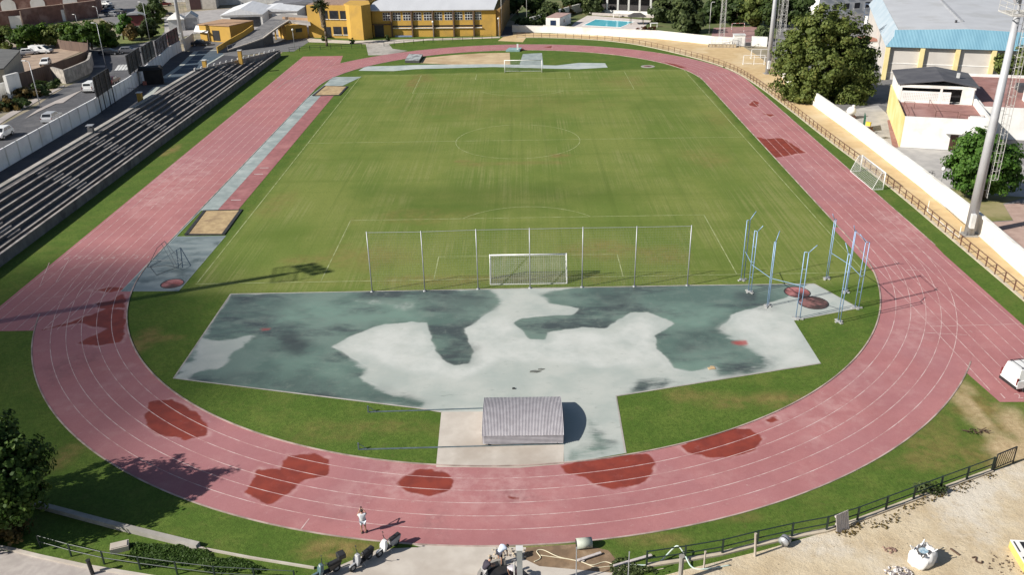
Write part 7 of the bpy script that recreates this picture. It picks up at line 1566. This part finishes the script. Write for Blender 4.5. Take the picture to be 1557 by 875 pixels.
MB().add(vs, fs).build('sack', M('bag_white', (.80, .79, .78), (.70, .69, .69), 3, .8, bmp=.4), t, True, local=True)
MB().sheet([(.10+.28*math.cos(a), .05+.24*math.sin(a)) for a in np.linspace(0, 6.28, 13)[:-1]], .86).build('lining', M('bag_blue', (.22, .36, .45), (.55, .6, .63), 5, .6), t, local=True)
for x, y in ((.5, .4), (-.5, .4), (.5, -.4), (-.5, -.4)): MB().path([(x*.9, y*.9, .95), (x*1.1, y*1.1, 1.18), (x*.6, y*.9, .98)], .03, 5).build('lifting_loop', M('bag_white', (.8, .79, .78)), t, local=True)
c = G(1417, 851); o = MB().hexa([(-.25, -.3, 0), (.2, -.3, 0), (.3, .4, 0), (-.15, .4, 0)], [(-.12, -.2, .35), (.1, -.2, .3), (.18, .25, .42), (-.05, .3, .35)]).build('sack', M('bag_grey', (.5, .48, .5), None, 4, .8)); o.location = c; tag(o, 'small collapsed pale sack right behind the big white bag', 'sack')
heap('small heap of white and dark rubble left of the big white bag', 'rubble_heap', 'rubble', (1364, 872), 46, .75, .45, .06, .17, M('mixed_rubble', (.62, .58, .55), (.14, .12, .12), 5, .9, lo=.48, hi=.56))
heap('tiny reddish heap of soil on the dirt, left of the big white bag', 'soil_heap', 'heap', (1352, 838), 20, .42, .25, .05, .1, M('reddish_soil', (.28, .18, .14), None, 4, .9))
rs = random.Random(5); t_ = MB(); lot = [(p.x, p.y) for p in (G(*q) for q in [(1545, 715), (1400, 775), (1280, 822), (1150, 850), (1060, 878), (1060, 905), (1620, 905), (1620, 700)])]
for k in range(420):
    x, y = rs.uniform(8, 38), rs.uniform(-42, -27)
    if sdf(np.array([[x, y]]), lot)[0] > .2: s = rs.uniform(.015, .05); t_.ell((x, y, .012+s*.3), (s, s*.8, s*.6), 5, 3, lump=.2)
tag(t_.build('pebbles', M('pebble', (.34, .29, .22), (.2, .16, .12), 4, .9)), kind='stuff')
heap('scatter of dark stones on the dirt beside the yellow barrier', 'stone_scatter', 'stones', (1528, 862), 40, 1.0, .9, .03, .08, M('dark_stone', (.12, .085, .06), None, 4, .9), .02)
SOIL = M('root_dark', (.06, .035, .022), (.1, .06, .04), 5, .9)
lay('branch', 'short dark stick lying on the dirt right of the white bag', 'stick', [(1445, 836), (1452, 841), (1459, 846)], .06, SOIL)
lay('branch', 'bent dark stick with forked ends near the yellow barrier', 'stick', [(1478, 850), (1484, 849), (1484, 855), (1492, 858), (1493, 855)], .05, SOIL)
c = G(1483, 658); t_ = MB()
for k in range(26):
    x, y = random.uniform(-.7, .7), random.uniform(-.25, .25); t_.tube((x, y, random.uniform(.02, .2)), (x+random.uniform(-.4, .4), y+random.uniform(-.25, .25), random.uniform(.02, .25)), .03, 4)
o = t_.build('branch_pile', SOIL); o.location = c; tag(o, 'small dark pile of branches on the grass right of the bend', 'branches')
# yellow barrier at the corner
ya, yb_ = G(1533, 833), G(1556, 872); t = thing('road_barrier', 'yellow sided white barrier with black stripes at the lower right corner', 'barrier', ya); u = (yb_-ya).normalized(); n = Vector((-u.y, u.x, 0))*(1 if -u.y > 0 else -1); L = 2.6
YB = M('barrier_yellow', (.72, .54, .16), None, 2, .5)
MB().hexa([ya, ya+u*L, ya+u*L+n*1.1, ya+n*1.1], [ya+Z*.5, ya+u*L+Z*.5, ya+u*L+n*1.1+Z*.5, ya+n*1.1+Z*.5]).build('base', YB, t)
MB().hexa([ya+Z*.502, ya+u*L+Z*.502, ya+u*L+n*1.1+Z*.502, ya+n*1.1+Z*.502], [ya+Z*.56, ya+u*L+Z*.56, ya+u*L+n*1.1+Z*.56, ya+n*1.1+Z*.56]).build('top_plate', WHITE, t)
for k, (a0, w0) in enumerate(((.08, .08), (.42, .3), (.95, .2))):
    for j in range(2):
        q = ya+n*(a0)+u*(.15+1.25*j)+Z*.562; MB().hexa([q, q+u*.85, q+u*.85+n*w0, q+n*w0], [v+Z*.012 for v in (q, q+u*.85, q+u*.85+n*w0, q+n*w0)]).build('stripe', BLACK, t)
# ------------------------------------------------------------------ scooters
def scooter(label, front, rear, shield, tail, box=False):
    f, r = G(*front), G(*rear); c = (f+r)/2; d = f-r
    t = thing('scooter', label, 'scooter', c, math.atan2(d.y, d.x), 'scooters parked at the track edge')
    lean = .09
    def lb(mb, name, m, **k):
        mb.v = [(x, y+z*lean, z) for x, y, z in mb.v]; return mb.build(name, m, t, local=True, **k)
    for x in (-.62, .62):
        w = MB().tube((x, -.055, .25), (x, .055, .25), .25, 18); w = lb(w, 'wheel', RUBBER); lb(MB().tube((x, -.06, .25), (x, .06, .25), .13, 12), 'hub', STEEL).parent = w
    lb(MB().hexa([(.42, -.06, .45), (.86, -.06, .42), (.86, .06, .42), (.42, .06, .45)], [(.46, -.07, .53), (.80, -.05, .50), (.80, .05, .50), (.46, .07, .53)]), 'front_fender', shield, bevel=.02)
    s = MB(); s.hexa([(.30, -.20, .28), (.44, -.20, .30), (.44, .20, .30), (.30, .20, .28)], [(.18, -.24, .62), (.40, -.24, .66), (.40, .24, .66), (.18, .24, .62)]); s.hexa([(.18, -.24, .621), (.40, -.24, .661), (.40, .24, .661), (.18, .24, .621)], [(.12, -.13, .98), (.30, -.13, 1.0), (.30, .13, 1.0), (.12, .13, .98)]); lb(s, 'front_shield', shield, bevel=.025)
    lb(MB().box(-.25, -.16, .24, .31, .16, .32), 'floorboard', BLACK, bevel=.015)
    lb(MB().hexa([(-.85, -.13, .42), (-.22, -.17, .26), (-.22, .17, .26), (-.85, .13, .42)], [(-.92, -.15, .74), (-.14, -.17, .70), (-.14, .17, .70), (-.92, .15, .74)]), 'rear_body', tail, bevel=.03)
    lb(MB().hexa([(-.86, -.14, .742), (-.10, -.15, .702), (-.10, .15, .702), (-.86, .14, .742)], [(-.86, -.11, .86), (-.14, -.12, .80), (-.14, .12, .80), (-.86, .11, .86)]), 'seat', BLACK, bevel=.03)
    lb(MB().path([(.05, -.34, 1.06), (.16, -.1, 1.03), (.16, .1, 1.03), (.05, .34, 1.06)], .022, 6), 'handlebar', BLACK)
    lb(MB().box(.28, -.09, .85, .345, .09, .97), 'headlight', CARLAMP, bevel=.02)
    for y in (-.27, .27):
        m = MB().tube((.1, y, 1.06), (.06, y*1.25, 1.26), .01, 5); m.ell((.06, y*1.25, 1.29), (.02, .07, .05), 8, 6); lb(m, 'mirror', BLACK)
    lb(MB().tube((-.3, -.2, .28), (-.85, -.21, .40), .055, 10), 'exhaust', STEEL); lb(MB().box(-.955, -.08, .60, -.90, .08, .70), 'tail_light', CARRED)
    lb(MB().tube((-.05, .12, .24), (-.08, .32, -.0), .018, 5), 'side_stand', STEEL)
    if box:
        lb(MB().box(-1.18, -.24, .88, -.72, .24, 1.22), 'top_box', BLACK, bevel=.06); lb(MB().box(-1.0, -.06, .78, -.8, .06, .879), 'carrier', STEEL)
    return t
SW, SB, SG_ = M('scooter_white', (.78, .78, .77), None, 2, .3), M('scooter_black', (.02, .02, .022), None, 2, .3), M('scooter_grey', (.35, .36, .38), None, 2, .35)
scooter('white-fronted scooter, the uppermost of three parked along the concrete apron', (573, 850), (606, 827), SW, SG_)
scooter('black scooter with a grey shield, middle one of the three parked scooters', (533, 872), (565, 848), SG_, SB)
scooter('dark scooter with a top box, lowest of the three parked scooters', (478, 884), (514, 868), M('scooter_teal', (.10, .16, .18), None, 2, .3), SB, True)
# ------------------------------------------------------------------ people
def skin_mesh(name, nodes, edges, m, root_key, parent, sub=1):
    keys = list(nodes); ix = {k: i for i, k in enumerate(keys)}
    me = bpy.data.meshes.new('tmp'); me.from_pydata([nodes[k][0] for k in keys], [(ix[a], ix[b]) for a, b in edges], []); me.update()
    o = bpy.data.objects.new('tmp', me); COL.objects.link(o); sk = o.modifiers.new('skin', 'SKIN'); sk.use_smooth_shade = True
    if not me.skin_vertices: return None
    for k in keys:
        d = me.skin_vertices[0].data[ix[k]]; r = nodes[k][1]; d.radius = r if isinstance(r, tuple) else (r, r); d.use_root = (k == root_key)
    ss = o.modifiers.new('sub', 'SUBSURF'); ss.levels = sub; ss.render_levels = sub
    dg = bpy.context.evaluated_depsgraph_get(); me2 = bpy.data.meshes.new_from_object(o.evaluated_get(dg)); me2.name = name
    bpy.data.objects.remove(o); me2.materials.clear(); me2.materials.append(m)
    me2.polygons.foreach_set('use_smooth', [True]*len(me2.polygons)); q = bpy.data.objects.new(name, me2); COL.objects.link(q); q.parent = parent; return q
SKINM = M('skin', (.42, .24, .16), (.38, .21, .14), 4, .6)
def person(label, loc, rz, J, shirt, shorts, hair, sleeves=.55, legs=.8, phone=None, long_legs=False):
    """J: joints in the figure's own frame, facing +y"""
    t = thing('person', label, 'person', loc, rz)
    V = {k: Vector(v) for k, v in J.items()}
    N = {'pelvis': (V['pelvis'], .125), 'waist': (V['pelvis'].lerp(V['chest'], .5), .115), 'chest': (V['chest'], .135), 'neck': (V['neck'], .055), 'head': (V['head'], (.082, .092)), 'crown': (V['head']+(V['head']-V['neck']).normalized()*.10, .075)}
    E = [('pelvis', 'waist'), ('waist', 'chest'), ('chest', 'neck'), ('neck', 'head'), ('head', 'crown')]
    fwd = (V['nose']-V['head']).normalized() if 'nose' in V else Vector((0, 1, 0)); side = (V['head']-V['neck']).cross(fwd).normalized()
    N['nose'] = (V['head']+fwd*.115, .014); E.append(('head', 'nose'))
    for s, sg in (('l', -1), ('r', 1)):
        N['ear'+s] = (V['head']+side*.095*sg, .018); E.append(('head', 'ear'+s))
        N['sh'+s] = (V['sh'+s], .062); N['el'+s] = (V['el'+s], .042); N['wr'+s] = (V['wr'+s], .029)
        a = (V['wr'+s]-V['el'+s]).normalized(); b = a.cross(Vector((1, 0, .3))).normalized(); N['palm'+s] = (V['wr'+s]+a*.075, .032)
        E += [('chest', 'sh'+s), ('sh'+s, 'el'+s), ('el'+s, 'wr'+s), ('wr'+s, 'palm'+s)]
        for k in range(4):
            L = (.085, .10, .095, .075)[k]; w = b*(k-1.5)*.02
            N['f%d%s' % (k, s)] = (V['wr'+s]+a*(.085+L*.5)+w*1.2, .009); N['g%d%s' % (k, s)] = (V['wr'+s]+a*(.08+L)+w*1.2+fwd*.025, .008); E += [('palm'+s, 'f%d%s' % (k, s)), ('f%d%s' % (k, s), 'g%d%s' % (k, s))]
        N['th'+s] = (V['wr'+s]+a*.075+b*.06, .010); E.append(('wr'+s, 'th'+s))
        N['hip'+s] = (V['hip'+s], .092); N['kn'+s] = (V['kn'+s], .058); N['an'+s] = (V['an'+s], .040); N['toe'+s] = (V['toe'+s], .035); E += [('pelvis', 'hip'+s), ('hip'+s, 'kn'+s), ('kn'+s, 'an'+s), ('an'+s, 'toe'+s)]
    skin_mesh('body', N, E, SKINM, 'pelvis', t)
    S = {'pelvis': (V['pelvis']-(V['chest']-V['pelvis'])*.10, .165), 'waist': (V['pelvis'].lerp(V['chest'], .5), .170), 'chest': (V['chest'], .190), 'collar': (V['chest'].lerp(V['neck'], .7), .10)}
    SE = [('pelvis', 'waist'), ('waist', 'chest'), ('chest', 'collar')]
    for s in 'lr':
        S['sh'+s] = (V['sh'+s], .092); S['sl'+s] = (V['sh'+s].lerp(V['el'+s], sleeves), .070); SE += [('chest', 'sh'+s), ('sh'+s, 'sl'+s)]
    skin_mesh('shirt', S, SE, shirt, 'pelvis', t)
    H = {'pelvis': (V['pelvis'], .150)}; HE = []
    for s in 'lr':
        H['hip'+s] = (V['hip'+s], .108); H['th'+s] = (V['hip'+s].lerp(V['kn'+s], legs), .082); HE += [('pelvis', 'hip'+s), ('hip'+s, 'th'+s)]
        if long_legs: H['lg'+s] = (V['kn'+s], .08); H['an'+s] = (V['an'+s]+Vector((0, 0, .04)), .062); HE += [('th'+s, 'lg'+s), ('lg'+s, 'an'+s)]
    skin_mesh('trousers' if long_legs else 'shorts', H, HE, shorts, 'pelvis', t)
    up = (V['head']-V['neck']).normalized()
    hm = MB(); c = V['head']+up*.055-fwd*.022; hm.ell(c, (.098, .098, .088), 14, 8); hm.build('hair', hair, t, True, local=True)
    for sg in (-1, 1): MB().ell(V['head']+fwd*.088+side*.032*sg+up*.015, (.012, .012, .010), 8, 6).build('eye', BLACK, t, local=True)
    for s in 'lr':
        d = (V['toe'+s]-V['an'+s]); d.z = 0; d.normalize(); a = V['an'+s]; q = Vector((-d.y, d.x, 0)); z0 = max(0.0, min(a.z-.1, .03))
        B = [(a-d*.08+q*w).to_tuple()[:2] for w in (-.045, .045)]+[(a+d*.2+q*w).to_tuple()[:2] for w in (.05, -.05)]
        MB().prism(B, a.z-.09, a.z-.005).build('shoe', M('shoe_dark', (.06, .055, .05), None, 4, .7), t, local=True, bevel=.02)
    if phone: MB().box(phone[0]-.04, phone[1]-.006, phone[2]-.08, phone[0]+.04, phone[1]+.006, phone[2]+.08).build('phone', BLACK, t, local=True)
    return t
def pose(**k):
    J = dict(pelvis=(0, 0, .93), chest=(0, 0, 1.28), neck=(0, .0, 1.47), head=(0, .02, 1.60), nose=(0, .13, 1.6), shl=(-.18, 0, 1.40), shr=(.18, 0, 1.40), ell=(-.24, -.02, 1.13), elr=(.24, -.02, 1.13), wrl=(-.25, .08, .88), wrr=(.25, .08, .88),
             hipl=(-.09, 0, .88), hipr=(.09, 0, .88), knl=(-.11, .02, .49), knr=(.11, .02, .49), anl=(-.12, -.02, .09), anr=(.12, -.02, .09), toel=(-.13, .12, .04), toer=(.13, .12, .04)); J.update(k); return J
HAIRD = M('dark_hair', (.025, .017, .012), None, 6, .6)
p = G(553.5, 811); person('person in white shirt and shorts standing on the track, holding a phone up', p, .25, pose(ell=(-.27, .14, 1.24), elr=(.27, .14, 1.24), wrl=(-.10, .33, 1.45), wrr=(.10, .33, 1.45)), M('white_cloth', (.78, .79, .82), None, 5, .8), M('pale_shorts', (.66, .70, .76), None, 5, .8), HAIRD, phone=(0, .40, 1.57))
bend = dict(pelvis=(0, -.06, .93), chest=(0, .26, 1.07), neck=(.02, .43, 1.06), head=(.03, .55, 1.0), nose=(.03, .60, .89), shl=(-.18, .32, 1.06), shr=(.18, .32, 1.06), ell=(-.19, .38, .80), elr=(.20, .38, .80), wrl=(-.14, .44, .55), wrr=(.16, .44, .55))
p = G(760.5, 859); person('bending person in a pale blue shirt and dark shorts on the concrete apron', p, -.75, pose(**bend), M('pale_blue_cloth', (.50, .58, .72), (.62, .68, .78), 3, .8), M('navy_shorts', (.035, .035, .055), None, 5, .8), HAIRD)
p = G(738, 886); person('person in a dark top leaning forward over the work at the bottom edge', p, -.9, pose(**{**bend, 'chest': (0, .17, 1.2), 'neck': (.01, .30, 1.33), 'head': (.01, .40, 1.42), 'nose': (.01, .50, 1.36), 'shl': (-.18, .20, 1.28), 'shr': (.18, .20, 1.28), 'ell': (-.20, .36, 1.05), 'elr': (.20, .36, 1.05), 'wrl': (-.1, .56, .92), 'wrr': (.1, .56, .92)}), M('dark_top', (.035, .028, .045), None, 5, .8), M('grey_trousers', (.35, .34, .34), None, 4, .8), HAIRD, long_legs=True)
p = G(781, 889); person('person in a greyish white shirt bending right down at the bottom edge', p, .35, pose(**{**bend, 'chest': (0, .29, .98), 'neck': (0, .45, .90), 'head': (0, .54, .82), 'nose': (0, .56, .70), 'shl': (-.18, .33, .96), 'shr': (.18, .33, .96), 'ell': (-.18, .36, .70), 'elr': (.18, .36, .70), 'wrl': (-.12, .38, .45), 'wrr': (.12, .38, .45)}), M('greyish_cloth', (.50, .47, .50), None, 4, .8), M('dark_shorts', (.05, .03, .035), None, 5, .8), HAIRD)
# ------------------------------------------------------------------ clouds overhead: their soft shade lies on the left bend and across the pitch
def cloud(gx_, gy_, a, b, c, dens, h=420.0):
    import bmesh
    bm = bmesh.new(); bmesh.ops.create_icosphere(bm, subdivisions=4, radius=1.0); rs = np.random.default_rng(int(a*7))
    ph = rs.uniform(0, 6, 6)
    for v in bm.verts:
        x, y, z = v.co; k = 1+.10*math.sin(4*x+ph[0])*math.sin(5*y+ph[1])+.07*math.sin(9*x+ph[2])*math.sin(8*y+ph[3])
        v.co = Vector((x*a*k, y*b*k, z*c*(1+.25*math.sin(3*x+ph[4])*math.sin(4*y+ph[5]))))
    me = bpy.data.meshes.new('cloud'); bm.to_mesh(me); bm.free()
    m = bpy.data.materials.new('cloud_vapour'); m.use_nodes = True; nt = m.node_tree; nt.nodes.clear(); out = nt.nodes.new('ShaderNodeOutputMaterial'); v = nt.nodes.new('ShaderNodeVolumePrincipled')
    v.inputs['Density'].default_value = dens; v.inputs['Color'].default_value = (.95, .95, .95, 1); v.inputs['Anisotropy'].default_value = .4; nt.links.new(v.outputs[0], out.inputs['Volume'])
    me.materials.append(m); o = bpy.data.objects.new('cloud', me); COL.objects.link(o)
    s = h/math.tan(SUN_EL); o.location = (gx_-s*math.cos(SUN_AZ), gy_-s*math.sin(SUN_AZ), h); tag(o, kind='structure')
cloud(-50, -17, 27, 25, 5, .12)
cloud(-3, 24, 19, 3.4, 2.2, .045)
